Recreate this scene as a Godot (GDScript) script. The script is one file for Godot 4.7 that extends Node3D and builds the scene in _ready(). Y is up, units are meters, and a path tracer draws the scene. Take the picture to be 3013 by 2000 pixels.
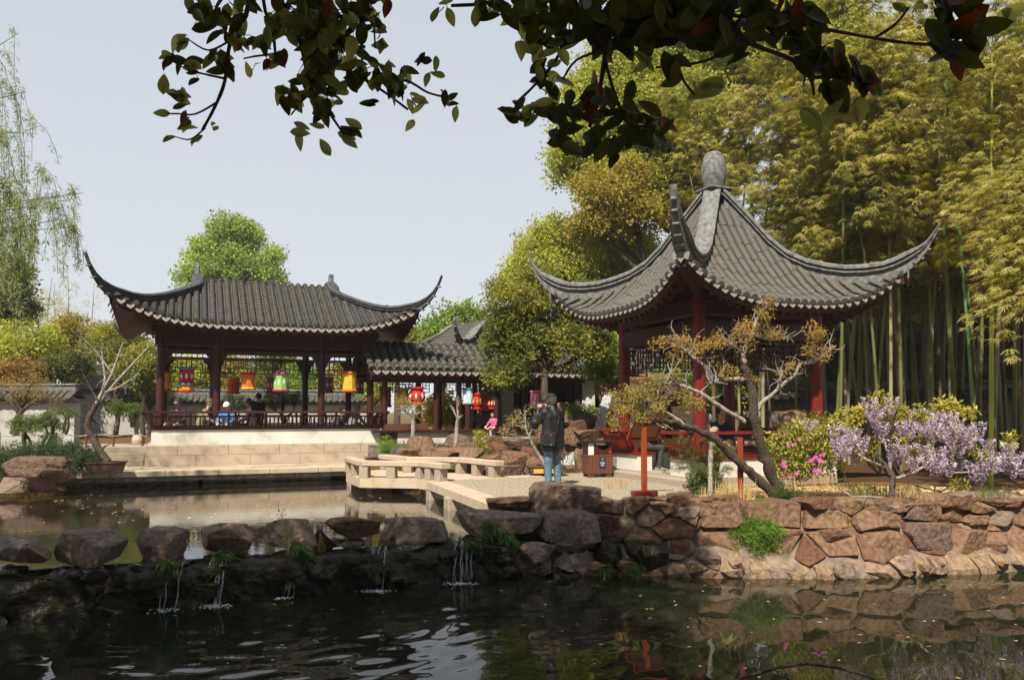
extends Node3D
# A garden of ponds, pavilions and rockeries seen across a weir of stepping stones. y is up, units are metres.

var rng := RandomNumberGenerator.new()
var taken := {}
var M := {}
var T := {}
const WATER := 0.5
const PAVED := 0.86


func rnd(a: float, b: float) -> float:
	return rng.randf_range(a, b)


func any_dir() -> Vector3:
	var y := rnd(-1, 1)
	var a := rnd(0, TAU)
	return Vector3(sqrt(1 - y * y) * cos(a), y, sqrt(1 - y * y) * sin(a))


func lin(r: float, g: float, b: float) -> Color:
	return Color(r, g, b).linear_to_srgb()


# ---- a shape collects triangles, then becomes one mesh
class Shape:
	var v := PackedVector3Array()
	var n := PackedVector3Array()
	var c := PackedColorArray()
	var u := PackedVector2Array()
	var tint := Color.WHITE
	var tinted := false
	var mapped := false

	func put(p: Vector3, m: Vector3) -> void:
		v.append(p)
		n.append(m)
		c.append(tint)

	func tri(a: Vector3, b: Vector3, d: Vector3) -> void:
		var m := (d - a).cross(b - a).normalized()
		put(a, m)
		put(b, m)
		put(d, m)

	func quad(a: Vector3, b: Vector3, d: Vector3, e: Vector3) -> void:
		tri(a, b, d)
		tri(a, d, e)

	func soft(a: Vector3, na: Vector3, b: Vector3, nb: Vector3, d: Vector3, nd: Vector3) -> void:
		var m := (d - a).cross(b - a)
		if m.dot(na + nb + nd) < 0:
			put(a, na)
			put(d, nd)
			put(b, nb)
		else:
			put(a, na)
			put(b, nb)
			put(d, nd)

	func box(o: Vector3, size: Vector3, turn := Basis.IDENTITY, cut := 0.0) -> void:
		var h := size * 0.5
		for ax in 3:
			for sg in [-1.0, 1.0]:
				var w := Vector3.ZERO
				var p := Vector3.ZERO
				var q := Vector3.ZERO
				w[ax] = h[ax] * sg
				p[(ax + 1) % 3] = h[(ax + 1) % 3] - cut
				q[(ax + 2) % 3] = (h[(ax + 2) % 3] - cut) * sg
				quad(o + turn * (w - p - q), o + turn * (w - p + q), o + turn * (w + p + q), o + turn * (w + p - q))
		if cut <= 0:
			return
		for ax in 3:
			var i := (ax + 1) % 3
			var j := (ax + 2) % 3
			for si in [-1.0, 1.0]:
				for sj in [-1.0, 1.0]:
					var e0 := Vector3.ZERO
					var e1 := Vector3.ZERO
					e0[i] = si * h[i]
					e0[j] = sj * (h[j] - cut)
					e1[i] = si * (h[i] - cut)
					e1[j] = sj * h[j]
					var l := Vector3.ZERO
					l[ax] = h[ax] - cut
					var out := Vector3.ZERO
					out[i] = si
					out[j] = sj
					var a := e0 - l
					var b := e0 + l
					var d := e1 + l
					var e := e1 - l
					if (d - a).cross(b - a).dot(out) < 0:
						quad(o + turn * a, o + turn * e, o + turn * d, o + turn * b)
					else:
						quad(o + turn * a, o + turn * b, o + turn * d, o + turn * e)

	func bar(a: Vector3, b: Vector3, wide: float, high: float, cut := 0.0) -> void:
		var z := (b - a).normalized()
		var x := Vector3.UP.cross(z)
		x = Vector3.RIGHT if x.length() < 0.001 else x.normalized()
		box((a + b) * 0.5, Vector3(wide, high, a.distance_to(b)), Basis(x, z.cross(x), z), cut)

	func tube(pts: Array, radii: Array, sides := 6, capped := true) -> void:
		var side := Vector3.ZERO
		var rings := []
		for i in pts.size():
			var t: Vector3 = (pts[mini(i + 1, pts.size() - 1)] - pts[maxi(i - 1, 0)]).normalized()
			if side == Vector3.ZERO:
				side = t.cross(Vector3.UP if absf(t.y) < 0.9 else Vector3.RIGHT).normalized()
			side = (side - t * side.dot(t)).normalized()
			var up := t.cross(side)
			var ring := PackedVector3Array()
			for k in sides + 1:
				var a := TAU * k / sides
				ring.append(side * cos(a) + up * sin(a))
			rings.append(ring)
		for i in pts.size() - 1:
			for k in sides:
				var n0: Vector3 = rings[i][k]
				var n1: Vector3 = rings[i][k + 1]
				var n2: Vector3 = rings[i + 1][k]
				var n3: Vector3 = rings[i + 1][k + 1]
				var p0: Vector3 = pts[i] + n0 * radii[i]
				var p1: Vector3 = pts[i] + n1 * radii[i]
				var p2: Vector3 = pts[i + 1] + n2 * radii[i + 1]
				var p3: Vector3 = pts[i + 1] + n3 * radii[i + 1]
				soft(p0, n0, p1, n1, p2, n2)
				soft(p1, n1, p3, n3, p2, n2)
		if capped:
			for e in [0, pts.size() - 1]:
				var t: Vector3 = pts[e] - pts[1 if e == 0 else e - 1]
				for k in sides:
					var a: Vector3 = pts[e] + rings[e][k] * radii[e]
					var b: Vector3 = pts[e] + rings[e][k + 1] * radii[e]
					if (b - pts[e]).cross(a - pts[e]).dot(t) > 0:
						tri(pts[e], a, b)
					else:
						tri(pts[e], b, a)

	func lathe(o: Vector3, profile: Array, sides := 16, turn := 0.0, flat := false) -> void:
		for i in profile.size() - 1:
			var p: Vector2 = profile[i]
			var q: Vector2 = profile[i + 1]
			var d := q - p
			for k in sides:
				var a := TAU * k / sides + turn
				var b := TAU * (k + 1) / sides + turn
				var da := Vector3(cos(a), 0, sin(a))
				var db := Vector3(cos(b), 0, sin(b))
				var na := (da * d.y - Vector3.UP * d.x).normalized()
				var nb := (db * d.y - Vector3.UP * d.x).normalized()
				if flat:
					na = (na + nb).normalized()
					nb = na
				var p0 := o + da * p.x + Vector3.UP * p.y
				var p1 := o + db * p.x + Vector3.UP * p.y
				var p2 := o + da * q.x + Vector3.UP * q.y
				var p3 := o + db * q.x + Vector3.UP * q.y
				if p.x > 0.0001:
					soft(p0, na, p1, nb, p2, na)
				if q.x > 0.0001:
					soft(p1, nb, p3, nb, p2, na)

	# rows of points, smooth; the first normal is turned towards OUT
	func grid(rows: Array, out := Vector3.UP) -> void:
		var w: int = rows[0].size()
		var h := rows.size()
		var nn := []
		for i in h:
			var line := PackedVector3Array()
			for j in w:
				var du: Vector3 = rows[i][mini(j + 1, w - 1)] - rows[i][maxi(j - 1, 0)]
				var dv: Vector3 = rows[mini(i + 1, h - 1)][j] - rows[maxi(i - 1, 0)][j]
				var m := du.cross(dv).normalized()
				line.append(m if m.dot(out) >= 0 else -m)
			nn.append(line)
		for i in h - 1:
			for j in w - 1:
				soft(rows[i][j], nn[i][j], rows[i][j + 1], nn[i][j + 1], rows[i + 1][j], nn[i + 1][j])
				soft(rows[i][j + 1], nn[i][j + 1], rows[i + 1][j + 1], nn[i + 1][j + 1], rows[i + 1][j], nn[i + 1][j])

	# a closed outline (x, y) swept along frames; size scales it at each frame
	func sweep(outline: Array, path: Array, across: Array, sizes: Array, up := Vector3.UP) -> void:
		var rings := []
		for i in path.size():
			var ring := PackedVector3Array()
			for p in outline:
				ring.append(path[i] + across[i] * (p.x * sizes[i].x) + up * (p.y * sizes[i].y))
			rings.append(ring)
		var m := outline.size()
		for i in path.size() - 1:
			for k in m:
				var a: Vector3 = rings[i][k]
				var b: Vector3 = rings[i][(k + 1) % m]
				var d: Vector3 = rings[i + 1][(k + 1) % m]
				var e: Vector3 = rings[i + 1][k]
				quad(a, b, d, e)
		for e in [0, path.size() - 1]:
			var mid := Vector3.ZERO
			for p in rings[e]:
				mid += p / m
			for k in m:
				if e == 0:
					tri(mid, rings[e][(k + 1) % m], rings[e][k])
				else:
					tri(mid, rings[e][k], rings[e][(k + 1) % m])

	# a plate: outline in the plane of X and Y axes, with thickness along their normal
	func plate(o: Vector3, x: Vector3, y: Vector3, outline: Array, thick: float) -> void:
		var z := x.cross(y).normalized() * thick * 0.5
		var pts := PackedVector2Array(outline)
		if Geometry2D.is_polygon_clockwise(pts):
			pts.reverse()
		var f := Geometry2D.triangulate_polygon(pts)
		for k in range(0, f.size(), 3):
			var a := o + x * pts[f[k]].x + y * pts[f[k]].y
			var b := o + x * pts[f[k + 1]].x + y * pts[f[k + 1]].y
			var d := o + x * pts[f[k + 2]].x + y * pts[f[k + 2]].y
			if (d - a).cross(b - a).dot(z) < 0:
				var s := b
				b = d
				d = s
			tri(a + z, b + z, d + z)
			tri(a - z, d - z, b - z)
		for k in pts.size():
			var a := o + x * pts[k].x + y * pts[k].y
			var b := o + x * pts[(k + 1) % pts.size()].x + y * pts[(k + 1) % pts.size()].y
			quad(a - z, a + z, b + z, b - z)

	func add(s: Shape, t: Transform3D) -> void:
		for i in s.v.size():
			v.append(t * s.v[i])
			n.append((t.basis * s.n[i]).normalized())
			c.append(s.c[i] if s.tinted else tint)

	func mesh() -> ArrayMesh:
		var arrays := []
		arrays.resize(Mesh.ARRAY_MAX)
		arrays[Mesh.ARRAY_VERTEX] = v
		arrays[Mesh.ARRAY_NORMAL] = n
		if tinted:
			arrays[Mesh.ARRAY_COLOR] = c
		if mapped:
			arrays[Mesh.ARRAY_TEX_UV] = u
		var m := ArrayMesh.new()
		m.add_surface_from_arrays(Mesh.PRIMITIVE_TRIANGLES, arrays)
		return m


# ---- naming, tagging, adding
func numbered(called: String, parent: Node) -> String:
	var key := "%d %s" % [parent.get_instance_id(), called]
	var k: int = taken.get(key, 0)
	taken[key] = k + 1
	return called if k == 0 else "%s_%03d" % [called, k]


func obj(called: String, shape, material: Material, parent: Node3D = self, at := Transform3D.IDENTITY) -> MeshInstance3D:
	var o := MeshInstance3D.new()
	o.name = numbered(called, parent)
	o.mesh = shape.mesh() if shape is Shape else shape
	o.material_override = material
	o.transform = at
	parent.add_child(o, true)
	return o


func tag(o: Node3D, label: String, category := "", group := "") -> Node3D:
	o.set_meta("label", label)
	if category:
		o.set_meta("category", category)
	if group:
		o.set_meta("group", group)
	return o


func thing(called: String, label: String, category: String, at := Vector3.ZERO, turn := 0.0, group := "") -> Node3D:
	var o := Node3D.new()
	o.name = numbered(called, self)
	o.position = at
	o.rotation.y = turn
	add_child(o, true)
	tag(o, label, category, group)
	return o


func struct(called: String, shape, material: Material) -> MeshInstance3D:
	var o := obj(called, shape, material)
	o.set_meta("kind", "structure")
	return o


func many(called: String, mesh: Mesh, material: Material, where: Array, colors: Array, parent: Node3D = self) -> MultiMeshInstance3D:
	var mm := MultiMesh.new()
	mm.transform_format = MultiMesh.TRANSFORM_3D
	mm.use_colors = colors.size() > 0
	mm.mesh = mesh
	mm.instance_count = where.size()
	for i in where.size():
		mm.set_instance_transform(i, where[i])
		if colors.size() > 0:
			mm.set_instance_color(i, colors[i])
	var o := MultiMeshInstance3D.new()
	o.name = numbered(called, parent)
	o.multimesh = mm
	o.material_override = material
	o.set_meta("kind", "stuff")
	parent.add_child(o, true)
	return o


# ---- materials
func noise_tex(freq: float, octaves: int, stops: Array, kind := FastNoiseLite.TYPE_SIMPLEX_SMOOTH, normal := 0.0, side := 512) -> NoiseTexture2D:
	var f := FastNoiseLite.new()
	f.seed = 7 + T.size()
	f.noise_type = kind
	f.frequency = freq
	f.fractal_octaves = octaves
	if kind == FastNoiseLite.TYPE_CELLULAR:
		f.cellular_return_type = FastNoiseLite.RETURN_DISTANCE2_SUB
		f.fractal_type = FastNoiseLite.FRACTAL_NONE
	var t := NoiseTexture2D.new()
	t.width = side
	t.height = side
	t.seamless = true
	t.noise = f
	if normal > 0:
		t.as_normal_map = true
		t.bump_strength = normal
	elif stops.size():
		var g := Gradient.new()
		var offs := PackedFloat32Array()
		var cols := PackedColorArray()
		for s in stops:
			offs.append(s[0])
			cols.append(s[1] if s[1] is Color else Color(s[1], s[1], s[1]))
		g.offsets = offs
		g.colors = cols
		t.color_ramp = g
	return t


func mat(called: String, color: Color, rough: float, tex: String = "", scale := Vector3.ONE, bump: String = "", relief := 0.0, world := true) -> StandardMaterial3D:
	var m := StandardMaterial3D.new()
	m.resource_name = called
	m.albedo_color = color
	m.roughness = rough
	m.metallic_specular = 0.4
	m.vertex_color_use_as_albedo = true
	if tex:
		m.albedo_texture = T[tex]
	if bump:
		m.heightmap_enabled = true
		m.heightmap_texture = T[bump]
		m.heightmap_scale = relief
	if tex or bump:
		m.uv1_triplanar = true
		m.uv1_world_triplanar = world
		m.uv1_scale = scale
		m.uv1_triplanar_sharpness = 4.0
	M[called] = m
	return m


func leaf_mat(called: String, color: Color, glow: float, rough := 0.55) -> StandardMaterial3D:
	var m := mat(called, color, rough)
	m.backlight_enabled = true
	m.backlight = Color(glow, glow, glow * 0.5)
	m.metallic_specular = 0.35
	return m


func materials() -> void:
	T.mottle = noise_tex(0.012, 6, [[0.0, 0.5], [0.45, 0.78], [1.0, 1.0]])
	T.grain = noise_tex(0.05, 4, [[0.0, 0.66], [0.5, 0.86], [1.0, 1.0]])
	T.bumps = noise_tex(0.018, 6, [[0.0, 0.0], [1.0, 1.0]])
	T.crag = noise_tex(0.035, 6, [[0.0, 0.0], [1.0, 1.0]])
	T.fine = noise_tex(0.08, 4, [[0.0, 0.0], [1.0, 1.0]])
	T.pebble = noise_tex(0.06, 1, [[0.0, 0.35], [0.3, 0.8], [1.0, 1.0]], FastNoiseLite.TYPE_CELLULAR)
	T.rock = noise_tex(0.026, 6, [[0.0, Color(0.58, 0.52, 0.48)], [0.4, Color(0.80, 0.74, 0.68)], [0.6, Color(0.88, 0.81, 0.73)], [0.8, Color(0.94, 0.9, 0.85)], [1.0, Color(1, 0.98, 0.95)]])
	T.tile = noise_tex(0.045, 5, [[0.0, Color(0.42, 0.42, 0.41)], [0.4, Color(0.76, 0.75, 0.74)], [0.7, Color(0.9, 0.88, 0.84)], [1.0, Color(1, 1, 1)]])
	T.stain = noise_tex(0.008, 5, [[0.0, Color(0.80, 0.78, 0.74)], [0.35, Color(0.95, 0.94, 0.92)], [1.0, Color(1, 1, 1)]])
	T.moss = noise_tex(0.014, 6, [[0.0, Color(0.14, 0.10, 0.07)], [0.42, Color(0.22, 0.17, 0.11)], [0.55, Color(0.24, 0.22, 0.09)], [0.75, Color(0.25, 0.28, 0.09)], [1.0, Color(0.40, 0.37, 0.26)]])
	T.ripple = noise_tex(0.02, 4, [], FastNoiseLite.TYPE_SIMPLEX_SMOOTH, 6.0)
	T.soil = noise_tex(0.03, 5, [[0.0, Color(0.35, 0.28, 0.2)], [0.5, Color(0.7, 0.58, 0.42)], [1.0, Color(1, 0.9, 0.7)]])
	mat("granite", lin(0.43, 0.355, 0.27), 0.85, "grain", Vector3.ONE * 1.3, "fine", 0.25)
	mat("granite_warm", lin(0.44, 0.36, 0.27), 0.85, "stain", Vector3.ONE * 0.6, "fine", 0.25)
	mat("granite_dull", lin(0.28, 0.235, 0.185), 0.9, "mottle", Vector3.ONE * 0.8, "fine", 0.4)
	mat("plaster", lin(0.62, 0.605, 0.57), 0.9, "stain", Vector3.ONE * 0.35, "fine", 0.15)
	mat("plaster_shaded", lin(0.37, 0.37, 0.355), 0.9, "stain", Vector3.ONE * 0.4)  # white plaster greyed so that its colour carries the walls' shade
	mat("tile_grey", lin(0.105, 0.099, 0.09), 0.8, "tile", Vector3.ONE * 1.6, "fine", 0.4)
	mat("tile_light", lin(0.145, 0.139, 0.128), 0.8, "tile", Vector3.ONE * 1.6, "fine", 0.4)
	mat("tile_far", lin(0.105, 0.099, 0.09), 0.8, "tile", Vector3.ONE * 1.6, "fine", 0.4)
	mat("tile_worn", lin(0.128, 0.118, 0.103), 0.85, "mottle", Vector3.ONE * 2.3, "fine", 0.5)
	mat("tile_cool", lin(0.09, 0.09, 0.09), 0.75, "tile", Vector3.ONE * 1.1, "fine", 0.4)
	mat("tile_buff", lin(0.165, 0.152, 0.13), 0.85, "mottle", Vector3.ONE * 2.3, "fine", 0.5)
	mat("tile_pale", lin(0.33, 0.315, 0.295), 0.8, "tile", Vector3.ONE * 2.0, "fine", 0.3)
	mat("ridge_grey", lin(0.225, 0.222, 0.218), 0.75, "mottle", Vector3.ONE * 1.1, "fine", 0.3)
	mat("ridge_dark", lin(0.075, 0.078, 0.085), 0.75, "mottle", Vector3.ONE * 1.1, "fine", 0.3)
	mat("wood_maroon", lin(0.068, 0.02, 0.017), 0.42, "grain", Vector3(5, 0.7, 5))
	mat("wood_red", lin(0.20, 0.019, 0.013), 0.38, "grain", Vector3(5, 0.7, 5))
	mat("wood_orange", lin(0.36, 0.06, 0.022), 0.4, "grain", Vector3(5, 0.9, 5))
	mat("wood_brown", lin(0.16, 0.062, 0.036), 0.5, "grain", Vector3(7, 0.7, 7))
	mat("wood_black", lin(0.02, 0.014, 0.012), 0.6, "grain", Vector3(6, 0.8, 6))
	mat("pebbles", lin(0.74, 0.62, 0.43), 0.85, "pebble", Vector3.ONE * 1.1, "pebble", 1.2)
	for r in [["rock_brown", 0.235, 0.155, 0.108], ["rock_red", 0.20, 0.112, 0.08], ["rock_tan", 0.29, 0.205, 0.14], ["rock_grey", 0.29, 0.25, 0.235], ["rock_dark", 0.21, 0.165, 0.145], ["rock_pale", 0.37, 0.295, 0.22]]:
		var m := mat(r[0], lin(r[1] * 0.82, r[2] * 0.82, r[3] * 0.82), 0.82, "rock", Vector3.ONE * 0.7, "crag", 1.6)
		m.metallic_specular = 0.35
	mat("mortar", lin(0.27, 0.205, 0.15), 0.9, "mottle", Vector3.ONE * 0.9, "bumps", 2.5)
	var ms := mat("mossy", Color(0.68, 0.65, 0.59), 0.5, "moss", Vector3.ONE * 0.7, "bumps", 4.0)
	ms.metallic_specular = 0.4
	mat("wet_stone", lin(0.06, 0.048, 0.04), 0.25, "mottle", Vector3.ONE * 0.8, "bumps", 1.5)
	mat("soil", lin(0.42, 0.29, 0.16), 0.95, "soil", Vector3.ONE * 0.7, "fine", 1.2)
	mat("bed_mud", lin(0.10, 0.085, 0.04), 0.9, "mottle", Vector3.ONE * 0.5)
	mat("bark", lin(0.13, 0.095, 0.07), 0.9, "mottle", Vector3(3, 1, 3), "bumps", 1.5)
	mat("bark_pale", lin(0.47, 0.41, 0.34), 0.85, "mottle", Vector3(3, 2, 3), "fine", 0.8)
	mat("bark_white", lin(0.46, 0.42, 0.36), 0.8, "mottle", Vector3(3, 2, 3))
	mat("bark_mossy", lin(0.115, 0.085, 0.055), 0.9, "mottle", Vector3(4, 3, 4), "bumps", 2.0)
	mat("bark_twig", lin(0.04, 0.032, 0.024), 0.8)
	mat("plain", Color.WHITE, 0.6)
	mat("cloth", Color.WHITE, 0.85, "", Vector3.ONE * 1.3, "bumps", 1.6, false)
	var pl := mat("vinyl", Color.WHITE, 0.3)
	pl.backlight_enabled = true
	pl.backlight = Color(0.5, 0.5, 0.5)
	leaf_mat("leaf", Color.WHITE, 0.95)
	leaf_mat("leaf_thin", Color.WHITE, 0.6)
	leaf_mat("leaf_mid", lin(0.075, 0.1, 0.024), 0.62, 0.4)  # mid green, the leaf's own colour
	leaf_mat("leaf_deep", lin(0.052, 0.082, 0.024), 0.62, 0.4)
	leaf_mat("leaf_red", lin(0.125, 0.05, 0.03), 0.8, 0.4)
	leaf_mat("leaf_brown", lin(0.115, 0.078, 0.028), 0.9, 0.4)
	leaf_mat("petal", Color.WHITE, 0.8)
	var w := mat("pond_water", lin(0.03, 0.027, 0.011), 0.02)
	w.transparency = BaseMaterial3D.TRANSPARENCY_ALPHA
	w.albedo_color.a = 0.35
	w.metallic_specular = 0.5
	w.normal_enabled = true
	w.normal_texture = T.ripple
	w.normal_scale = 0.032
	w.uv1_triplanar = true
	w.uv1_world_triplanar = true
	w.uv1_scale = Vector3(0.22, 0.22, 0.5)
	var w2 := mat("deep_water", lin(0.011, 0.014, 0.007), 0.02)
	w2.transparency = BaseMaterial3D.TRANSPARENCY_ALPHA
	w2.albedo_color.a = 0.72
	w2.metallic_specular = 0.46
	var f := mat("falling_water", lin(0.34, 0.37, 0.39), 0.1)
	f.transparency = BaseMaterial3D.TRANSPARENCY_ALPHA
	f.albedo_color.a = 0.16
	var sw := mat("strand_water", lin(0.42, 0.45, 0.47), 0.12)
	sw.transparency = BaseMaterial3D.TRANSPARENCY_ALPHA
	sw.albedo_color.a = 0.4
	mat("foam", lin(0.52, 0.54, 0.56), 0.3)
	mat("clay", lin(0.14, 0.085, 0.06), 0.6, "grain", Vector3.ONE * 2.0)



func _ready() -> void:
	rng.seed = 20240
	# camera: a phone lens, tilted up a little, the lower edge of its picture cut off
	var cam := Camera3D.new()
	cam.name = "camera"
	cam.position = Vector3(0, 2.25, 0)
	cam.rotation_degrees.x = 2.4
	cam.keep_aspect = Camera3D.KEEP_HEIGHT
	cam.set_frustum(0.05 * 1568.0 / 1854.0, Vector2(0, 0.05 * 88.0 / 1854.0), 0.05, 2000.0)
	add_child(cam)
	cam.current = true
	# hazy spring sky
	var sm := ProceduralSkyMaterial.new()
	sm.sky_top_color = lin(0.295, 0.328, 0.388)
	sm.sky_horizon_color = lin(0.435, 0.46, 0.485)
	sm.sky_curve = 0.36
	sm.ground_bottom_color = lin(0.10, 0.10, 0.08)
	sm.ground_horizon_color = lin(0.5, 0.52, 0.54)
	sm.sun_angle_max = 1.0
	var env := Environment.new()
	env.background_mode = Environment.BG_SKY
	env.sky = Sky.new()
	env.sky.sky_material = sm
	env.tonemap_mode = Environment.TONE_MAPPER_LINEAR
	env.tonemap_exposure = 1.75
	env.sdfgi_enabled = true
	env.ssao_enabled = true
	env.ssil_enabled = true
	env.fog_enabled = true
	env.fog_density = 0.0006
	env.fog_light_color = lin(0.82, 0.86, 0.9)
	var we := WorldEnvironment.new()
	we.name = "world_environment"
	we.environment = env
	add_child(we)
	# sun, behind the camera and to its left
	var sun := DirectionalLight3D.new()
	sun.name = "sun"
	sun.light_energy = 1.6
	sun.light_color = lin(1.0, 0.92, 0.78)
	sun.light_angular_distance = 0.6
	sun.shadow_enabled = true
	sun.sky_mode = DirectionalLight3D.SKY_MODE_LIGHT_ONLY
	add_child(sun)
	sun.look_at_from_position(Vector3(-0.32, 1.16, 0.88), Vector3.ZERO)
	materials()
	terrain()
	waters()
	terrace()
	bridge()
	left_hall()
	right_pavilion()
	corridor()
	far_walls()
	weir()
	bank_wall()
	rockery()
	small_things()
	lanterns()
	foreground_boughs()
	woods()
	added_trees_behind()
	bamboo_grove()
	garden_plants()
	people()


func weir_z(x: float) -> float:
	if x < -0.65:
		return -10.88 - (x + 0.65) * 0.459 if x > -14 else -4.75
	return lerpf(-10.88, -11.25, clampf((x + 0.65) / 2.0, 0, 1)) + 0.25 * smoothstep(1.5, 3.5, x) - 0.5 * smoothstep(4.5, 7.5, x)


var upper_pond := PackedVector2Array([Vector2(-16, -5.0), Vector2(-9, -7.8), Vector2(-0.6, -11.4), Vector2(1.6, -11.9), Vector2(1.2, -15.5), Vector2(1.6, -17.6), Vector2(1.0, -19.5), Vector2(-2.6, -20.5), Vector2(-4.5, -22), Vector2(-9.4, -19.8), Vector2(-10.4, -18.3), Vector2(-16, -16.2)])


func ground_height(x: float, z: float) -> float:
	if x > -16 and x < 18 and z > weir_z(x) - 0.45 and z < -2.6:
		return -0.75
	if Geometry2D.is_point_in_polygon(Vector2(x, z), upper_pond):
		return 0.05
	var h := 0.76
	if x > 2.2:
		h = lerpf(h, 0.9, smoothstep(-12.6, -11.5, z))
	h += 0.45 * smoothstep(-20.0, -23.5, z) * smoothstep(-3.5, -2.5, x)
	h += 0.5 * smoothstep(-26.0, -34.0, z) * smoothstep(-2.5, -3.5, x)
	return h


func terrain() -> void:
	var xs := []
	var zs := []
	for k in [-900.0, -400.0, -180.0, -90.0, -60.0]:
		xs.append(k)
		zs.append(k)
	for i in 170:
		xs.append(-42.5 + i * 0.5)
	for k in [60.0, 90.0, 180.0, 400.0, 900.0]:
		xs.append(k)
	for i in 128:
		zs.append(-58.0 + i * 0.5)
	for k in [12.0, 40.0, 180.0, 600.0]:
		zs.append(k)
	var s := Shape.new()
	s.tinted = true
	var nz := FastNoiseLite.new()
	nz.seed = 3
	nz.frequency = 0.25
	var soil := Color(0.44, 0.30, 0.155)
	var grass := Color(0.16, 0.16, 0.05)
	var litter := Color(0.13, 0.085, 0.045)
	var tone := func(p: Vector3) -> Color:
		var k := 0.5 + 0.5 * nz.get_noise_2d(p.x * 3, p.z * 3)
		if p.y < 0.3:
			return Color(0.055, 0.047, 0.02)
		if p.x > 1.8 and p.z > -17.5:
			return soil.lerp(grass, 0.35 * k)
		if p.x > 6.0:
			return litter
		return grass.lerp(soil, 0.5 * k)
	var pts := []
	for z in zs:
		var line := PackedVector3Array()
		for x in xs:
			line.append(Vector3(x, ground_height(x, z) + 0.05 * nz.get_noise_2d(x * 4, z * 4), z))
		pts.append(line)
	for i in pts.size() - 1:
		for j in xs.size() - 1:
			s.tint = tone.call(pts[i][j])
			s.quad(pts[i + 1][j], pts[i][j], pts[i][j + 1], pts[i + 1][j + 1])
	struct("ground", s, mat("ground", Color.WHITE, 0.95, "soil", Vector3.ONE * 0.8, "fine", 1.5))


var falls := [Vector3(-3.95, 0, -9.22), Vector3(-3.5, 0, -9.42), Vector3(-2.75, 0, -9.82), Vector3(-1.72, 0, -10.22), Vector3(-0.66, 0, -10.66)]


func waters() -> void:
	var s := Shape.new()
	var flat := PackedVector2Array([Vector2(-16, -4.6), Vector2(-9, -7.4), Vector2(-0.6, -11.05), Vector2(1.8, -11.55), Vector2(1.8, -19.5), Vector2(-2.6, -21), Vector2(-4.5, -22.3), Vector2(-9.4, -21), Vector2(-16, -17.2)])
	var f := Geometry2D.triangulate_polygon(flat)
	for k in range(0, f.size(), 3):
		var p := []
		for j in 3:
			p.append(Vector3(flat[f[k + j]].x, WATER, flat[f[k + j]].y))
		if (p[2] - p[0]).cross(p[1] - p[0]).y < 0:
			s.tri(p[0], p[2], p[1])
		else:
			s.tri(p[0], p[1], p[2])
	struct("pond_water", s, M.pond_water)
	# the lower pond: waves spread from where the falls meet it
	var nz := FastNoiseLite.new()
	nz.seed = 11
	nz.frequency = 1.1
	var xs := [-18.0, -14.0, -11.0, -9.0, -7.5, -6.5]
	for i in 200:
		xs.append(-5.8 + i * 0.066)
	xs.append_array([8.0, 9.0, 11.0, 14.0, 18.0])
	var zs := []
	for i in 130:
		zs.append(-11.75 + i * 0.055)
	zs.append_array([-4.4, -4.0, -3.4, -2.4])
	var rows := []
	for z in zs:
		var line := PackedVector3Array()
		for x in xs:
			var y := 0.0
			for i in falls.size():
				var r := Vector2(x - falls[i].x, z - falls[i].z).length()
				var k: float = [15.0, 19.0, 24.0, 17.0, 16.0][i]
				y += 0.0021 * sin(k * r + i * 1.7 + 3.0 * nz.get_noise_2d(x * 0.5, z * 0.5)) * exp(-r * 0.33) * smoothstep(0.0, 0.7, r)
			var calm := 1.0 - 0.75 * smoothstep(0.2, 2.2, x) * (1.0 - smoothstep(-7.4, -6.4, z) * 0.4)
			y += 0.0026 * nz.get_noise_2d(x * 1.2, z * 2.6) * calm + 0.0009 * nz.get_noise_2d(x * 3.4 + 40, z * 6.0) * calm
			line.append(Vector3(x, y, z))
		rows.append(line)
	var g := Shape.new()
	g.grid(rows)
	struct("pond_water", g, M.deep_water)


# a slab of stone lying on the outline (x, z), its top at TOP
func slab(outline: Array, top: float, thick: float) -> Shape:
	var s := Shape.new()
	var pts := PackedVector2Array(outline)
	s.plate(Vector3(0, top - thick * 0.5, 0), Vector3.RIGHT, Vector3.BACK, pts, thick)
	return s


func edge_stones(called: String, a: Vector3, b: Vector3, wide: float, thick: float, count: int, m: Material, parent: Node3D) -> void:
	for i in count:
		var p := a.lerp(b, float(i) / count)
		var q := a.lerp(b, float(i + 1) / count)
		var d := (q - p).normalized()
		var s := Shape.new()
		s.bar(p + d * 0.004, q - d * 0.004, wide, thick, 0.012)
		obj(called, s, m, parent)


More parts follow.
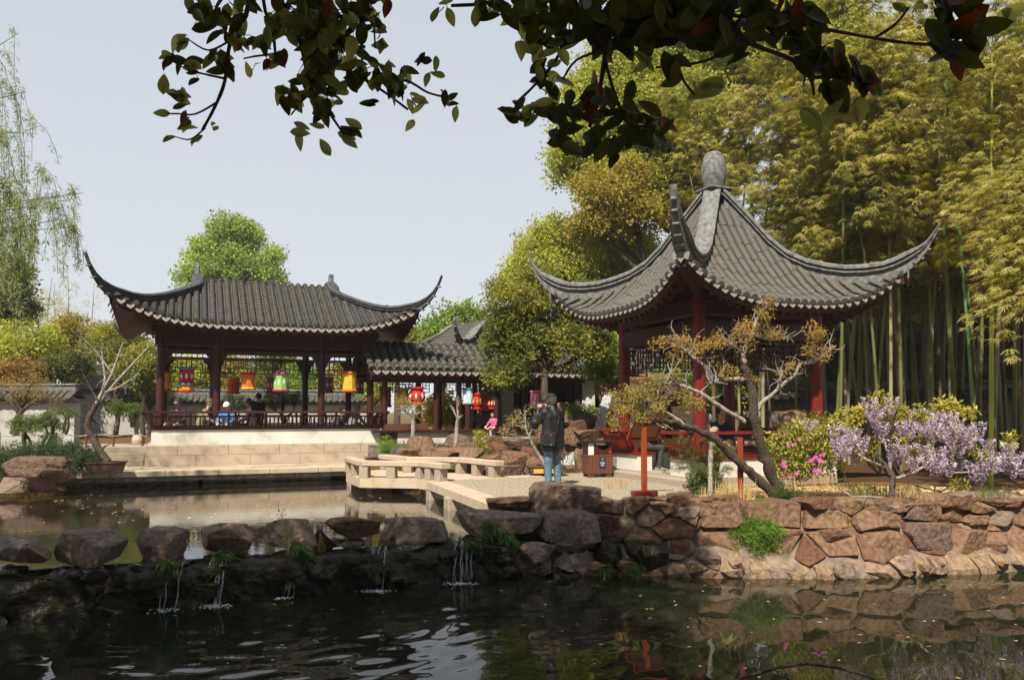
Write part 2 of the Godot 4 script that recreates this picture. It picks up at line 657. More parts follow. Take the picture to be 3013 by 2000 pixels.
func terrace() -> void:
	# pebble court before the right pavilion, edged with granite
	var o := struct("terrace_pavement", slab([Vector2(-1.62, -16.3), Vector2(-0.35, -12.5), Vector2(0.3, -12.05), Vector2(2.9, -12.6), Vector2(3.4, -14.6), Vector2(6.4, -16.6), Vector2(5.0, -20.2), Vector2(0.6, -18.1)], PAVED - 0.012, 0.12), M.pebbles)
	var a := Vector3(-1.72, PAVED - 0.085, -16.37)
	var b := Vector3(-0.33, PAVED - 0.085, -12.3)
	var side := Vector3(0.946, 0, 0.323) * 0.21
	edge_stones("kerb_stone", a + side, b + side, 0.42, 0.17, 4, M.granite_warm, o)
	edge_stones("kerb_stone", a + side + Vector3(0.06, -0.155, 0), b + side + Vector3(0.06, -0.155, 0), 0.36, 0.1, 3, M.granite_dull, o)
	edge_stones("kerb_stone", Vector3(-1.5, PAVED - 0.085, -16.6), Vector3(0.9, PAVED - 0.085, -17.9), 0.36, 0.17, 3, M.granite_warm, o)
	for p in [Vector3(-1.5, 0.4, -16.25), Vector3(-1.0, 0.4, -14.6), Vector3(-0.3, 0.4, -12.6)]:
		var s := Shape.new()
		s.box(p, Vector3(0.4, 0.62, 0.4), Basis(Vector3.UP, 0.3), 0.02)
		obj("pier", s, M.granite, o)


func bridge() -> void:
	var t := thing("zigzag_bridge", "low zigzag granite footbridge with bench-high rails over the pond", "bridge")
	var near := [Vector3(-3.80, 0.86, -18.46), Vector3(-3.22, 0.86, -17.01), Vector3(-1.97, 0.86, -16.79), Vector3(-1.48, 0.86, -16.16)]
	var far := [Vector3(-3.05, 0.86, -19.72), Vector3(-2.37, 0.86, -18.73), Vector3(-1.12, 0.86, -18.46), Vector3(-0.29, 0.86, -17.24)]
	for p in [near, far]:
		for i in 4:
			p[i].y = PAVED
	var rails := [near, far]
	# deck: one slab to each bend
	for i in 3:
		var q := [near[i], near[i + 1], far[i + 1], far[i]]
		var mid: Vector3 = (q[0] + q[1] + q[2] + q[3]) * 0.25
		var line := []
		for p in q:
			var w: Vector3 = mid + (p - mid) * Vector3(0.997, 1, 0.997)
			line.append(Vector2(w.x, w.z))
		obj("deck_slab", slab(line, PAVED - 0.004, 0.2), M.granite_warm, t)
	for k in 2:
		var r: Array = rails[k]
		var inward: Vector3 = ((rails[1 - k][1] - r[1]) as Vector3).normalized() * 0.13
		for i in 3:
			var a: Vector3 = r[i] + inward + Vector3.UP * 0.30
			var b: Vector3 = r[i + 1] + inward + Vector3.UP * 0.30
			var e := (b - a).normalized()
			var s := Shape.new()
			s.bar(a - e * (0.1 if i == 0 else -0.003), b + e * (0.16 if i == 2 else 0.06), 0.24, 0.11, 0.012)
			obj("rail", s, M.granite_warm, t)
			for f in ([0.05, 0.5] if i == 0 else [0.03, 0.5] if i == 1 else [0.03, 0.5, 0.97]):
				if k == 1 and i == 1 and f == 0.5:
					continue
				var p := a.lerp(b, f)
				var ps := Shape.new()
				ps.box(Vector3(p.x, PAVED + 0.12, p.z), Vector3(0.2, 0.25, 0.2), Basis(e.cross(Vector3.UP), Vector3.UP, -e), 0.01)
				obj("post", ps, M.granite, t)
	for p in [Vector3(-3.75, 0.73, -18.90), Vector3(-3.14, 0.65, -18.10), Vector3(-1.81, 0.66, -17.20), Vector3(-1.63, 0.66, -16.80), Vector3(-2.85, 0.70, -19.20)]:
		var s := Shape.new()
		s.box(Vector3(p.x + 0.15, 0.36, p.z - 0.1), Vector3(0.5, 0.6, 0.55), Basis(Vector3.UP, 0.35), 0.02)
		obj("pier", s, M.granite, t)


# ---- rocks: a ball cut by planes, roughened
var rock_shapes := []


func rock_shape(k: int) -> ArrayMesh:
	if rock_shapes.is_empty():
		var nz := FastNoiseLite.new()
		nz.frequency = 1.6
		nz.fractal_octaves = 4
		for q in 18:
			nz.seed = 100 + q
			var planes := []
			for ax in 3:
				for sg in [-1.0, 1.0]:
					var m := Vector3.ZERO
					m[ax] = sg
					planes.append([(m + any_dir() * (0.12 if ax == 1 and sg > 0 else 0.34)).normalized(), rnd(0.38, 0.5)])
			for i in 7:
				planes.append([any_dir(), rnd(0.36, 0.52)])
			var s := Shape.new()
			var steps := 12
			for ax in 3:
				for sg in [-1.0, 1.0]:
					var rows := []
					for i in steps + 1:
						var line := PackedVector3Array()
						for j in steps + 1:
							var d := Vector3.ZERO
							d[ax] = sg
							d[(ax + 1) % 3] = (i * 2.0 / steps - 1.0) * sg
							d[(ax + 2) % 3] = j * 2.0 / steps - 1.0
							d = d.normalized()
							var r := 9.0
							for pl in planes:
								var c: float = d.dot(pl[0])
								if c > 0.01:
									r = minf(r, pl[1] / c)
							r = minf(r, 0.72)
							line.append(d * r * (1.0 + 0.035 * nz.get_noise_3dv(d * r * 2.2)))
						rows.append(line)
					for i in steps:
						for j in steps:
							s.quad(rows[i][j], rows[i][j + 1], rows[i + 1][j + 1], rows[i + 1][j])
			var box := AABB(s.v[0], Vector3.ZERO)
			for p in s.v:
				box = box.expand(p)
			for i in s.v.size():
				s.v[i] = (s.v[i] - box.get_center()) / box.size
			for i in range(0, s.v.size(), 3):
				var m := (s.v[i + 2] - s.v[i]).cross(s.v[i + 1] - s.v[i]).normalized()
				for e in 3:
					s.n[i + e] = m
			rock_shapes.append(s.mesh())
	return rock_shapes[k % 18]


func rock(called: String, at: Vector3, size: Vector3, turn: float, k: int, m: Material, parent: Node3D = self) -> MeshInstance3D:
	var b := Basis(Vector3.UP, turn) * Basis.from_scale(size)
	return obj(called, rock_shape(k), m, parent, Transform3D(b, at))


func weir() -> void:
	# the dam: a rough wet face under a lip that the upper pond runs over
	var t := thing("weir_dam", "dark mossy weir wall under the stepping stones, water running over its lip", "dam")
	var nz := FastNoiseLite.new()
	nz.seed = 5
	nz.frequency = 0.9
	nz.fractal_octaves = 5
	var rows := []
	for i in 15:
		var f := i / 14.0
		var line := PackedVector3Array()
		for j in 260:
			var x := -15.0 + 17.6 * j / 259.0
			var z := weir_z(x)
			var y := lerpf(-0.8, WATER - 0.05 + 0.05 * nz.get_noise_1d(x * 3.0), minf(f * 1.25, 1.0))
			var back := 0.0
			if f > 0.8:
				back = (f - 0.8) / 0.2 * 0.9
			var d := 0.20 * nz.get_noise_3d(x * 1.5, y * 2.0, 0) + 0.05 * nz.get_noise_3d(x * 7, y * 6, 9) - 0.5 * smoothstep(0.9, 2.3, x + 0.8 * nz.get_noise_2d(y * 3.0, 4.0))
			line.append(Vector3(x + 0.4 * d, y + (0.03 * nz.get_noise_2d(x * 5, f * 9) if f > 0.8 else 0.0), z - back + d * (0.3 if f > 0.82 else 1.0)))
		rows.append(line)
	var s := Shape.new()
	s.grid(rows, Vector3(0.2, 0.5, 1))
	obj("wet_face", s, M.mossy, t)
	# ledge stones and knobs bonded into the face
	for i in 30:
		var x := rnd(-6.2, 2.4)
		rock("stone", Vector3(x, rnd(-0.1, 0.32), weir_z(x) + rnd(-0.18, 0.02)), Vector3(rnd(0.25, 0.6), rnd(0.15, 0.32), rnd(0.25, 0.4)), rnd(0, TAU), i, M.mossy, t)
	for i in 26:
		var x := rnd(-6.0, -0.2)
		rock("stone", Vector3(x, WATER - 0.06, weir_z(x) - rnd(0.15, 0.75)), Vector3(rnd(0.22, 0.5), 0.12, rnd(0.2, 0.4)), rnd(0, TAU), i + 3, M.wet_stone, t)
	for p in [[0.35, 0.28, 0.55, 0.4], [0.85, 0.24, 0.6, 0.42], [1.35, 0.3, 0.5, 0.36], [-0.1, 0.2, 0.4, 0.3], [1.9, 0.22, 0.55, 0.4]]:
		rock("stone", Vector3(p[0], p[1], weir_z(p[0]) - 0.1), Vector3(p[2], p[3], 0.4), p[0], int(p[0] * 9) + 4, M.mortar if p[0] < 1.2 and p[0] > 0.1 else M.mossy, t)
	# the stepping stones on the lip
	var list := [
		["dark flat-topped stepping stone cut off by the picture's left edge", 50, 1268, 140, 62, "rock_grey", 9.05, 0],
		["longest reddish stepping stone, second along the weir from the left edge", 212, 1258, 176, 80, "rock_grey", 9.3, 1],
		["narrow blocky stepping stone, third along the weir", 377, 1255, 104, 84, "rock_grey", 9.7, 2],
		["wedge-shaped reddish stepping stone, fourth along the weir", 525, 1245, 134, 74, "rock_dark", 10.05, 4],
		["stepping stone with a grey weed growing before it, fifth along the weir", 679, 1227, 118, 70, "rock_grey", 10.45, 5],
		["brown stepping stone propped on a pale footing, sixth along the weir", 816, 1213, 128, 50, "rock_brown", 10.8, 7],
		["stepping stone beside the right-hand fall, seventh along the weir", 960, 1219, 150, 66, "rock_grey", 11.15, 8],
	]
	for q in list:
		var k: float = q[6] / 1854.0
		var c := Vector3((q[1] - 1181.0) * k, 2.25 - (q[2] - 950.0) * k, -q[6])
		var o := rock("stepping_stone", c, Vector3(q[3] * k * 1.0, q[4] * k * 1.0, 0.5), -0.25 + q[7] * 0.07, q[7], M[q[5]])
		tag(o, q[0], "stepping stone", "stepping stones along the weir")
		for e in 2:
			rock("stone", c + Vector3(rnd(-0.2, 0.2), -0.27, rnd(-0.15, 0.1)), Vector3(rnd(0.28, 0.4), 0.22, 0.36), rnd(0, 6), int(q[1]) + e, M.wet_stone if q[7] != 7 else M.mortar, t)
	for q in [
		["wide flat slab of grey rock where the weir meets the bank", "rock", 1150, 1206, 196, 62, "rock_grey", 11.5, 9],
		["dark angular boulder standing on top of the bank before the standing man", "boulder", 1300, 1150, 158, 70, "rock_dark", 11.9, 10],
		["dark boulder built in under the angular top boulder", "boulder", 1308, 1212, 140, 72, "rock_grey", 11.45, 11],
		["low flat rock lying against the end of the terrace kerb", "rock", 1180, 1162, 120, 34, "rock_brown", 12.2, 12],
	]:
		var k: float = q[7] / 1854.0
		var c := Vector3((q[2] - 1181.0) * k, 2.25 - (q[3] - 950.0) * k, -q[7])
		tag(rock("bank_rock", c, Vector3(q[4] * k, q[5] * k * 1.05, 0.7), 0.1, q[8], M[q[6]]), q[0], q[1])
	# falls: thin ropes and beads of water, each with foam where it lands
	var names := ["thin thread of water falling left of the narrow stepping stone", "two short strands of water falling right of the narrow stepping stone", "faint trickle of drops below the weed-hung stepping stone", "single rope of water falling between the sixth and seventh stones", "double fall of water at the right end of the weir"]
	for i in falls.size():
		var p: Vector3 = falls[i]
		var w := thing("waterfall", names[i], "waterfall", Vector3.ZERO, 0, "little falls over the weir")
		var fs := Shape.new()
		for k in [3, 6, 4, 5, 8][i]:
			var pts := []
			var rad := []
			var ox := rnd(-0.12, 0.12)
			for j in 8:
				var f := j / 7.0
				pts.append(Vector3(p.x + ox + 0.012 * sin(j * 2.1 + k), WATER * (1 - f * f), p.z - 0.30 + 0.26 * f + rnd(-0.004, 0.004)))
				rad.append((0.008 if i != 2 else 0.005) * rnd(0.5, 1.1))
			fs.tube(pts, rad, 5)
		obj("strand", fs, M.strand_water, w)
		var drops := []
		for k in [6, 12, 10, 10, 14][i]:
			var f := rnd(0.1, 1.0)
			drops.append(Transform3D(Basis.from_scale(Vector3(1, rnd(1, 3), 1) * rnd(0.002, 0.0055)), Vector3(p.x + rnd(-0.13, 0.13), WATER * (1 - f * f) + 0.02, p.z - 0.28 + 0.27 * f + rnd(-0.05, 0.06))))
		var ball := SphereMesh.new()
		ball.radius = 1.0
		ball.height = 2.0
		ball.radial_segments = 6
		ball.rings = 3
		many("drops", ball, M.foam, drops, [], w)
		var bubbles := []
		for k in [50, 100, 24, 110, 90][i]:
			var a := rnd(0, TAU)
			var r := sqrt(rnd(0, 1)) * rnd(0.2, 1.0) * (0.30 if i != 2 else 0.16)
			bubbles.append(Transform3D(Basis.from_scale(Vector3(rnd(0.003, 0.017), rnd(0.002, 0.009) * (1.3 - r * 2.5), rnd(0.003, 0.010))), Vector3(p.x + cos(a) * r, 0.004, p.z + 0.02 + sin(a) * r * 0.55)))
		many("foam", ball, M.foam, bubbles, [], w)


func bank_wall() -> void:
	var t := thing("stone_bank_wall", "rough brown rock retaining wall along the right side of the lower pond", "retaining wall")
	var nz := FastNoiseLite.new()
	nz.seed = 21
	nz.frequency = 0.8
	nz.fractal_octaves = 5
	# mortar behind and between the stones
	var rows := []
	for i in 13:
		var f := i / 12.0
		var line := PackedVector3Array()
		for j in 150:
			var x := 1.0 + 12.0 * j / 149.0
			var y := lerpf(-0.7, 0.86, minf(f * 1.2, 1.0))
			var back := 0.32 * smoothstep(0.0, 0.9, y) + (maxf(f - 0.83, 0) / 0.17) * 0.7
			var foot := 0.2 * (1.0 - smoothstep(0.12, 0.3, y))
			line.append(Vector3(x, y + 0.04 * nz.get_noise_2d(x * 4, f * 4), weir_z(x) - 0.16 - back + foot + 0.05 * nz.get_noise_3d(x * 1.6, y * 2.2, 3)))
		rows.append(line)
	var s := Shape.new()
	s.grid(rows, Vector3(0, 0.5, 1))
	obj("mortar", s, M.mortar, t)
	# stones as the photograph shows them: centre and size in its own pixels, at the wall's distance
	var list := [
		[1418, 1160, 70, 60, 4], [1405, 1215, 74, 60, 0], [1480, 1262, 120, 46, 0], [1410, 1265, 70, 44, 4], [1560, 1215, 90, 66, 1], [1470, 1160, 60, 34, 0], [1562, 1152, 100, 40, 0], [1598, 1185, 60, 70, 2],
		[1520, 1190, 60, 60, 4], [1640, 1250, 80, 52, 0], [1570, 1262, 70, 40, 3], [1640, 1190, 70, 60, 0], [1625, 1275, 64, 40, 4],
		[1905, 1192, 112, 58, 2], [1800, 1185, 80, 60, 0], [2022, 1197, 120, 56, 2], [1915, 1245, 120, 66, 2], [2028, 1247, 140, 62, 0], [1852, 1268, 70, 50, 1], [1790, 1245, 100, 66, 0],
		[2160, 1180, 120, 58, 4], [2150, 1240, 150, 74, 1], [2245, 1240, 110, 76, 1], [2230, 1190, 90, 44, 0], [2300, 1168, 110, 40, 2], [2345, 1212, 90, 46, 2], [2330, 1262, 90, 56, 0], [2280, 1215, 66, 40, 2],
		[2380, 1250, 80, 60, 2], [2420, 1200, 90, 60, 0], [2460, 1250, 110, 60, 2], [1345, 1262, 60, 50, 4],
		[2085, 1160, 70, 30, 0], [1960, 1160, 70, 26, 2], [2360, 1150, 90, 30, 0], [2200, 1150, 90, 26, 3],
	]
	# each stone is cut to fit its neighbours: [x, y, reach, tone]
	var cells := []
	for q in list:
		var k: float = 11.35 / 1854.0
		cells.append([Vector2((q[0] - 1181.0) * k, (2.25 - (q[1] - 950.0) * k) * 1.55), (q[2] + q[3] * 1.5) * 0.27 * k, q[4]])
	for i in 30:
		cells.append([Vector2(1.35 + i * 0.29 + rnd(-0.12, 0.12), rnd(-0.05, 0.30)), rnd(0.1, 0.22), 5 if rnd(0, 1) < 0.75 else 2])
	var kinds := [M.rock_brown, M.rock_red, M.rock_tan, M.rock_grey, M.rock_dark, M.rock_pale]
	for i in cells.size():
		var c: Vector2 = cells[i][0]
		var w: float = cells[i][1] * 1.9
		var poly := [c + Vector2(-w, -w * 0.8), c + Vector2(0, -w * 0.9), c + Vector2(w, -w * 0.8), c + Vector2(w * 1.1, 0), c + Vector2(w, w * 0.8), c + Vector2(0, w * 0.9), c + Vector2(-w, w * 0.8), c + Vector2(-w * 1.1, 0)]
		for j in cells.size():
			var d: Vector2 = cells[j][0] - c
			if j == i or d.length() > 2.0:
				continue
			var n := d.normalized()
			var cut: float = d.length() * (0.5 + 0.5 * (cells[i][1] - cells[j][1]) / (cells[i][1] + cells[j][1]) * 0.8) - 0.010
			var left := []
			for e in poly.size():
				var p: Vector2 = poly[e]
				var r: Vector2 = poly[(e + 1) % poly.size()]
				var sp: float = (p - c).dot(n) - cut
				var sr: float = (r - c).dot(n) - cut
				if sp <= 0:
					left.append(p)
				if (sp <= 0) != (sr <= 0):
					left.append(p.lerp(r, sp / (sp - sr)))
			poly = left
			if poly.size() < 3:
				break
		if poly.size() < 3:
			continue
		var mid := Vector2.ZERO
		for e in poly.size():
			poly[e] = (poly[e] + Vector2(rnd(-0.03, 0.03), rnd(-0.035, 0.035))) * Vector2(1, 1 / 1.55)
			poly[e].y = minf(poly[e].y, 0.97 + 0.03 * sin(poly[e].x * 7.0))
			mid += poly[e] / poly.size()
		var st := Shape.new()
		var tilt := Vector2(rnd(-0.16, 0.16), rnd(-0.05, 0.24))
		var face := func(p: Vector2, out: float) -> Vector3:
			var z := weir_z(p.x) - 0.24 - 0.30 * smoothstep(0.0, 0.95, p.y) + 0.2 * (1.0 - smoothstep(0.1, 0.3, p.y))
			return Vector3(p.x, p.y, z + out - (p - mid).dot(tilt))
		var bulge := rnd(0.05, 0.17)
		var hub := mid + Vector2(rnd(-0.4, 0.4), rnd(-0.25, 0.25)) * w * 0.5
		var top: Vector3 = face.call(hub, bulge + rnd(-0.01, 0.07))
		for e in poly.size():
			var p: Vector2 = poly[e]
			var r: Vector2 = poly[(e + 1) % poly.size()]
			var pi: Vector2 = p.lerp(mid, 0.09)
			var ri: Vector2 = r.lerp(mid, 0.09)
			var m: Vector2 = (pi + ri) * 0.5
			var a0: Vector3 = face.call(p, -0.25)
			var b0: Vector3 = face.call(r, -0.25)
			var a1: Vector3 = face.call(p, bulge * 0.55)
			var b1: Vector3 = face.call(r, bulge * 0.55)
			var a2: Vector3 = face.call(pi, bulge * 0.95)
			var b2: Vector3 = face.call(ri, bulge * 0.95)
			var m2: Vector3 = face.call(m, bulge + rnd(-0.015, 0.02))
			st.quad(a0, a1, b1, b0)
			st.quad(a1, a2, b2, b1)
			st.tri(a2, top, m2)
			st.tri(m2, top, b2)
			st.tri(a2, m2, b2)
		obj("stone" if cells[i][2] != 5 else "footing_stone", st, kinds[cells[i][2]], t)
		if i % 5 < 3:
			var o: Vector3 = face.call(mid, bulge * 0.2)
			rock("stone", o + Vector3(0, rnd(-0.03, 0.03), 0), Vector3(cells[i][1] * rnd(1.5, 2.0), cells[i][1] * rnd(0.9, 1.2), rnd(0.3, 0.44)), rnd(-0.35, 0.35), i * 7, kinds[[0, 1, 2, 3, 4, 2][(i + cells[i][2]) % 6]] if cells[i][2] != 5 else kinds[[5, 2, 3][i % 3]], t)
	for i in 34:
		var x := rnd(1.5, 8.5)
		rock("stone", Vector3(x, rnd(0.84, 0.94), weir_z(x) - rnd(0.5, 0.75)), Vector3(rnd(0.3, 0.75), rnd(0.16, 0.3), 0.45), rnd(-0.6, 0.6), i * 3, kinds[int(rnd(0, 4.99))], t)
	# boulders on the near left shore of the upper pond
	for q in [
		["big dark flat boulder on the left shore beside the juniper mat", 90, 1082, 130, 54, "rock_dark", 17.2, 3],
		["low reddish boulder at the water's edge under the flat boulder", 110, 1116, 90, 34, "rock_red", 16.9, 5],
		["small brown rock wedged between boulder and stone landing", 140, 1100, 60, 36, "rock_brown", 17.1, 6],
		["mossy rock at the waterline on the far left shore", 40, 1118, 80, 36, "rock_grey", 16.6, 8],
	]:
		var k: float = q[6] / 1854.0
		tag(rock("shore_rock", Vector3((q[1] - 1181.0) * k, 2.25 - (q[2] - 950.0) * k, -q[6]), Vector3(q[3] * k, q[4] * k * 1.1, 0.9), 0.3, q[7], M[q[5]]), q[0], "rock")



# ---- roofs of curved grey tile. Everything here is in the hall's own axes: x along its front, z towards its front.
# a row of barrel tiles laid along a path that runs down the slope; UP points off the roof, ACROSS along it
func tile_row(path: Array, across: Vector3, r: float, step := 0.0) -> Shape:
	var s := Shape.new()
	var n := path.size()
	for i in n - 1:
		var a: Vector3 = path[i]
		var b: Vector3 = path[i + 1]
		var t := (b - a).normalized()
		var up := across.cross(t).normalized()
		if up.y < 0:
			up = -up
		var ra := r * rnd(0.90, 0.94) * (1.0 - step)
		var rb := r * rnd(0.99, 1.03) * (1.0 + step * 0.6)
		a = a - t * 0.02
		b = b + up * rnd(0.002, 0.010) + across * rnd(-0.007, 0.007)
		for k in 6:
			var f0 := PI * k / 6.0
			var f1 := PI * (k + 1) / 6.0
			var m0 := across * cos(f0) + up * sin(f0)
			var m1 := across * cos(f1) + up * sin(f1)
			s.soft(a + m0 * ra, m0, a + m1 * ra, m1, b + m0 * rb, m0)
			s.soft(a + m1 * ra, m1, b + m1 * rb, m1, b + m0 * rb, m0)
			s.tri(b, b + m0 * rb, b + m1 * rb) if (m1).cross(m0).dot(t) > 0 else s.tri(b, b + m1 * rb, b + m0 * rb)
	return s


# the tongue that hangs from the end of a channel between two rows, and the round end of a row
func drip(at: Vector3, out: Vector3, across: Vector3, w: float) -> Shape:
	var s := Shape.new()
	var down := (Vector3.DOWN * 0.94 + out * 0.34).normalized()
	s.plate(at, across, -down, [Vector2(-w * 0.5, 0.02), Vector2(-w * 0.5, -0.04), Vector2(-w * 0.36, -w * 0.36), Vector2(-w * 0.12, -w * 0.56), Vector2(0, -w * 0.64), Vector2(w * 0.12, -w * 0.56), Vector2(w * 0.36, -w * 0.36), Vector2(w * 0.5, -0.04), Vector2(w * 0.5, 0.02), Vector2(0, -0.03)], 0.022)
	return s


func row_end(at: Vector3, out: Vector3, across: Vector3, r: float) -> Shape:
	var s := Shape.new()
	var up := across.cross(out).normalized()
	var ring := []
	var ring2 := []
	for k in 14:
		var d := Vector2(cos(TAU * k / 14.0), sin(TAU * k / 14.0))
		ring.append(d * r)
		ring2.append(d * r * 0.45)
	s.plate(at, across, up, ring, 0.03)
	s.plate(at + out * 0.018, across, up, ring2, 0.02)
	return s


var ridge_outline := [Vector2(-0.5, 0), Vector2(-0.5, 0.52), Vector2(-0.78, 0.54), Vector2(-0.78, 0.62), Vector2(-0.45, 0.64), Vector2(-0.45, 0.72), Vector2(-0.82, 0.74), Vector2(-0.82, 0.86), Vector2(-0.5, 0.97), Vector2(0, 1.0), Vector2(0.5, 0.97), Vector2(0.82, 0.86), Vector2(0.82, 0.74), Vector2(0.45, 0.72), Vector2(0.45, 0.64), Vector2(0.78, 0.62), Vector2(0.78, 0.54), Vector2(0.5, 0.52), Vector2(0.5, 0)]


# a ridge swept along points; heights and widths per point
func ridge(pts: Array, high: Array, wide: float, tip := true) -> Shape:
	var s := Shape.new()
	var across := []
	var sizes := []
	for i in pts.size():
		var t: Vector3 = pts[mini(i + 1, pts.size() - 1)] - pts[maxi(i - 1, 0)]
		t.y = 0
		across.append(Vector3.UP.cross(t).normalized())
		var narrow := 1.0 - 0.62 * smoothstep(0.6, 0.98, float(i) / (pts.size() - 1)) if tip else 1.0
		sizes.append(Vector2(wide * narrow, high[i]))
	s.sweep(ridge_outline, pts, across, sizes)
	return s


# The pyramid roof of the right-hand pavilion: four faces, each built facing +z and turned
func pyramid_y(d: float, t: float) -> float:
	var y := 4.28 + 2.5 * pow(clampf((2.5 - d) / 2.3, 0, 1), 1.72)
	if d > 2.5:
		y -= (d - 2.5) * 0.2
	var c := clampf(absf(t) / maxf(d, 0.01), 0, 1)
	return y + 0.72 * pow(clampf((d - 0.9) / 1.6, 0, 1.2), 1.2) * pow(c, 3.2)


func pyramid_edge(t: float) -> float:
	return 2.46 + 0.16 * pow(absf(t) / 2.6, 3.0)


func pyramid_roof(hall: Node3D) -> void:
	var roof := Node3D.new()
	roof.name = "roof"
	hall.add_child(roof, true)
	for q in 4:
		var turn := Basis(Vector3.UP, q * PI / 2)
		var deck := Shape.new()
		var under := Shape.new()
		var top := []
		var low := []
		for i in 15:
			var f := i / 14.0
			var a := PackedVector3Array()
			var b := PackedVector3Array()
			for j in 29:
				var e := j / 14.0 - 1.0
				var d := lerpf(0.12, pyramid_edge(e * 2.6), f)
				var t := e * d
				a.append(turn * Vector3(t, pyramid_y(d, t) + 0.01, d))
				b.append(turn * Vector3(t, pyramid_y(d, t) - 0.15, d - 0.03 * f))
			top.append(a)
			low.append(b)
		deck.grid(top)
		obj("tile_bed", deck, M.tile_grey, roof)
		under.grid(low, Vector3.DOWN)
		for j in 28:
			under.quad(low[14][j], top[14][j], top[14][j + 1], low[14][j + 1])
		obj("eave_boards", under, M.wood_maroon, roof)
		# rafters under the eaves
		var raf := Shape.new()
		for i in 23:
			var t := (i - 11) * 0.21
			var d := pyramid_edge(t) - 0.06
			raf.bar(turn * Vector3(t * 0.62, pyramid_y(1.45, t * 0.62) - 0.22, 1.45), turn * Vector3(t, pyramid_y(d, t) - 0.2, d), 0.06, 0.07)
		obj("rafters", raf, M.wood_maroon, roof)
		var across := turn * Vector3.RIGHT
		for i in 27:
			var t := (i - 13) * 0.194
			var end := pyramid_edge(t) + 0.03
			var start := maxf(absf(t) + 0.08, 0.3)
			if start > end - 0.12:
				start = end - 0.2
			var n := maxi(1, int((end - start) / 0.25))
			var path := []
			for k in n + 1:
				var d := lerpf(start, end, float(k) / n)
				path.append(turn * Vector3(t, pyramid_y(d, t) + 0.02, d))
			var out := (turn * Vector3(0, -0.25, 1)).normalized()
			var piece := tile_row(path, across, 0.068)
			obj("tile_row", piece, [M.tile_light, M.tile_buff, M.tile_light][int(rnd(0, 2.99))], roof)
			if q == 0 or q == 3:
				obj("round_end", row_end(path[n] + out * 0.012 + Vector3.UP * 0.012, out, across, 0.078), M.tile_grey, roof)
			if i < 26:
				var tm := t + 0.097
				var de := pyramid_edge(tm) + 0.03
				obj("drip_tile", drip(turn * Vector3(tm, pyramid_y(de, tm) + 0.005, de), turn * Vector3.BACK, across, 0.15), M.tile_pale, roof)
		# hip ridge with its upturned horn, on the corner between this face and the next
		var pts := []
		var high := []
		for p in [[0.16, 6.72, 0.36], [0.34, 6.42, 0.36], [0.54, 6.08, 0.36], [0.8, 5.62, 0.35], [1.07, 5.27, 0.34], [1.33, 5.07, 0.34], [1.6, 4.95, 0.34], [1.85, 4.89, 0.33], [2.1, 4.87, 0.34], [2.35, 4.9, 0.34], [2.5, 4.95, 0.36], [2.62, 5.03, 0.36], [2.72, 5.14, 0.32], [2.82, 5.29, 0.27], [2.91, 5.46, 0.2], [2.99, 5.66, 0.15], [3.05, 5.84, 0.11], [3.1, 6.02, 0.08]]:
			pts.append(turn * Vector3(p[0], p[1] - 0.04, p[0]))
			high.append(p[2] * (1.22 if p[0] < 2.75 else 1.1))
		obj("hip_ridge", ridge(pts, high, 0.22), M.ridge_grey, roof)
		var out := (turn * Vector3(1, 0, 1)).normalized()
		for k in range(11, 17):
			var w: float = 0.15 - (k - 11) * 0.012
			var horn := Shape.new()
			horn.box(pts[k] + out * 0.035 + Vector3.UP * 0.03, Vector3(w, 0.035, 0.09), Basis(Vector3.UP.cross(out), Vector3.UP, Vector3.UP.cross(out).cross(Vector3.UP)), 0.006)
			obj("horn_band", horn, M.tile_pale, roof)
		var beam := Shape.new()
		beam.bar(turn * Vector3(1.2, 4.55, 1.2), turn * Vector3(2.62, 4.86, 2.62), 0.16, 0.18, 0.02)
		obj("corner_beam", beam, M.wood_maroon, roof)
		var pad := Shape.new()
		pad.plate(turn * Vector3(2.64, 4.93, 2.64) + out * 0.04, turn * Vector3(1, 0, -1).normalized(), Vector3.UP, [Vector2(-0.16, 0.1), Vector2(-0.13, -0.04), Vector2(-0.06, -0.01), Vector2(0, -0.09), Vector2(0.06, -0.01), Vector2(0.13, -0.04), Vector2(0.16, 0.1)], 0.03)
		obj("corner_drip", pad, M.tile_pale, roof)
	var cap := Shape.new()
	cap.box(Vector3(0, 6.98, 0), Vector3(0.5, 0.14, 0.5), Basis.IDENTITY, 0.03)
	cap.box(Vector3(0, 7.08, 0), Vector3(0.62, 0.05, 0.62), Basis.IDENTITY, 0.015)
	obj("finial_base", cap, M.ridge_grey, roof)
	var fin := Shape.new()
	fin.lathe(Vector3(0, 7.08, 0), [Vector2(0, 0), Vector2(0.2, 0.0), Vector2(0.215, 0.06), Vector2(0.25, 0.18), Vector2(0.275, 0.32), Vector2(0.278, 0.42), Vector2(0.262, 0.56), Vector2(0.235, 0.68), Vector2(0.2, 0.775), Vector2(0.15, 0.83), Vector2(0.08, 0.855), Vector2(0, 0.862)], 28)
	obj("finial", fin, M.ridge_grey, roof)


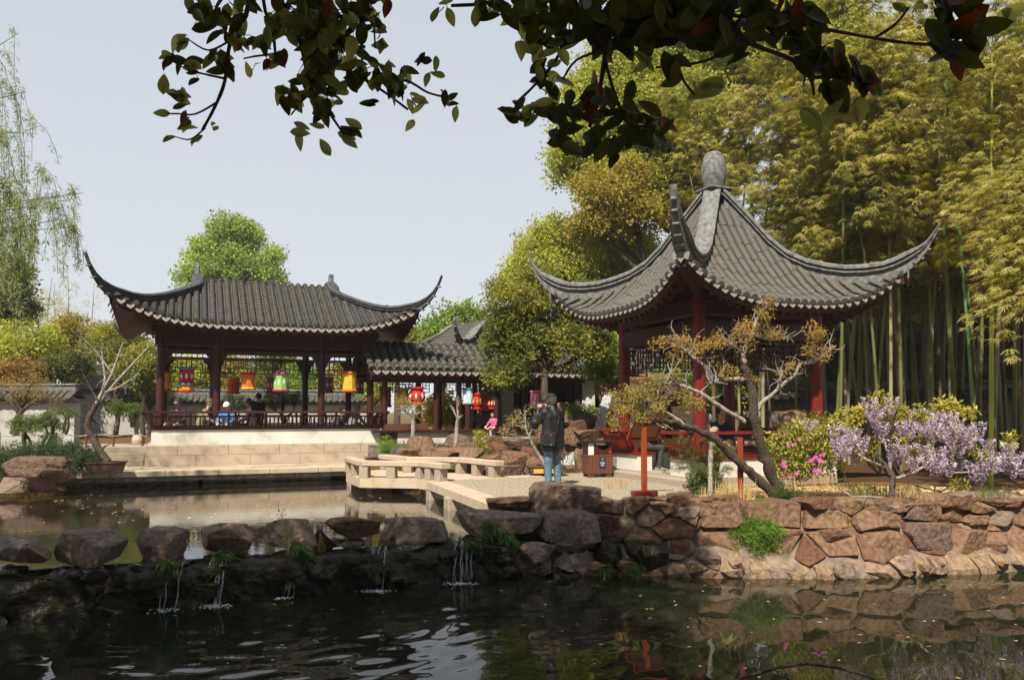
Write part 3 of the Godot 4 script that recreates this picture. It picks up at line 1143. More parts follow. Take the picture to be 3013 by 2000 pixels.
func fret(w: float, h: float, cell: float, turn: Basis, o: Vector3, bar: float, ends: float) -> Shape:
	# hanging lattice: a frame filled with broken key-pattern bars, deeper at its two ends
	var s := Shape.new()
	var nx := int(round(w / cell))
	var ny := int(round(h / cell))
	var cx := w / nx
	var cy := h / ny
	s.box(o, Vector3(w, bar * 1.4, bar * 1.4), turn)
	var deep := func(i: int) -> int:
		return ny if minf(i + 0.5, nx - i - 0.5) * cx < ends else ny - 1
	for i in nx + 1:
		var x := -w * 0.5 + i * cx
		for j in ny:
			var keep := (i * 7 + j * 3) % 4 != 0 or i == 0 or i == nx
			if keep and j < maxi(deep.call(mini(i, nx - 1)), deep.call(maxi(i - 1, 0))):
				s.box(o + turn * Vector3(x, -(j + 0.5) * cy, 0), Vector3(bar, cy, bar), turn)
	for j in range(1, ny + 1):
		for i in nx:
			var last: bool = j == deep.call(i)
			if j > deep.call(i) or (not last and (i * 3 + j * 5) % 4 == 1):
				continue
			s.box(o + turn * Vector3(-w * 0.5 + (i + 0.5) * cx, -j * cy, 0), Vector3(cx + bar, bar, bar * 1.05), turn)
	return s


# bench back of slats leaning outwards along the line from A to B
func bench_back(parent: Node3D, a: Vector3, b: Vector3, out: Vector3, high: float, lean: float, m: Material, slats := true) -> void:
	var p := Node3D.new()
	p.name = numbered("bench_back", parent)
	parent.add_child(p, true)
	var tilt := out * lean + Vector3.UP * high
	var e := (b - a).normalized()
	var long := a.distance_to(b)
	for f in [[1.0, 0.06, 0.07], [0.72, 0.045, 0.05], [0.08, 0.05, 0.06]]:
		var s := Shape.new()
		var w: float = 1.0 if f[0] > 0.5 else 0.0
		s.bar(a + tilt * f[0] - e * 0.1 * w, b + tilt * f[0] + e * 0.1 * w, f[2], f[1], 0.008)
		obj("rail", s, m, p)
	var n := maxi(2, int(long / 0.115))
	if slats:
		for i in n + 1:
			var o := a + e * (long * i / n)
			var s := Shape.new()
			var thick := 0.06 if i % 8 == 0 or i == n else 0.032
			var upto := 1.0 if i % 8 == 0 or i == n else 0.72
			var mid := o + tilt * 0.4 + out * -0.05
			s.bar(o, mid, thick, thick * 0.8)
			s.bar(mid, o + tilt * upto, thick, thick * 0.8)
			obj("slat", s, m, p)
	for q in [a, b]:
		var s := Shape.new()
		s.bar(q, q + tilt * 0.4 - out * 0.06, 0.07, 0.07, 0.006)
		s.bar(q + tilt * 0.4 - out * 0.06, q + tilt * 1.02, 0.07, 0.07, 0.006)
		obj("end_stile", s, m, p)


func column(parent: Node3D, x: float, z: float, y0: float, y1: float, r: float, m: Material) -> void:
	var s := Shape.new()
	s.lathe(Vector3(x, y0, z), [Vector2(r * 1.02, 0), Vector2(r, 0.3), Vector2(r * 0.97, y1 - y0)], 18)
	obj("column", s, m, parent)
	var b := Shape.new()
	b.lathe(Vector3(x, y0 - 0.02, z), [Vector2(r * 1.3, 0), Vector2(r * 1.55, 0.06), Vector2(r * 1.3, 0.14), Vector2(0, 0.14)], 16)
	obj("column_base", b, M.granite, parent)


func block(parent: Node3D, called: String, o: Vector3, size: Vector3, m: Material, cut := 0.008) -> void:
	var s := Shape.new()
	s.box(o, size, Basis.IDENTITY, cut)
	obj(called, s, m, parent)


func right_pavilion() -> void:
	var h := thing("square_pavilion", "red-columned square garden pavilion with upswept pyramid roof and egg-shaped stone finial", "pavilion", Vector3(4.42, 0, -17.38), deg_to_rad(22))
	var fl := 1.0
	# floor and step
	for i in 4:
		for j in 3:
			block(h, "floor_slab", Vector3(-1.275 + i * 0.85, fl - 0.1, -1.14 + j * 1.14), Vector3(0.845, 0.2, 1.135), M.granite, 0.006)
	block(h, "step", Vector3(-1.85, 0.9, 0.0), Vector3(0.34, 0.14, 3.6), M.granite, 0.01)
	# seat walls: white plaster under red boards
	for w in [[-1.52, -1.075, 0.36, 1.25, -1], [-1.52, 1.25, 0.36, 0.9, -1], [0.0, 1.52, 3.4, 0.36, 1], [1.52, 0.0, 0.36, 2.66, 0], [0.0, -1.52, 3.4, 0.36, 0]]:
		block(h, "seat_wall", Vector3(w[0], fl + 0.16, w[1]), Vector3(w[2], 0.34, w[3]), M.plaster, 0.004)
		block(h, "seat_board", Vector3(w[0], fl + 0.36, w[1]), Vector3(w[2] + 0.1, 0.06, w[3] + 0.06), M.wood_red, 0.01)
	var y := fl + 0.38
	bench_back(h, Vector3(-1.68, y, -1.66), Vector3(-1.68, y, -0.5), Vector3.LEFT, 0.47, 0.3, M.wood_red)
	bench_back(h, Vector3(-1.68, y, 0.84), Vector3(-1.68, y, 1.66), Vector3.LEFT, 0.47, 0.3, M.wood_red)
	bench_back(h, Vector3(-1.66, y, 1.68), Vector3(1.66, y, 1.68), Vector3.BACK, 0.47, 0.26, M.wood_red, false)
	bench_back(h, Vector3(1.68, y, 1.66), Vector3(1.68, y, -1.66), Vector3.RIGHT, 0.47, 0.26, M.wood_red, false)
	bench_back(h, Vector3(1.66, y, -1.68), Vector3(-1.66, y, -1.68), Vector3.FORWARD, 0.47, 0.26, M.wood_red, false)
	for c in [[-1.44, 1.44], [1.44, 1.44], [-1.44, -1.44], [1.44, -1.44]]:
		column(h, c[0], c[1], fl, 4.5, 0.125, M.wood_red)
	for q in 4:
		var b := Basis(Vector3.UP, q * PI / 2)
		var s := Shape.new()
		s.bar(b * Vector3(-1.44, 3.86, 1.44), b * Vector3(1.44, 3.86, 1.44), 0.12, 0.34, 0.01)
		obj("beam", s, M.wood_maroon, h)
		s = Shape.new()
		s.bar(b * Vector3(-1.44, 4.3, 1.44), b * Vector3(1.44, 4.3, 1.44), 0.18, 0.34, 0.03)
		obj("purlin", s, M.wood_maroon, h)
		obj("hanging_lattice", fret(2.6, 0.56, 0.115, b, b * Vector3(0, 3.62, 1.44), 0.026, 0.5), M.wood_maroon, h)
		s = Shape.new()
		s.bar(b * Vector3(-1.44, 4.3, 0), b * Vector3(0, 4.3, 0), 0.12, 0.12)
		obj("tie_beam", s, M.wood_maroon, h)
	pyramid_roof(h)


# A hip-and-gable roof without a top ridge. hx, hz: half its eaves; gx: where its gables stand
class Roof:
	var hx := 3.85
	var hz := 2.75
	var gx := 1.9
	var low := 4.5
	var top := 6.02
	var lift := 0.62

	func rise(m: float) -> float:
		# m: how far in from the eaves
		var z := hz - m
		var ze := sqrt(z * z + 0.09) - 0.3
		return low + (top - low) * pow(maxf(0.0, 1.0 - ze / (sqrt(hz * hz + 0.09) - 0.3)), 1.12)

	func up(along: float, half: float, m: float) -> float:
		return lift * pow(clampf((absf(along) - half * 0.28) / (half * 0.72), 0, 1.1), 2.7) * clampf(1.0 - m / 1.9, 0, 1)

	func front(x: float, m: float, s: float) -> Vector3:
		var flare := 0.14 * pow(clampf((absf(x) - hx * 0.5) / (hx * 0.5), 0, 1), 3.0) * clampf(1.0 - m, 0, 1)
		return Vector3(x, rise(m) + up(x, hx, m), s * (hz - m + flare))

	func side(z: float, m: float, s: float) -> Vector3:
		var flare := 0.14 * pow(clampf((absf(z) - hz * 0.4) / (hz * 0.6), 0, 1), 3.0) * clampf(1.0 - m, 0, 1)
		return Vector3(s * (hx - m + flare), rise(m) + up(z, hz, m), z)


func hip_gable_roof(hall: Node3D, r: Roof, gap: float, m_tile: Material, m_ridge: Material, m_drip: Material, horns := true) -> void:
	var roof := Node3D.new()
	roof.name = "roof"
	hall.add_child(roof, true)
	var gm := r.hx - r.gx
	for sg in [1.0, -1.0]:
		# long slope
		var top := []
		var low := []
		for i in 17:
			var f := i / 16.0
			var a := PackedVector3Array()
			var b := PackedVector3Array()
			for j in 41:
				var e := j / 20.0 - 1.0
				var m := r.hz * (1.0 - f)
				var x := e * minf(r.hx - m, r.hx) if m < gm else e * r.gx
				var p := r.front(x, m, sg)
				a.append(p + Vector3.UP * 0.01)
				b.append(p + Vector3.DOWN * 0.15 - Vector3(0, 0, sg * 0.03 * f))
			top.append(a)
			low.append(b)
		var s := Shape.new()
		s.grid(top)
		obj("tile_bed", s, M.tile_grey, roof)
		s = Shape.new()
		s.grid(low, Vector3.DOWN)
		for j in 40:
			if sg > 0:
				s.quad(low[16][j], top[16][j], top[16][j + 1], low[16][j + 1])
			else:
				s.quad(low[16][j + 1], top[16][j + 1], top[16][j], low[16][j])
		obj("eave_boards", s, M.wood_maroon, roof)
		var n := int(r.hx * 2 / gap)
		var raf := Shape.new()
		for i in n + 1:
			var x := (i - n * 0.5) * gap
			var end := r.front(x, 0, sg)
			raf.bar(r.front(x * 0.76, 1.2, sg) + Vector3.DOWN * 0.22, end + Vector3(0, -0.2, -sg * 0.06), 0.06, 0.07)
			var start := maxf(r.hx - absf(x), 0.12) if absf(x) > r.gx + 0.02 else r.hz
			var k := maxi(1, int(start / (gap * 0.7)))
			var path := []
			for q in k + 1:
				path.append(r.front(x, lerpf(start, -0.03, float(q) / k), sg) + Vector3.UP * 0.045)
			obj("tile_row", tile_row(path, Vector3.RIGHT, gap * 0.38, 0.1), [m_tile, M.tile_worn, M.tile_cool, m_tile][int(rnd(0, 3.99))], roof)
			if i < n:
				var xm := x + gap * 0.5
				obj("drip_tile", drip(r.front(xm, -0.03, sg) + Vector3.UP * 0.005, Vector3(0, 0, sg), Vector3.RIGHT, gap * 0.92), m_drip, roof)
		obj("rafters", raf, M.wood_maroon, roof)
		# end slope under the gable
		top = []
		low = []
		for i in 9:
			var f := i / 8.0
			var m := gm * (1.0 - f)
			var a := PackedVector3Array()
			var b := PackedVector3Array()
			for j in 21:
				var z := (j / 10.0 - 1.0) * (r.hz - m)
				var p := r.side(z, m, sg)
				a.append(p + Vector3.UP * 0.01)
				b.append(p + Vector3.DOWN * 0.15 - Vector3(sg * 0.03 * f, 0, 0))
			top.append(a)
			low.append(b)
		s = Shape.new()
		s.grid(top)
		obj("tile_bed", s, M.tile_grey, roof)
		s = Shape.new()
		s.grid(low, Vector3.DOWN)
		for j in 20:
			if sg < 0:
				s.quad(low[8][j], top[8][j], top[8][j + 1], low[8][j + 1])
			else:
				s.quad(low[8][j + 1], top[8][j + 1], top[8][j], low[8][j])
		obj("eave_boards", s, M.wood_maroon, roof)
		n = int(r.hz * 2 / gap)
		for i in n + 1:
			var z := (i - n * 0.5) * gap
			var start := minf(maxf(r.hz - absf(z), 0.12), gm)
			var k := maxi(1, int(start / (gap * 0.7)))
			var path := []
			for q in k + 1:
				path.append(r.side(z, lerpf(start, -0.03, float(q) / k), sg) + Vector3.UP * 0.045)
			obj("tile_row", tile_row(path, Vector3.BACK, gap * 0.38, 0.1), [m_tile, M.tile_worn, M.tile_cool, m_tile][int(rnd(0, 3.99))], roof)
			if i < n:
				obj("drip_tile", drip(r.side(z + gap * 0.5, -0.03, sg) + Vector3.UP * 0.005, Vector3(sg, 0, 0), Vector3.BACK, gap * 0.82), m_drip, roof)
		# gable wall
		s = Shape.new()
		var line := []
		for j in 25:
			var z := (j / 12.0 - 1.0) * (r.hz - gm + 0.05)
			line.append(Vector2(z, r.rise(r.hz - absf(z)) - 0.03))
		line.append(Vector2(r.hz - gm + 0.05, r.rise(gm) - 0.2))
		line.append(Vector2(-(r.hz - gm + 0.05), r.rise(gm) - 0.2))
		s.plate(Vector3(sg * (r.gx - 0.06), 0, 0), Vector3.BACK, Vector3.UP, line, 0.1)
		obj("gable", s, M.ridge_grey, roof)
		# ridges: from the roll of the roof down the gable edge, along the hip and up into the horn
		for fb in [1.0, -1.0]:
			var pts := []
			var high := []
			pts.append(Vector3(sg * r.gx, r.rise(r.hz - 0.12) - 0.06, fb * 0.12))
			high.append(0.3)
			for q in 3:
				var m := lerpf(r.hz - 0.4, gm, (q + 0.5) / 3.0)
				pts.append(Vector3(sg * (r.gx + 0.02), r.rise(m) - 0.05, fb * (r.hz - m)))
				high.append(0.3)
			for q in 9:
				var m := gm * (1.0 - (q + 0.4) / 9.0)
				pts.append(Vector3(sg * (r.hx - m + 0.02), r.rise(m) + r.up(r.hx - m, r.hx, m) * 0.95 - 0.05, fb * (r.hz - m + 0.02)))
				high.append(lerpf(0.3, 0.36, q / 8.0))
			var c: Vector3 = pts[pts.size() - 1]
			var k := r.lift / 0.62
			for q in ([[0.12, 0.06, 0.32], [0.25, 0.15, 0.28], [0.40, 0.30, 0.22], [0.53, 0.50, 0.16], [0.64, 0.76, 0.1], [0.72, 1.04, 0.06]] if horns else [[0.1, 0.04, 0.3], [0.2, 0.12, 0.2]]):
				pts.append(c + Vector3(sg * q[0] * k, q[1] * k, fb * q[0] * k))
				high.append(q[2] * k)
			obj("hip_ridge", ridge(pts, high, 0.19), m_ridge, roof)
			if horns:
				var out := Vector3(sg, 0, fb).normalized()
				var side := Vector3.UP.cross(out)
				for q in 4:
					s = Shape.new()
					s.box(pts[pts.size() - 5 + q] + out * 0.03 + Vector3.UP * 0.02, Vector3(0.14 - q * 0.014, 0.035, 0.09) * k, Basis(side, Vector3.UP, side.cross(Vector3.UP)), 0.006)
					obj("horn_band", s, M.tile_pale, roof)
			s = Shape.new()
			s.bar(Vector3(sg * (r.hx - 1.5), r.rise(1.3) - 0.3, fb * (r.hz - 1.5)), Vector3(sg * (r.hx + 0.02), r.low + r.lift - 0.1, fb * (r.hz + 0.02)), 0.15, 0.18, 0.02)
			obj("corner_beam", s, M.wood_maroon, roof)
		s = Shape.new()
		s.box(Vector3(sg * (r.gx + 0.02), r.top + 0.24, 0), Vector3(0.13, 0.44, 0.26), Basis.IDENTITY, 0.03)
		obj("ridge_block", s, M.ridge_grey, roof)


func left_hall() -> void:
	var h := thing("waterside_hall", "open waterside pavilion with dark maroon columns, grey tile roof and upswept eaves", "pavilion", Vector3(-7.37, 0, -23.92), deg_to_rad(22))
	var fl := 1.38
	# base in two courses of long blocks, plaster seat wall over it
	var base := Node3D.new()
	base.name = "stone_base"
	h.add_child(base, true)
	for j in 2:
		var cuts := [-3.12, -1.9, -0.55, 0.75, 2.0, 3.12] if j == 0 else [-3.12, -2.35, -1.1, 0.2, 1.4, 2.4, 3.12]
		for i in cuts.size() - 1:
			block(base, "block", Vector3((cuts[i] + cuts[i + 1]) * 0.5, 0.86 + 0.13 + j * 0.262, 2.2), Vector3(cuts[i + 1] - cuts[i] - 0.006, 0.257, 0.4), M.granite_warm, 0.006)
	for sg in [-1.0, 1.0]:
		for j in 2:
			for i in 4:
				block(base, "block", Vector3(sg * 2.92, 0.99 + j * 0.262, -1.8 + i * 1.0), Vector3(0.4, 0.257, 0.99), M.granite_warm, 0.006)
	block(base, "floor", Vector3(0, fl - 0.1, 0), Vector3(5.9, 0.18, 4.3), M.granite, 0.01)
	block(h, "parapet", Vector3(0, fl + 0.2, 2.12), Vector3(5.96, 0.4, 0.3), M.plaster, 0.004)
	for sg in [-1.0, 1.0]:
		block(h, "parapet", Vector3(sg * 2.84, fl + 0.2, 1.5), Vector3(0.28, 0.4, 0.92), M.plaster, 0.004)
	block(h, "seat_board", Vector3(0, fl + 0.43, 2.06), Vector3(6.06, 0.06, 0.5), M.wood_maroon, 0.01)
	bench_back(h, Vector3(-2.98, fl + 0.46, 2.28), Vector3(2.98, fl + 0.46, 2.28), Vector3.BACK, 0.4, 0.26, M.wood_maroon)
	bench_back(h, Vector3(-2.98, fl + 0.46, 1.1), Vector3(-2.98, fl + 0.46, 2.28), Vector3.LEFT, 0.4, 0.22, M.wood_maroon)
	bench_back(h, Vector3(2.98, fl + 0.46, 2.28), Vector3(2.98, fl + 0.46, 1.1), Vector3.RIGHT, 0.4, 0.22, M.wood_maroon)
	block(h, "back_bench", Vector3(0.9, fl + 0.43, -1.75), Vector3(3.6, 0.06, 0.36), M.wood_maroon, 0.01)
	bench_back(h, Vector3(-0.7, fl + 0.46, -1.95), Vector3(2.7, fl + 0.46, -1.95), Vector3.FORWARD, 0.4, 0.15, M.wood_maroon)
	for x in [-2.8, -1.4, 1.4, 2.8]:
		column(h, x, 1.7, fl, 4.4, 0.1, M.wood_maroon)
		column(h, x, -1.7, fl, 4.4, 0.1, M.wood_maroon)
	for z in [1.7, -1.7]:
		block(h, "beam", Vector3(0, 4.2, z), Vector3(5.9, 0.34, 0.16), M.wood_maroon, 0.01)
		block(h, "purlin", Vector3(0, 4.46, z), Vector3(6.1, 0.18, 0.2), M.wood_maroon, 0.03)
		block(h, "tie_rail", Vector3(0, 3.9, z), Vector3(5.6, 0.07, 0.1), M.wood_maroon, 0.01)
		for p in [[-2.1, 1.2], [0.0, 2.6], [2.1, 1.2]]:
			obj("hanging_lattice", fret(p[1], 0.52, 0.13, Basis.IDENTITY, Vector3(p[0], 3.84, z), 0.022, 0.3), M.wood_maroon, h)
		for x in [-2.8, -1.4, 1.4, 2.8]:
			for sg in [-1.0, 1.0]:
				if absf(x + sg * 0.2) < 2.8:
					var s := Shape.new()
					s.plate(Vector3(x, 3.86, z), Vector3(sg, 0, 0), Vector3.UP, [Vector2(0.08, 0), Vector2(0.3, 0), Vector2(0.26, -0.1), Vector2(0.18, -0.16), Vector2(0.17, -0.3), Vector2(0.08, -0.42)], 0.06)
					obj("bracket", s, M.wood_maroon, h)
	for x in [-2.8, 2.8]:
		block(h, "beam", Vector3(x, 4.2, 0), Vector3(0.16, 0.34, 3.4), M.wood_maroon, 0.01)
		obj("hanging_lattice", fret(3.1, 0.52, 0.13, Basis(Vector3.UP, PI / 2), Vector3(x, 3.84, 0), 0.022, 0.3), M.wood_maroon, h)
	for x in [-1.4, 1.4]:
		block(h, "cross_beam", Vector3(x, 4.35, 0), Vector3(0.2, 0.3, 3.4), M.wood_maroon, 0.02)
	var s2 := Shape.new()
	s2.box(Vector3(2.05, 4.1, 1.84), Vector3(0.1, 0.16, 0.16), Basis(Vector3.UP, 0.4), 0.02)
	obj("floodlight", s2, M.ridge_dark, h)
	hip_gable_roof(h, Roof.new(), 0.205, M.tile_grey, M.ridge_dark, M.tile_pale)
	# stone landing before it
	var land := Node3D.new()
	land.name = "stone_landing"
	land.transform = h.transform
	add_child(land, true)
	land.set_meta("kind", "structure")
	for i in 6:
		block(land, "edge_stone", Vector3(-4.35 + i * 1.18, 0.795, 4.12), Vector3(1.174, 0.13, 0.42), M.granite_warm, 0.012)
	for i in 4:
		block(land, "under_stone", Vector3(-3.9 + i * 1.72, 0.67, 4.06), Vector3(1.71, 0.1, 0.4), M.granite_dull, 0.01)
	for j in 3:
		for i in 5:
			block(land, "paving_slab", Vector3(-4.2 + i * 1.44 - (j % 2) * 0.3, 0.79, 3.6 - j * 0.62), Vector3(1.434, 0.14, 0.614), M.granite if (i + j) % 2 else M.granite_warm, 0.008)
	for i in 2:
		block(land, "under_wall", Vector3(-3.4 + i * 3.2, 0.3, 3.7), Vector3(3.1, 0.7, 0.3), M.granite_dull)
	# steps up on its left, and the paved court they lead to
	for j in 3:
		block(land, "stair_step", Vector3(-3.75, 0.94 + j * 0.15, 1.85 - j * 0.42), Vector3(1.2, 0.15, 0.46), M.granite, 0.01)
	block(land, "court_slab", Vector3(-5.2, 1.2, -1.2), Vector3(4.0, 0.12, 3.4), M.granite, 0.01)


func corridor() -> void:
	# roofed walk behind, on the right of the hall
	var h := thing("covered_walk", "low covered walk with rolled grey tile roof and dark posts behind the rockery", "covered walkway", Vector3(-2.27, 2.84, -24.60) * Vector3(1, 0, 1), deg_to_rad(23))
	var roof := Node3D.new()
	roof.name = "roof"
	h.add_child(roof, true)
	var half := 1.35
	var rise := func(z: float) -> float:
		var ze := sqrt(z * z + 0.06) - 0.245
		return 3.4 + 0.86 * pow(maxf(0, 1 - ze / (sqrt(half * half + 0.06) - 0.245)), 1.1)
	var n := 38
	for sg in [1.0, -1.0]:
		var top := []
		var low := []
		for i in 9:
			var z := half * i / 8.0
			top.append(PackedVector3Array([Vector3(-2.4, rise.call(z), sg * z), Vector3(6.9, rise.call(z), sg * z)]))
			low.append(PackedVector3Array([Vector3(-2.4, rise.call(z) - 0.14, sg * z), Vector3(6.9, rise.call(z) - 0.14, sg * z)]))
		var s := Shape.new()
		s.grid(top)
		obj("tile_bed", s, M.tile_grey, roof)
		s = Shape.new()
		s.grid(low, Vector3.DOWN)
		s.quad(low[8][0], top[8][0], top[8][1], low[8][1])
		obj("eave_boards", s, M.wood_maroon, roof)
		for i in n:
			var x := -2.35 + i * 0.245
			var path := []
			for k in 7:
				var z := lerpf(0.0, half + 0.03, k / 6.0)
				path.append(Vector3(x, rise.call(z) + 0.045, sg * z))
			obj("tile_row", tile_row(path, Vector3.RIGHT, 0.092, 0.1), [M.tile_grey, M.tile_worn, M.tile_cool][int(rnd(0, 2.99))], roof)
			if sg > 0:
				obj("drip_tile", drip(Vector3(x + 0.122, rise.call(half + 0.03) + 0.005, half + 0.03), Vector3.BACK, Vector3.RIGHT, 0.2), M.tile_pale, roof)
	for z in [0.95, -0.95]:
		for x in [-1.9, -0.35, 0.35, 1.55, 2.9, 4.3, 5.7]:
			column(h, x, z, 1.3, 3.4, 0.085, M.wood_maroon if z > 0 and x > 1 else M.wood_maroon)
		block(h, "beam", Vector3(2.2, 3.28, z), Vector3(9.0, 0.24, 0.14), M.wood_maroon)
		for x in [-1.12, 0.95, 2.2, 3.6, 5.0]:
			obj("hanging_lattice", fret(1.1, 0.3, 0.1, Basis.IDENTITY, Vector3(x, 3.12, z), 0.02, 0.2), M.wood_maroon, h)
	for q in [[-0.98, 1.6], [0.62, 1.35], [2.2, 1.6], [3.9, 1.5], [5.4, 1.3]]:
		block(h, "low_wall", Vector3(q[0] + 0.2, 1.5, 1.0), Vector3(q[1] - 0.06, 0.34, 0.2), M.plaster, 0.004)
	block(h, "seat_board", Vector3(2.2, 1.7, 1.0), Vector3(9.0, 0.06, 0.42), M.wood_maroon, 0.01)
	block(h, "low_wall", Vector3(2.2, 1.5, -1.0), Vector3(9.0, 0.34, 0.2), M.plaster_shaded, 0.004)
	block(h, "plinth", Vector3(2.2, 1.1, 0), Vector3(9.2, 0.44, 2.3), M.granite_dull, 0.01)
	# boarded bay next to the hall
	for i in 9:
		block(h, "plank", Vector3(-1.85 + i * 0.14, 1.6, 1.06), Vector3(0.135, 0.62, 0.05), M.wood_brown, 0.004)
	# hall with a curled gable behind it
	var b := thing("gabled_hall", "grey tiled hall with a curled gable and one upturned eave rising behind the covered walk", "hall", Vector3(-1.40, 3.07, -30.50) * Vector3(1, 0, 1), deg_to_rad(-58))
	var r := Roof.new()
	r.hx = 2.9
	r.hz = 2.2
	r.gx = 1.5
	r.low = 4.0
	r.top = 5.55
	r.lift = 0.5
	hip_gable_roof(b, r, 0.23, M.tile_grey, M.ridge_grey, M.tile_pale)
	for x in [-2.0, 2.0]:
		for z in [-1.4, 1.4]:
			column(b, x, z, 1.3, 4.2, 0.1, M.wood_maroon)
	block(b, "back_wall", Vector3(0, 2.7, -1.4), Vector3(4.2, 2.8, 0.15), M.wood_maroon)
	# shaded room beyond the rockery
	var d := thing("shaded_hall", "deep dark hall with a white end wall, half hidden by the trees behind the rockery", "hall", Vector3(1.84, 2.96, -26.50) * Vector3(1, 0, 1), deg_to_rad(14))
	block(d, "back_wall", Vector3(0.2, 2.4, -1.2), Vector3(4.2, 2.6, 0.15), M.wood_maroon)
	block(d, "side_wall", Vector3(-1.9, 2.4, -0.3), Vector3(0.15, 2.6, 1.7), M.wood_maroon)
	block(d, "white_wall", Vector3(0.33, 2.3, 1.05), Vector3(0.42, 1.9, 0.18), M.plaster)
	block(d, "white_wall", Vector3(1.75, 2.2, 0.9), Vector3(1.0, 1.7, 0.18), M.plaster_shaded)
	block(d, "eave_board", Vector3(0.2, 3.5, 0.8), Vector3(4.8, 0.2, 0.16), M.wood_maroon)
	for x in [-1.7, -0.3, 0.9, 2.2]:
		column(d, x, 0.9, 1.1, 3.5, 0.09, M.wood_maroon)
	var rs := Shape.new()
	rs.plate(Vector3(0.2, 0, -0.2), Vector3.FORWARD, Vector3.UP, [Vector2(-1.6, 3.5), Vector2(-0.2, 4.3), Vector2(0.2, 4.3), Vector2(1.6, 3.5), Vector2(1.6, 3.65), Vector2(0.2, 4.46), Vector2(-0.2, 4.46), Vector2(-1.6, 3.65)], 5.0)
	obj("roof", rs, M.tile_grey, d)


func capped_wall(called: String, label: String, a: Vector3, b: Vector3, high: float, m: Material, rows := true) -> void:
	var t := thing(called, label, "wall")
	var e := (b - a).normalized()
	var out := Vector3.UP.cross(-e).normalized()
	if out.z < 0:
		out = -out
	var s := Shape.new()
	s.bar(a + Vector3.UP * high * 0.5, b + Vector3.UP * high * 0.5, 0.3, high)
	obj("wall_face", s, m, t)
	s = Shape.new()
	s.bar(a + Vector3.UP * (high + 0.08), b + Vector3.UP * (high + 0.08), 0.42, 0.16)
	s.bar(a + Vector3.UP * (high + 0.5), b + Vector3.UP * (high + 0.5), 0.2, 0.2, 0.03)
	s.bar(a + Vector3.UP * (high + 0.65), b + Vector3.UP * (high + 0.65), 0.28, 0.08, 0.02)
	obj("coping", s, M.ridge_grey, t)
	s = Shape.new()
	var u := Vector3.UP * high
	for g in [1.0, -1.0]:
		var p: Vector3 = out * g
		var q := [a + u + p * 0.45 + Vector3.UP * 0.15, a + u + p * 0.06 + Vector3.UP * 0.44, b + u + p * 0.06 + Vector3.UP * 0.44, b + u + p * 0.45 + Vector3.UP * 0.15]
		if (q[3] - q[0]).cross(q[1] - q[0]).y > 0:
			s.quad(q[0], q[1], q[2], q[3])
		else:
			s.quad(q[3], q[2], q[1], q[0])
	obj("tile_bed", s, M.tile_grey, t)
	if rows:
		var n := int(a.distance_to(b) / 0.26)
		var cover := Shape.new()
		for i in n:
			var o := a + e * (i + 0.5) * 0.26 + u
			cover.tube([o + out * 0.05 + Vector3.UP * 0.45, o + out * 0.47 + Vector3.UP * 0.16], [0.06, 0.07], 6)
		obj("tile_rows", cover, M.tile_grey, t).set_meta("kind", "stuff")


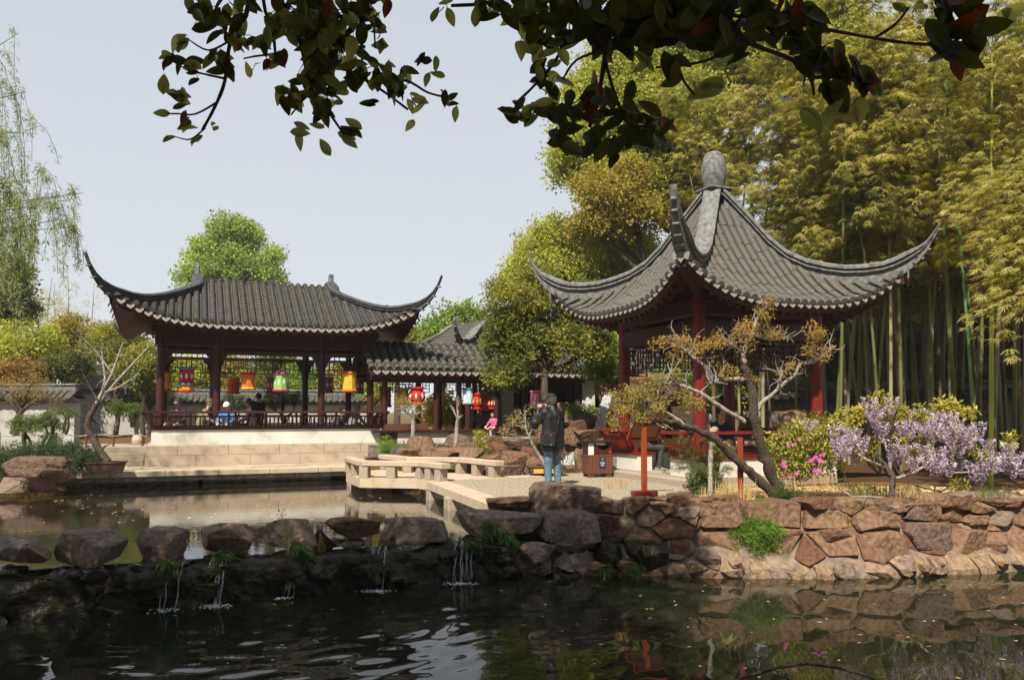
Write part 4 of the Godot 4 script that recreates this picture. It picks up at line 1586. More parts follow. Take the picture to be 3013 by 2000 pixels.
func far_walls() -> void:
	capped_wall("garden_wall", "long white garden wall with grey tile coping beyond the waterside hall", Vector3(-17.85, 2.62, -35.00) * Vector3(1, 0, 1) + Vector3.UP * 1.2, Vector3(-6.00, 2.64, -37.00) * Vector3(1, 0, 1) + Vector3.UP * 1.2, 1.35, M.plaster_shaded)
	capped_wall("garden_wall", "near white wall with stepped tile coping at the left edge, behind the bonsai", Vector3(-20.34, 2.56, -29.00) * Vector3(1, 0, 1) + Vector3.UP * 1.0, Vector3(-15.25, 2.55, -28.20) * Vector3(1, 0, 1) + Vector3.UP * 1.0, 1.55, M.plaster_shaded)
	capped_wall("garden_wall", "low tile-capped wall behind the bamboo stems, its colour darkened for the grove shade", Vector3(5.99, 2.53, -26.50) * Vector3(1, 0, 1) + Vector3.UP * 0.8, Vector3(16.71, 2.50, -23.50) * Vector3(1, 0, 1) + Vector3.UP * 0.8, 1.7, M.granite_dull)  # dark stone tone stands in for the shade of the bamboo
	# small gabled house behind the left wall
	var h := thing("white_house", "small white gabled house with dark tile roof behind the bare-branched bonsai", "house", Vector3(-19.65, 2.65, -38.00) * Vector3(1, 0, 1), deg_to_rad(-35))
	var s := Shape.new()
	s.plate(Vector3(0, 0, 0), Vector3.RIGHT, Vector3.UP, [Vector2(-1.5, 1), Vector2(1.5, 1), Vector2(1.5, 3.3), Vector2(0, 4.3), Vector2(-1.5, 3.3)], 4.0)
	obj("wall_face", s, M.plaster_shaded, h)
	for sg in [-1.0, 1.0]:
		s = Shape.new()
		s.bar(Vector3(sg * 1.75, 3.22, 0), Vector3(sg * -0.02, 4.42, 0), 4.3, 0.14)
		obj("roof_slope", s, M.tile_grey, h)
	# rough brown cliff behind the bamboo
	var nz := FastNoiseLite.new()
	nz.seed = 33
	nz.frequency = 0.35
	nz.fractal_octaves = 5
	var rows := []
	for i in 16:
		var line := PackedVector3Array()
		for j in 60:
			var x := 4.6 + j * 0.40
			var y := i * 0.5
			line.append(Vector3(x, y * (0.93 + 0.12 * nz.get_noise_1d(x * 2)), -29.5 + (x - 9) * 0.22 + 1.1 * nz.get_noise_3d(x, y, 0) + 0.25 * nz.get_noise_3d(x * 4, y * 4, 5) - y * 0.1))
		rows.append(line)
	s = Shape.new()
	s.grid(rows, Vector3.BACK)
	var c := obj("rock_cliff", s, mat("cliff", lin(0.75, 0.72, 0.68), 0.9, "moss", Vector3.ONE * 0.4))
	tag(c, "rough brown rock face standing behind the bamboo stems", "cliff")
	var w := thing("white_building", "white modern building with a railed balcony glimpsed between bamboo and the pavilion's right eave", "building", Vector3(26.51, 8.74, -48.00) * Vector3(1, 0, 1), deg_to_rad(-20))
	block(w, "wall_face", Vector3(0, 4.5, -2), Vector3(3.2, 9, 4), M.plaster)
	block(w, "balcony", Vector3(0, 6.2, 0.6), Vector3(3.0, 0.2, 1.4), M.plaster)
	s = Shape.new()
	for i in 19:
		s.box(Vector3(-1.45 + i * 0.16, 6.75, 1.25), Vector3(0.04, 0.9, 0.04))
	s.box(Vector3(0, 7.2, 1.25), Vector3(3.0, 0.06, 0.08))
	obj("balcony_rail", s, M.plaster, w)
	for i in 2:
		block(w, "window", Vector3(-0.8 + i * 1.6, 7.4, 0.02), Vector3(1.0, 1.5, 0.08), M.ridge_dark)



func rockery() -> void:
	var t := thing("rockery", "brown stacked rockery along the stream behind the pebble court", "rockery")
	# centre and size in the photograph's pixels, distance, stone
	for q in [[977, 1030, 60, 40, 21.5, 2], [950, 1046, 50, 20, 20.6, 0], [1057, 1048, 110, 26, 20.4, 2], [1010, 1052, 80, 20, 19.9, 0], [1073, 1030, 40, 16, 21.2, 4], [1150, 1040, 52, 34, 20.8, 1], [1200, 1026, 70, 34, 21.2, 4],
		[1140, 1018, 36, 22, 22, 0], [1188, 1066, 60, 44, 20.2, 0], [1222, 1052, 50, 36, 20.6, 1], [1162, 1086, 70, 26, 19.6, 4], [1130, 1066, 60, 30, 20.3, 2], [1240, 1078, 60, 40, 19.9, 0], [1100, 1072, 70, 30, 20.6, 0],
		[1319, 1008, 44, 36, 20.6, 2], [1349, 982, 60, 28, 20.9, 1], [1356, 1006, 70, 26, 20.2, 0], [1335, 968, 80, 28, 21.6, 4], [1339, 1070, 30, 58, 18.6, 2], [1290, 1040, 50, 40, 20.8, 4], [1270, 1000, 60, 40, 22.0, 0],
		[1392, 908, 36, 40, 21.8, 2], [1302, 946, 30, 30, 21.8, 2], [1410, 960, 40, 90, 21.6, 4], [1420, 1010, 60, 60, 21, 0], [1385, 1040, 60, 50, 20, 4], [1310, 1088, 50, 26, 18.6, 0], [1360, 1040, 30, 40, 19.4, 4],
		[1490, 890, 90, 44, 22.4, 2], [1545, 902, 70, 60, 22.2, 0], [1500, 940, 110, 70, 22.5, 1], [1570, 950, 80, 80, 23.5, 4], [1450, 930, 60, 80, 22, 0], [1830, 980, 60, 60, 22.5, 2], [1700, 985, 70, 60, 23.5, 0],
		[1060, 1016, 60, 26, 23.0, 4], [920, 1062, 70, 16, 20.4, 1], [870, 1060, 50, 14, 20.7, 1]]:
		var k: float = q[4] / 1854.0
		rock("stone", Vector3((q[0] - 1181.0) * k, 2.25 - (q[1] - 950.0) * k, -q[4]), Vector3(q[2] * k * 1.15, q[3] * k * 1.25, q[2] * k * 0.8), rnd(-0.4, 0.4), int(q[0]), [M.rock_brown, M.rock_red, M.rock_tan, M.rock_grey, M.rock_dark][q[5]], t)
	# pale hollow garden stone
	var hs := Shape.new()
	var c := Vector3(-1.83, 1.37, -21.00)
	for i in 5:
		var a := TAU * i / 5.0
		hs.tube([c + Vector3(cos(a) * 0.13, sin(a) * 0.07 - 0.04, rnd(-0.05, 0.05)), c + Vector3(cos(a + 0.7) * 0.16, sin(a + 0.7) * 0.09 - 0.04, 0.03), c + Vector3(cos(a + 1.3) * 0.13, sin(a + 1.3) * 0.07 - 0.04, 0)], [0.05, 0.035, 0.05], 7)
	tag(obj("hollow_stone", hs, M.rock_grey), "small pale grey stone pierced with holes, beside the square tan rock", "rock")
	# the big fall and the cascade under it
	var names := ["tall white waterfall pouring down the rockery left of the square pavilion", "broken white cascade running between rocks behind the standing man"]
	var runs := [[Vector3(2.53, 2.68, -21.20), Vector3(2.43, 2.47, -21.00), Vector3(2.34, 2.13, -20.80), Vector3(2.26, 1.80, -20.70), Vector3(2.18, 1.52, -20.60)], [Vector3(1.79, 1.29, -20.30), Vector3(1.65, 1.22, -19.90), Vector3(1.48, 1.14, -19.50), Vector3(1.35, 1.01, -19.20), Vector3(1.27, 0.81, -18.90)]]
	for r in 2:
		var w := thing("waterfall", names[r], "waterfall")
		var wide: float = [0.14, 0.2][r]
		var s := Shape.new()
		var sheets := []
		for i in 13:
			var f := i / 12.0 * 4.0
			var k := mini(int(f), 3)
			var p: Vector3 = (runs[r][k] as Vector3).lerp(runs[r][k + 1], f - k)
			var line := PackedVector3Array()
			for j in 9:
				line.append(p + Vector3((j / 4.0 - 1.0) * wide * (0.7 + 0.5 * i / 12.0) + rnd(-0.02, 0.02), rnd(-0.02, 0.02), rnd(-0.03, 0.05)))
			sheets.append(line)
		s.grid(sheets, Vector3.BACK)
		obj("sheet", s, M.falling_water, w)
		var bits := []
		for i in (900 if r == 0 else 420):
			var f := rnd(0, 3.999)
			var k := int(f)
			var p: Vector3 = (runs[r][k] as Vector3).lerp(runs[r][k + 1], f - k)
			bits.append(Transform3D(Basis.from_scale(Vector3(rnd(0.004, 0.012), rnd(0.012, 0.05), 0.008)), p + Vector3(rnd(-1, 1) * wide * (0.7 + 0.12 * f), rnd(-0.03, 0.03), rnd(0, 0.07))))
		var ball := SphereMesh.new()
		ball.radius = 1.0
		ball.height = 2.0
		ball.radial_segments = 6
		ball.rings = 3
		many("foam", ball, M.foam, bits, [], w)


func paint(called: String, c: Color, base := "plain", rough := 0.5) -> StandardMaterial3D:
	var key := "%s %s" % [called, base]
	if not M.has(key):
		var m: StandardMaterial3D = M[base].duplicate()
		m.resource_name = called
		m.albedo_color = c
		m.roughness = rough
		M[key] = m
	return M[key]


func pot(called: String, label: String, at: Vector3, turn: float, size: Vector3, m: Material, panel: Material = null) -> Node3D:
	var t := thing(called, label, "plant pot", at, turn)
	var s := Shape.new()
	var w := size.x * 0.5
	var d := size.z * 0.5
	var ring := func(f: float, y: float) -> Array:
		return [Vector3(-w * f, y, d * f), Vector3(w * f, y, d * f), Vector3(w * f, y, -d * f), Vector3(-w * f, y, -d * f)]
	var levels := [ring.call(0.8, 0.03), ring.call(0.93, size.y * 0.84), ring.call(1.0, size.y * 0.86), ring.call(1.0, size.y), ring.call(0.9, size.y), ring.call(0.88, size.y * 0.9)]
	for i in levels.size() - 1:
		for k in 4:
			s.quad(levels[i][k], levels[i + 1][k], levels[i + 1][(k + 1) % 4], levels[i][(k + 1) % 4])
	for x in [-1, 1]:
		for z in [-1, 1]:
			s.box(Vector3(x * w * 0.62, 0.015, z * d * 0.6), Vector3(w * 0.25, 0.05, d * 0.3))
	obj("bowl", s, m, t)
	var e := Shape.new()
	e.quad(levels[5][3], levels[5][2], levels[5][1], levels[5][0])
	obj("earth", e, M.soil, t)
	if panel:
		for x in [-0.45, 0.45]:
			var p := Shape.new()
			p.box(Vector3(x * w, size.y * 0.45, d * 0.875), Vector3(w * 0.5, size.y * 0.45, 0.03), Basis(Vector3.RIGHT, -0.16), 0.006)
			obj("glazed_panel", p, panel, t)
	return t


func small_things() -> void:
	# litter bin
	var b := thing("litter_bin", "brown planked litter bin with a flat roof and half-moon opening beside the square pavilion", "litter bin", Vector3(1.85, 0.86, -17.47), deg_to_rad(14))
	for i in 6:
		block(b, "plank", Vector3(-0.225 + i * 0.09, 0.25, 0.19), Vector3(0.087, 0.38, 0.03), M.wood_brown, 0.004)
	for sg in [-1.0, 1.0]:
		for i in 4:
			block(b, "plank", Vector3(sg * 0.275, 0.25, 0.135 - i * 0.09), Vector3(0.03, 0.38, 0.087), M.wood_brown, 0.004)
	for x in [-0.2, 0.2]:
		for z in [-0.13, 0.15]:
			block(b, "foot", Vector3(x, 0.03, z), Vector3(0.14, 0.06, 0.08), M.wood_brown)
	block(b, "waist", Vector3(0, 0.45, 0), Vector3(0.6, 0.03, 0.42), M.wood_brown)
	block(b, "liner", Vector3(0.02, 0.56, -0.06), Vector3(0.42, 0.2, 0.22), M.wood_black)
	block(b, "side_panel", Vector3(-0.2, 0.59, 0.16), Vector3(0.13, 0.26, 0.03), M.plaster)
	var s := Shape.new()
	var line := [Vector2(-0.13, -0.13), Vector2(0.27, -0.13), Vector2(0.27, 0.13)]
	for k in 9:
		var a := PI * k / 8.0
		line.append(Vector2(0.08 + 0.15 * cos(a), 0.1 - 0.12 * sin(a)))
	line.append(Vector2(-0.13, 0.13))
	s.plate(Vector3(0, 0.59, 0.165), Vector3.RIGHT, Vector3.UP, line, 0.03)
	obj("mouth_panel", s, M.wood_maroon, b)
	for sg in [-1.0, 1.0]:
		block(b, "side_panel", Vector3(sg * 0.265, 0.59, 0), Vector3(0.03, 0.26, 0.33), M.wood_maroon)
	block(b, "lid", Vector3(0, 0.745, 0), Vector3(0.64, 0.045, 0.46), M.wood_black, 0.01)
	block(b, "notice", Vector3(0.04, 0.3, 0.212), Vector3(0.15, 0.23, 0.008), paint("navy", lin(0.02, 0.03, 0.06)), 0.002)
	s = Shape.new()
	s.lathe(Vector3.ZERO, [Vector2(0.014, 0), Vector2(0.024, 0), Vector2(0.024, 0.003), Vector2(0.014, 0.003)], 3)
	obj("recycling_mark", s, M.foam, b, Transform3D(Basis(Vector3.RIGHT, PI / 2) * Basis(Vector3.UP, PI / 2), Vector3(0.04, 0.375, 0.216)))
	# the notice's lettering, too small to read in the photograph
	s = Shape.new()
	for q in [[-0.035, 0.0], [0.0, 0.0], [0.035, 0.0], [-0.018, -0.05], [0.02, -0.05]]:
		var o := Vector3(0.04 + q[0], 0.30 + q[1], 0.217)
		s.box(o + Vector3(0, 0.014, 0), Vector3(0.03, 0.005, 0.002))
		s.box(o + Vector3(0, 0, 0), Vector3(0.026, 0.005, 0.002))
		s.box(o + Vector3(0, -0.014, 0), Vector3(0.03, 0.005, 0.002))
		s.box(o + Vector3(-0.008, 0, 0), Vector3(0.005, 0.032, 0.0025))
		s.box(o + Vector3(0.009, 0, 0), Vector3(0.005, 0.03, 0.0025))
	obj("lettering", s, M.foam, b)
	block(b, "red_plate", Vector3(0.225, 0.53, 0.182), Vector3(0.06, 0.07, 0.006), paint("plate_red", lin(0.35, 0.02, 0.03)))
	# sign on a post, seen from behind
	var g := thing("sign_stand", "orange-red sign stand on a cross foot, its slanted board turned away, before the pavilion", "sign", Vector3(2.21, 0.86, -13.48), deg_to_rad(12))
	block(g, "post", Vector3(0, 0.6, 0), Vector3(0.085, 1.14, 0.085), M.wood_orange, 0.01)
	s = Shape.new()
	s.plate(Vector3(0, 0.035, 0), Vector3.RIGHT, Vector3.FORWARD, [Vector2(-0.21, -0.08), Vector2(-0.12, -0.15), Vector2(0.12, -0.15), Vector2(0.21, -0.08), Vector2(0.21, 0.08), Vector2(0.12, 0.15), Vector2(-0.12, 0.15), Vector2(-0.21, 0.08)], 0.07)
	obj("foot", s, M.wood_red, g)
	var tilt := Basis(Vector3.RIGHT, 0.75)
	s = Shape.new()
	s.box(Vector3(0.06, 1.08, -0.1), Vector3(0.5, 0.36, 0.03), tilt, 0.006)
	obj("board", s, paint("board_back", lin(0.33, 0.17, 0.09)), g)
	s = Shape.new()
	for sg in [-1.0, 1.0]:
		s.box(Vector3(0.06, 1.08, -0.1) + tilt * Vector3(sg * 0.255, 0, 0.01), Vector3(0.05, 0.44, 0.06), tilt, 0.008)
		s.box(Vector3(0.06, 1.08, -0.1) + tilt * Vector3(0, sg * 0.195, 0.01), Vector3(0.5, 0.05, 0.06), tilt, 0.008)
	obj("frame", s, M.wood_orange, g)
	# stakes
	var st := Shape.new()
	st.tube([Vector3(2.93, 0.60, -11.90), Vector3(2.94, 0.97, -11.95), Vector3(2.95, 1.35, -12.00), Vector3(2.96, 1.68, -12.00)], [0.038, 0.036, 0.036, 0.035], 10)
	for f in [1052, 1110, 1160]:
		st.tube([Vector3(2.96, 1.60, -12.00) + Vector3.DOWN * (f - 1050) * 0.00647, Vector3(2.96, 1.60, -12.00) + Vector3.DOWN * (f - 1046) * 0.00647], [0.041, 0.041], 10)
	tag(obj("stake", st, M.bark_white), "pale bamboo prop stake standing in the planting bed under the leaning trunk", "stake")
	st = Shape.new()
	st.box(Vector3(3.50, 1.32, -12.35), Vector3(0.085, 1.08, 0.05), Basis(Vector3.UP, 0.3), 0.008)
	tag(obj("stake", st, M.wood_orange), "thin orange-red board stake standing behind the leaning trunk", "stake")
	# pots
	pot("bonsai_pot", "long brown rectangular bonsai pot on the landing's left end", Vector3(-9.22, 0.86, -18.33), 0.38, Vector3(0.84, 0.27, 0.55), M.clay)
	pot("glazed_pot", "brown hexagonal-panelled planter with yellow glazed panels behind the standing man", Vector3(0.75, 0.86, -17.47) + Vector3(0, 0, -0.3), 0.1, Vector3(0.86, 0.22, 0.5), M.clay, paint("yellow_glaze", lin(0.5, 0.28, 0.04)))
	s = Shape.new()
	s.lathe(Vector3(-12.37, 1.10, -26.65), [Vector2(0, 0), Vector2(0.14, 0), Vector2(0.2, 0.12), Vector2(0.21, 0.22), Vector2(0.17, 0.36), Vector2(0.15, 0.4), Vector2(0, 0.4)], 16)
	tag(obj("drum_stool", s, M.granite_warm), "tan ceramic drum stool at the hall's left corner", "stool")
	# low bamboo fence at the left
	var f := thing("low_fence", "low fence of thin bamboo hoops and rails along the left garden path", "fence")
	for q in [[0, 1012], [60, 1014], [130, 1016], [200, 1018], [263, 1020], [330, 1020]]:
		s = Shape.new()
		var o: Vector3 = Vector3((q[0] - 1181.0) * 22.5 / 1854.0, 1.05, -22.5)
		s.tube([o, o + Vector3.UP * 0.62], [0.03, 0.03], 8)
		obj("post", s, M.wood_brown, f)
	for y in [1.25, 1.55]:
		s = Shape.new()
		var pts := []
		var rad := []
		for i in 25:
			pts.append(Vector3(lerpf(-15.0, -10.2, i / 24.0), y + 0.07 * absf(sin(i * 0.65)) * (1 if y > 1.3 else 0), -22.47))
			rad.append(0.014)
		s.tube(pts, rad, 6)
		obj("rail", s, M.bark_pale, f)


# ---- lanterns: faceted body between two flared rims, hung on a cord
func lantern(label: String, at: Vector3, w: float, h: float, body: Color, rim: Color, foot: Color, patch: Color, hang: float, round_body := false, tail := false) -> void:
	var t := thing("lantern", label, "lantern", at, rnd(0, 1), "festival lanterns hung in the halls")
	var r := w * 0.5
	var turn := PI / 8
	var s := Shape.new()
	if round_body:
		s.lathe(Vector3.ZERO, [Vector2(r * 0.62, -h * 0.36), Vector2(r * 0.92, -h * 0.2), Vector2(r, 0), Vector2(r * 0.92, h * 0.2), Vector2(r * 0.62, h * 0.36)], 12, 0, true)
	else:
		s.lathe(Vector3.ZERO, [Vector2(r * 0.86, -h * 0.36), Vector2(r * 0.83, 0), Vector2(r * 0.86, h * 0.36)], 8, turn, true)
	obj("body", s, paint("lantern %s" % body.to_html(), body, "vinyl", 0.3), t)
	var top := Shape.new()
	top.lathe(Vector3(0, h * 0.33, 0), [Vector2(0, 0.02), Vector2(r * 0.9, 0.02), Vector2(r, h * 0.06), Vector2(r, h * 0.12), Vector2(r * 0.86, h * 0.17), Vector2(0, h * 0.17)], 8, turn, true)
	obj("top_rim", top, paint("lantern %s" % rim.to_html(), rim, "vinyl", 0.3), t)
	var bot := Shape.new()
	bot.lathe(Vector3(0, -h * 0.5, 0), [Vector2(0, 0), Vector2(r * 0.84, 0), Vector2(r, h * 0.05), Vector2(r, h * 0.1), Vector2(r * 0.88, h * 0.14), Vector2(0, h * 0.14)], 8, turn, true)
	obj("bottom_rim", bot, paint("lantern %s" % foot.to_html(), foot, "vinyl", 0.3), t)
	for k in 8:
		var a := TAU * k / 8.0
		var d := Vector3(sin(a), 0, cos(a))
		var p := Shape.new()
		p.plate(d * r * (0.785 if not round_body else 0.985), Vector3(cos(a), 0, -sin(a)), Vector3.UP, [Vector2(0, -h * 0.17), Vector2(r * 0.16, 0), Vector2(0, h * 0.17), Vector2(-r * 0.16, 0)], 0.014)
		obj("diamond", p, paint("lantern %s" % patch.to_html(), patch, "vinyl", 0.4), t)
	if tail:
		var q := Shape.new()
		q.lathe(Vector3(0, -h * 0.78, 0), [Vector2(r * 0.9, 0), Vector2(r * 0.84, h * 0.1), Vector2(r * 0.8, h * 0.28)], 8, turn, true)
		obj("skirt", q, paint("lantern orange", lin(0.75, 0.22, 0.03), "vinyl", 0.3), t)
		q = Shape.new()
		q.lathe(Vector3(0, -h * 0.82, 0), [Vector2(r * 0.4, -0.03), Vector2(r * 0.9, 0), Vector2(r * 0.94, 0.05)], 8, turn, true)
		obj("hem", q, paint("lantern red", lin(0.6, 0.03, 0.02), "vinyl", 0.3), t)
	var c := Shape.new()
	c.tube([Vector3(0, h * 0.5, 0), Vector3(0, h * 0.5 + hang, 0)], [0.006, 0.006], 5)
	obj("cord", c, M.bark_twig, t)


func lanterns() -> void:
	var red := lin(0.5, 0.022, 0.02)
	var wine := lin(0.32, 0.02, 0.03)
	var orange := lin(0.65, 0.13, 0.02)
	var yellow := lin(0.62, 0.42, 0.04)
	var blue := lin(0.06, 0.27, 0.42)
	var green := lin(0.22, 0.5, 0.11)
	var pink := lin(0.55, 0.035, 0.19)
	var white := lin(0.85, 0.82, 0.75)
	lantern("narrow yellow lantern with red rims beside the hall's leftmost front column", Vector3(-9.43, 3.09, -21.80), 0.32, 0.56, yellow, red, red, orange, 0.5)
	lantern("red lantern with blue rims and an orange skirt below, left bay of the hall", Vector3(-8.76, 3.20, -21.60), 0.46, 0.5, red, blue, blue, white, 0.5, false, true)
	lantern("plain orange lantern hanging behind the brighter one in the middle bay", Vector3(-8.19, 3.02, -23.60), 0.40, 0.5, orange, yellow, orange, red, 0.6)
	lantern("bright orange lantern with red top rim and gold foot, middle bay", Vector3(-7.24, 3.09, -22.00), 0.44, 0.48, orange, red, yellow, yellow, 0.5)
	lantern("dark wine lantern half hidden behind the green one", Vector3(-7.12, 3.04, -23.80), 0.36, 0.5, wine, blue, wine, white, 0.6)
	lantern("bright green lantern with magenta rims, right of the middle bay", Vector3(-6.40, 3.07, -22.20), 0.44, 0.54, green, pink, pink, white, 0.5)
	lantern("wine red lantern with a blue rim behind the hall's third front column", Vector3(-5.63, 3.07, -24.60), 0.36, 0.5, wine, blue, wine, white, 0.6)
	lantern("yellow lantern with orange rims in the hall's right bay", Vector3(-4.64, 3.10, -22.90), 0.46, 0.6, yellow, orange, orange, yellow, 0.5)
	lantern("small red lantern with teal foot behind the yellow one in the right bay", Vector3(-4.66, 3.04, -24.40), 0.38, 0.48, wine, lin(0.06, 0.2, 0.2), lin(0.06, 0.2, 0.2), white, 0.6)
	lantern("dark red lantern at the left end of the covered walk", Vector3(-3.70, 2.68, -23.50), 0.38, 0.6, wine, wine, wine, red, 0.3)
	lantern("dull yellow lantern between two red ones in the covered walk", Vector3(-3.19, 2.70, -23.50), 0.38, 0.5, lin(0.5, 0.32, 0.06), yellow, lin(0.5, 0.32, 0.06), yellow, 0.3)
	lantern("large round red lantern in the covered walk, nearest the hall's railing", Vector3(-2.76, 2.71, -23.30), 0.5, 0.52, red, red, red, white, 0.3, true)
	lantern("small dark lantern deep in the covered walk behind a post", Vector3(-2.32, 2.62, -24.60), 0.24, 0.42, wine, yellow, wine, orange, 0.3)
	lantern("white and pale blue lantern with a blue roof rim in the covered walk", Vector3(-1.31, 2.71, -23.90), 0.36, 0.5, lin(0.5, 0.62, 0.7), blue, lin(0.3, 0.3, 0.35), white, 0.3)
	lantern("bright red lantern right of the blue-roofed one", Vector3(-1.06, 2.56, -24.00), 0.28, 0.5, red, red, red, yellow, 0.3, true)
	lantern("red lantern touching a post, last but one along the covered walk", Vector3(-0.86, 2.51, -24.40), 0.24, 0.44, red, wine, red, yellow, 0.3, true)
	lantern("little red lantern at the far right of the covered walk above the child in pink", Vector3(-0.62, 2.51, -24.30), 0.22, 0.36, red, wine, red, white, 0.3, true)
	lantern("pink and white flower-shaped lantern hanging behind the standing man's cap", Vector3(0.73, 2.62, -24.50), 0.42, 0.56, lin(0.6, 0.35, 0.36), lin(0.62, 0.10, 0.18), lin(0.6, 0.5, 0.5), pink, 0.4)



# ---- leaves
func leaf_cluster(n: int, long: float, wide: float, spread: float, seed_: int, down := 0.0) -> ArrayMesh:
	rng.seed = seed_
	var s := Shape.new()
	for i in n:
		var o := any_dir() * spread * pow(rnd(0, 1), 0.5)
		var d := (any_dir() + o.normalized() * 0.6 + Vector3.DOWN * down).normalized()
		var side := d.cross(any_dir()).normalized()
		var up := side.cross(d)
		var l := long * rnd(0.7, 1.2)
		var w := wide * rnd(0.7, 1.2) * 0.5
		var m := o + d * l * 0.45
		s.tri(o, m + side * w + up * w * 0.35, o + d * l)
		s.tri(o, o + d * l, m - side * w + up * w * 0.35)
	return s.mesh()


func blade_fan(n: int, long: float, wide: float, seed_: int, down: float, open := 1.0) -> ArrayMesh:
	rng.seed = seed_
	var s := Shape.new()
	for i in n:
		var a := rnd(-1.2, 1.2) * open
		var d := Vector3(sin(a), rnd(-0.4, 0.5) * open, cos(a)).normalized()
		var l := long * rnd(0.65, 1.2)
		var side := d.cross(Vector3.UP + any_dir() * 0.7).normalized() * wide * 0.5
		var o := Vector3(0, 0, rnd(-0.5, 0.1) * long)
		var mid := o + d * l * 0.45 + Vector3.DOWN * l * down * 0.2
		var tip := o + d * l + Vector3.DOWN * l * down
		s.tri(o, mid + side, mid - side)
		s.tri(mid + side, tip, mid - side)
	return s.mesh()


func mixed(cols: Array, k: float, j := 0.16) -> Color:
	var f := clampf(k, 0, 0.999) * (cols.size() - 1)
	var c: Color = (cols[int(f)] as Color).lerp(cols[mini(int(f) + 1, cols.size() - 1)], f - int(f))
	var b := rnd(1 - j, 1 + j) * 1.25
	return Color(c.r * b * rnd(0.95, 1.05), c.g * b, c.b * b)


func rand_basis(sc: float) -> Basis:
	return Basis(any_dir(), rnd(0, TAU)).scaled(Vector3.ONE * sc * rnd(0.8, 1.25))


# blobs: [centre, across, high]; the crown is clumps of leaf clusters on and in the blobs
func crown(parent: Node3D, called: String, origin: Vector3, blobs: Array, mesh: Mesh, density: float, per: int, cols: Array, clump := 0.32, m: Material = null) -> void:
	var where := []
	var tint := []
	for b in blobs:
		var own := rnd(0, 1)
		var n := int(density * b[1] * b[2])
		for i in n:
			var d := any_dir()
			if d.y < -0.35 and rnd(0, 1) < 0.5:
				d.y = -d.y
			var o: Vector3 = b[0] + d * Vector3(b[1], b[2], b[1]) * pow(rnd(0.12, 1), 0.4) - origin
			var tone := rnd(0, 1)
			var r: float = (b[1] + b[2]) * 0.5 * clump * rnd(0.6, 1.3)
			for k in per:
				var q := any_dir() * pow(rnd(0, 1), 0.45)
				where.append(Transform3D(rand_basis(1.0), o + q * Vector3(r, r * 0.7, r)))
				tint.append(mixed(cols, own * 0.4 + tone * 0.4 + rnd(0, 0.2)))
	many(called, mesh, m if m else M.leaf, where, tint, parent)


func limb(s: Shape, a: Vector3, b: Vector3, r0: float, r1: float, bend := 0.12, sides := 7) -> Array:
	var pts := []
	var rad := []
	var long := a.distance_to(b)
	var off := any_dir() * long * bend
	var off2 := any_dir() * long * bend * 0.5
	for i in 8:
		var f := i / 7.0
		pts.append(a.lerp(b, f) + off * sin(PI * f) + off2 * sin(TAU * f))
		rad.append(lerpf(r0, r1, f))
	s.tube(pts, rad, sides)
	return pts


func tree(called: String, label: String, category: String, base: Vector3, fork: Vector3, r: float, blobs: Array, mesh: Mesh, density: float, per: int, cols: Array, clump := 0.32, bark := "bark", group := "") -> Node3D:
	var t := thing(called, label, category, base, 0, group)
	var s := Shape.new()
	limb(s, Vector3.ZERO, fork - base, r, r * 0.7, 0.06, 9)
	obj("trunk", s, M[bark], t)
	for b in blobs:
		s = Shape.new()
		var pts := limb(s, fork - base, b[0] - base, r * 0.55, r * 0.16, 0.1)
		for i in 7:
			var p: Vector3 = pts[3 + i % 5]
			limb(s, p, b[0] - base + any_dir() * Vector3(b[1], b[2], b[1]) * 0.85, r * 0.16, r * 0.04, 0.12, 5)
		obj("limb", s, M[bark], t)
	crown(t, "crown", base, blobs, mesh, density, per, cols, clump)
	return t


# blobs from pixels of the photograph: [x, y, half width, half height] at a distance
func blobs_at(list: Array, d: float) -> Array:
	var out := []
	for q in list:
		var dd: float = d + (q[4] if q.size() > 4 else 0.0)
		var k := dd / 1854.0
		out.append([Vector3((q[0] - 1181.0) * k, 2.25 - (q[1] - 949.7) * k, -dd), q[2] * k, q[3] * k])
	return out


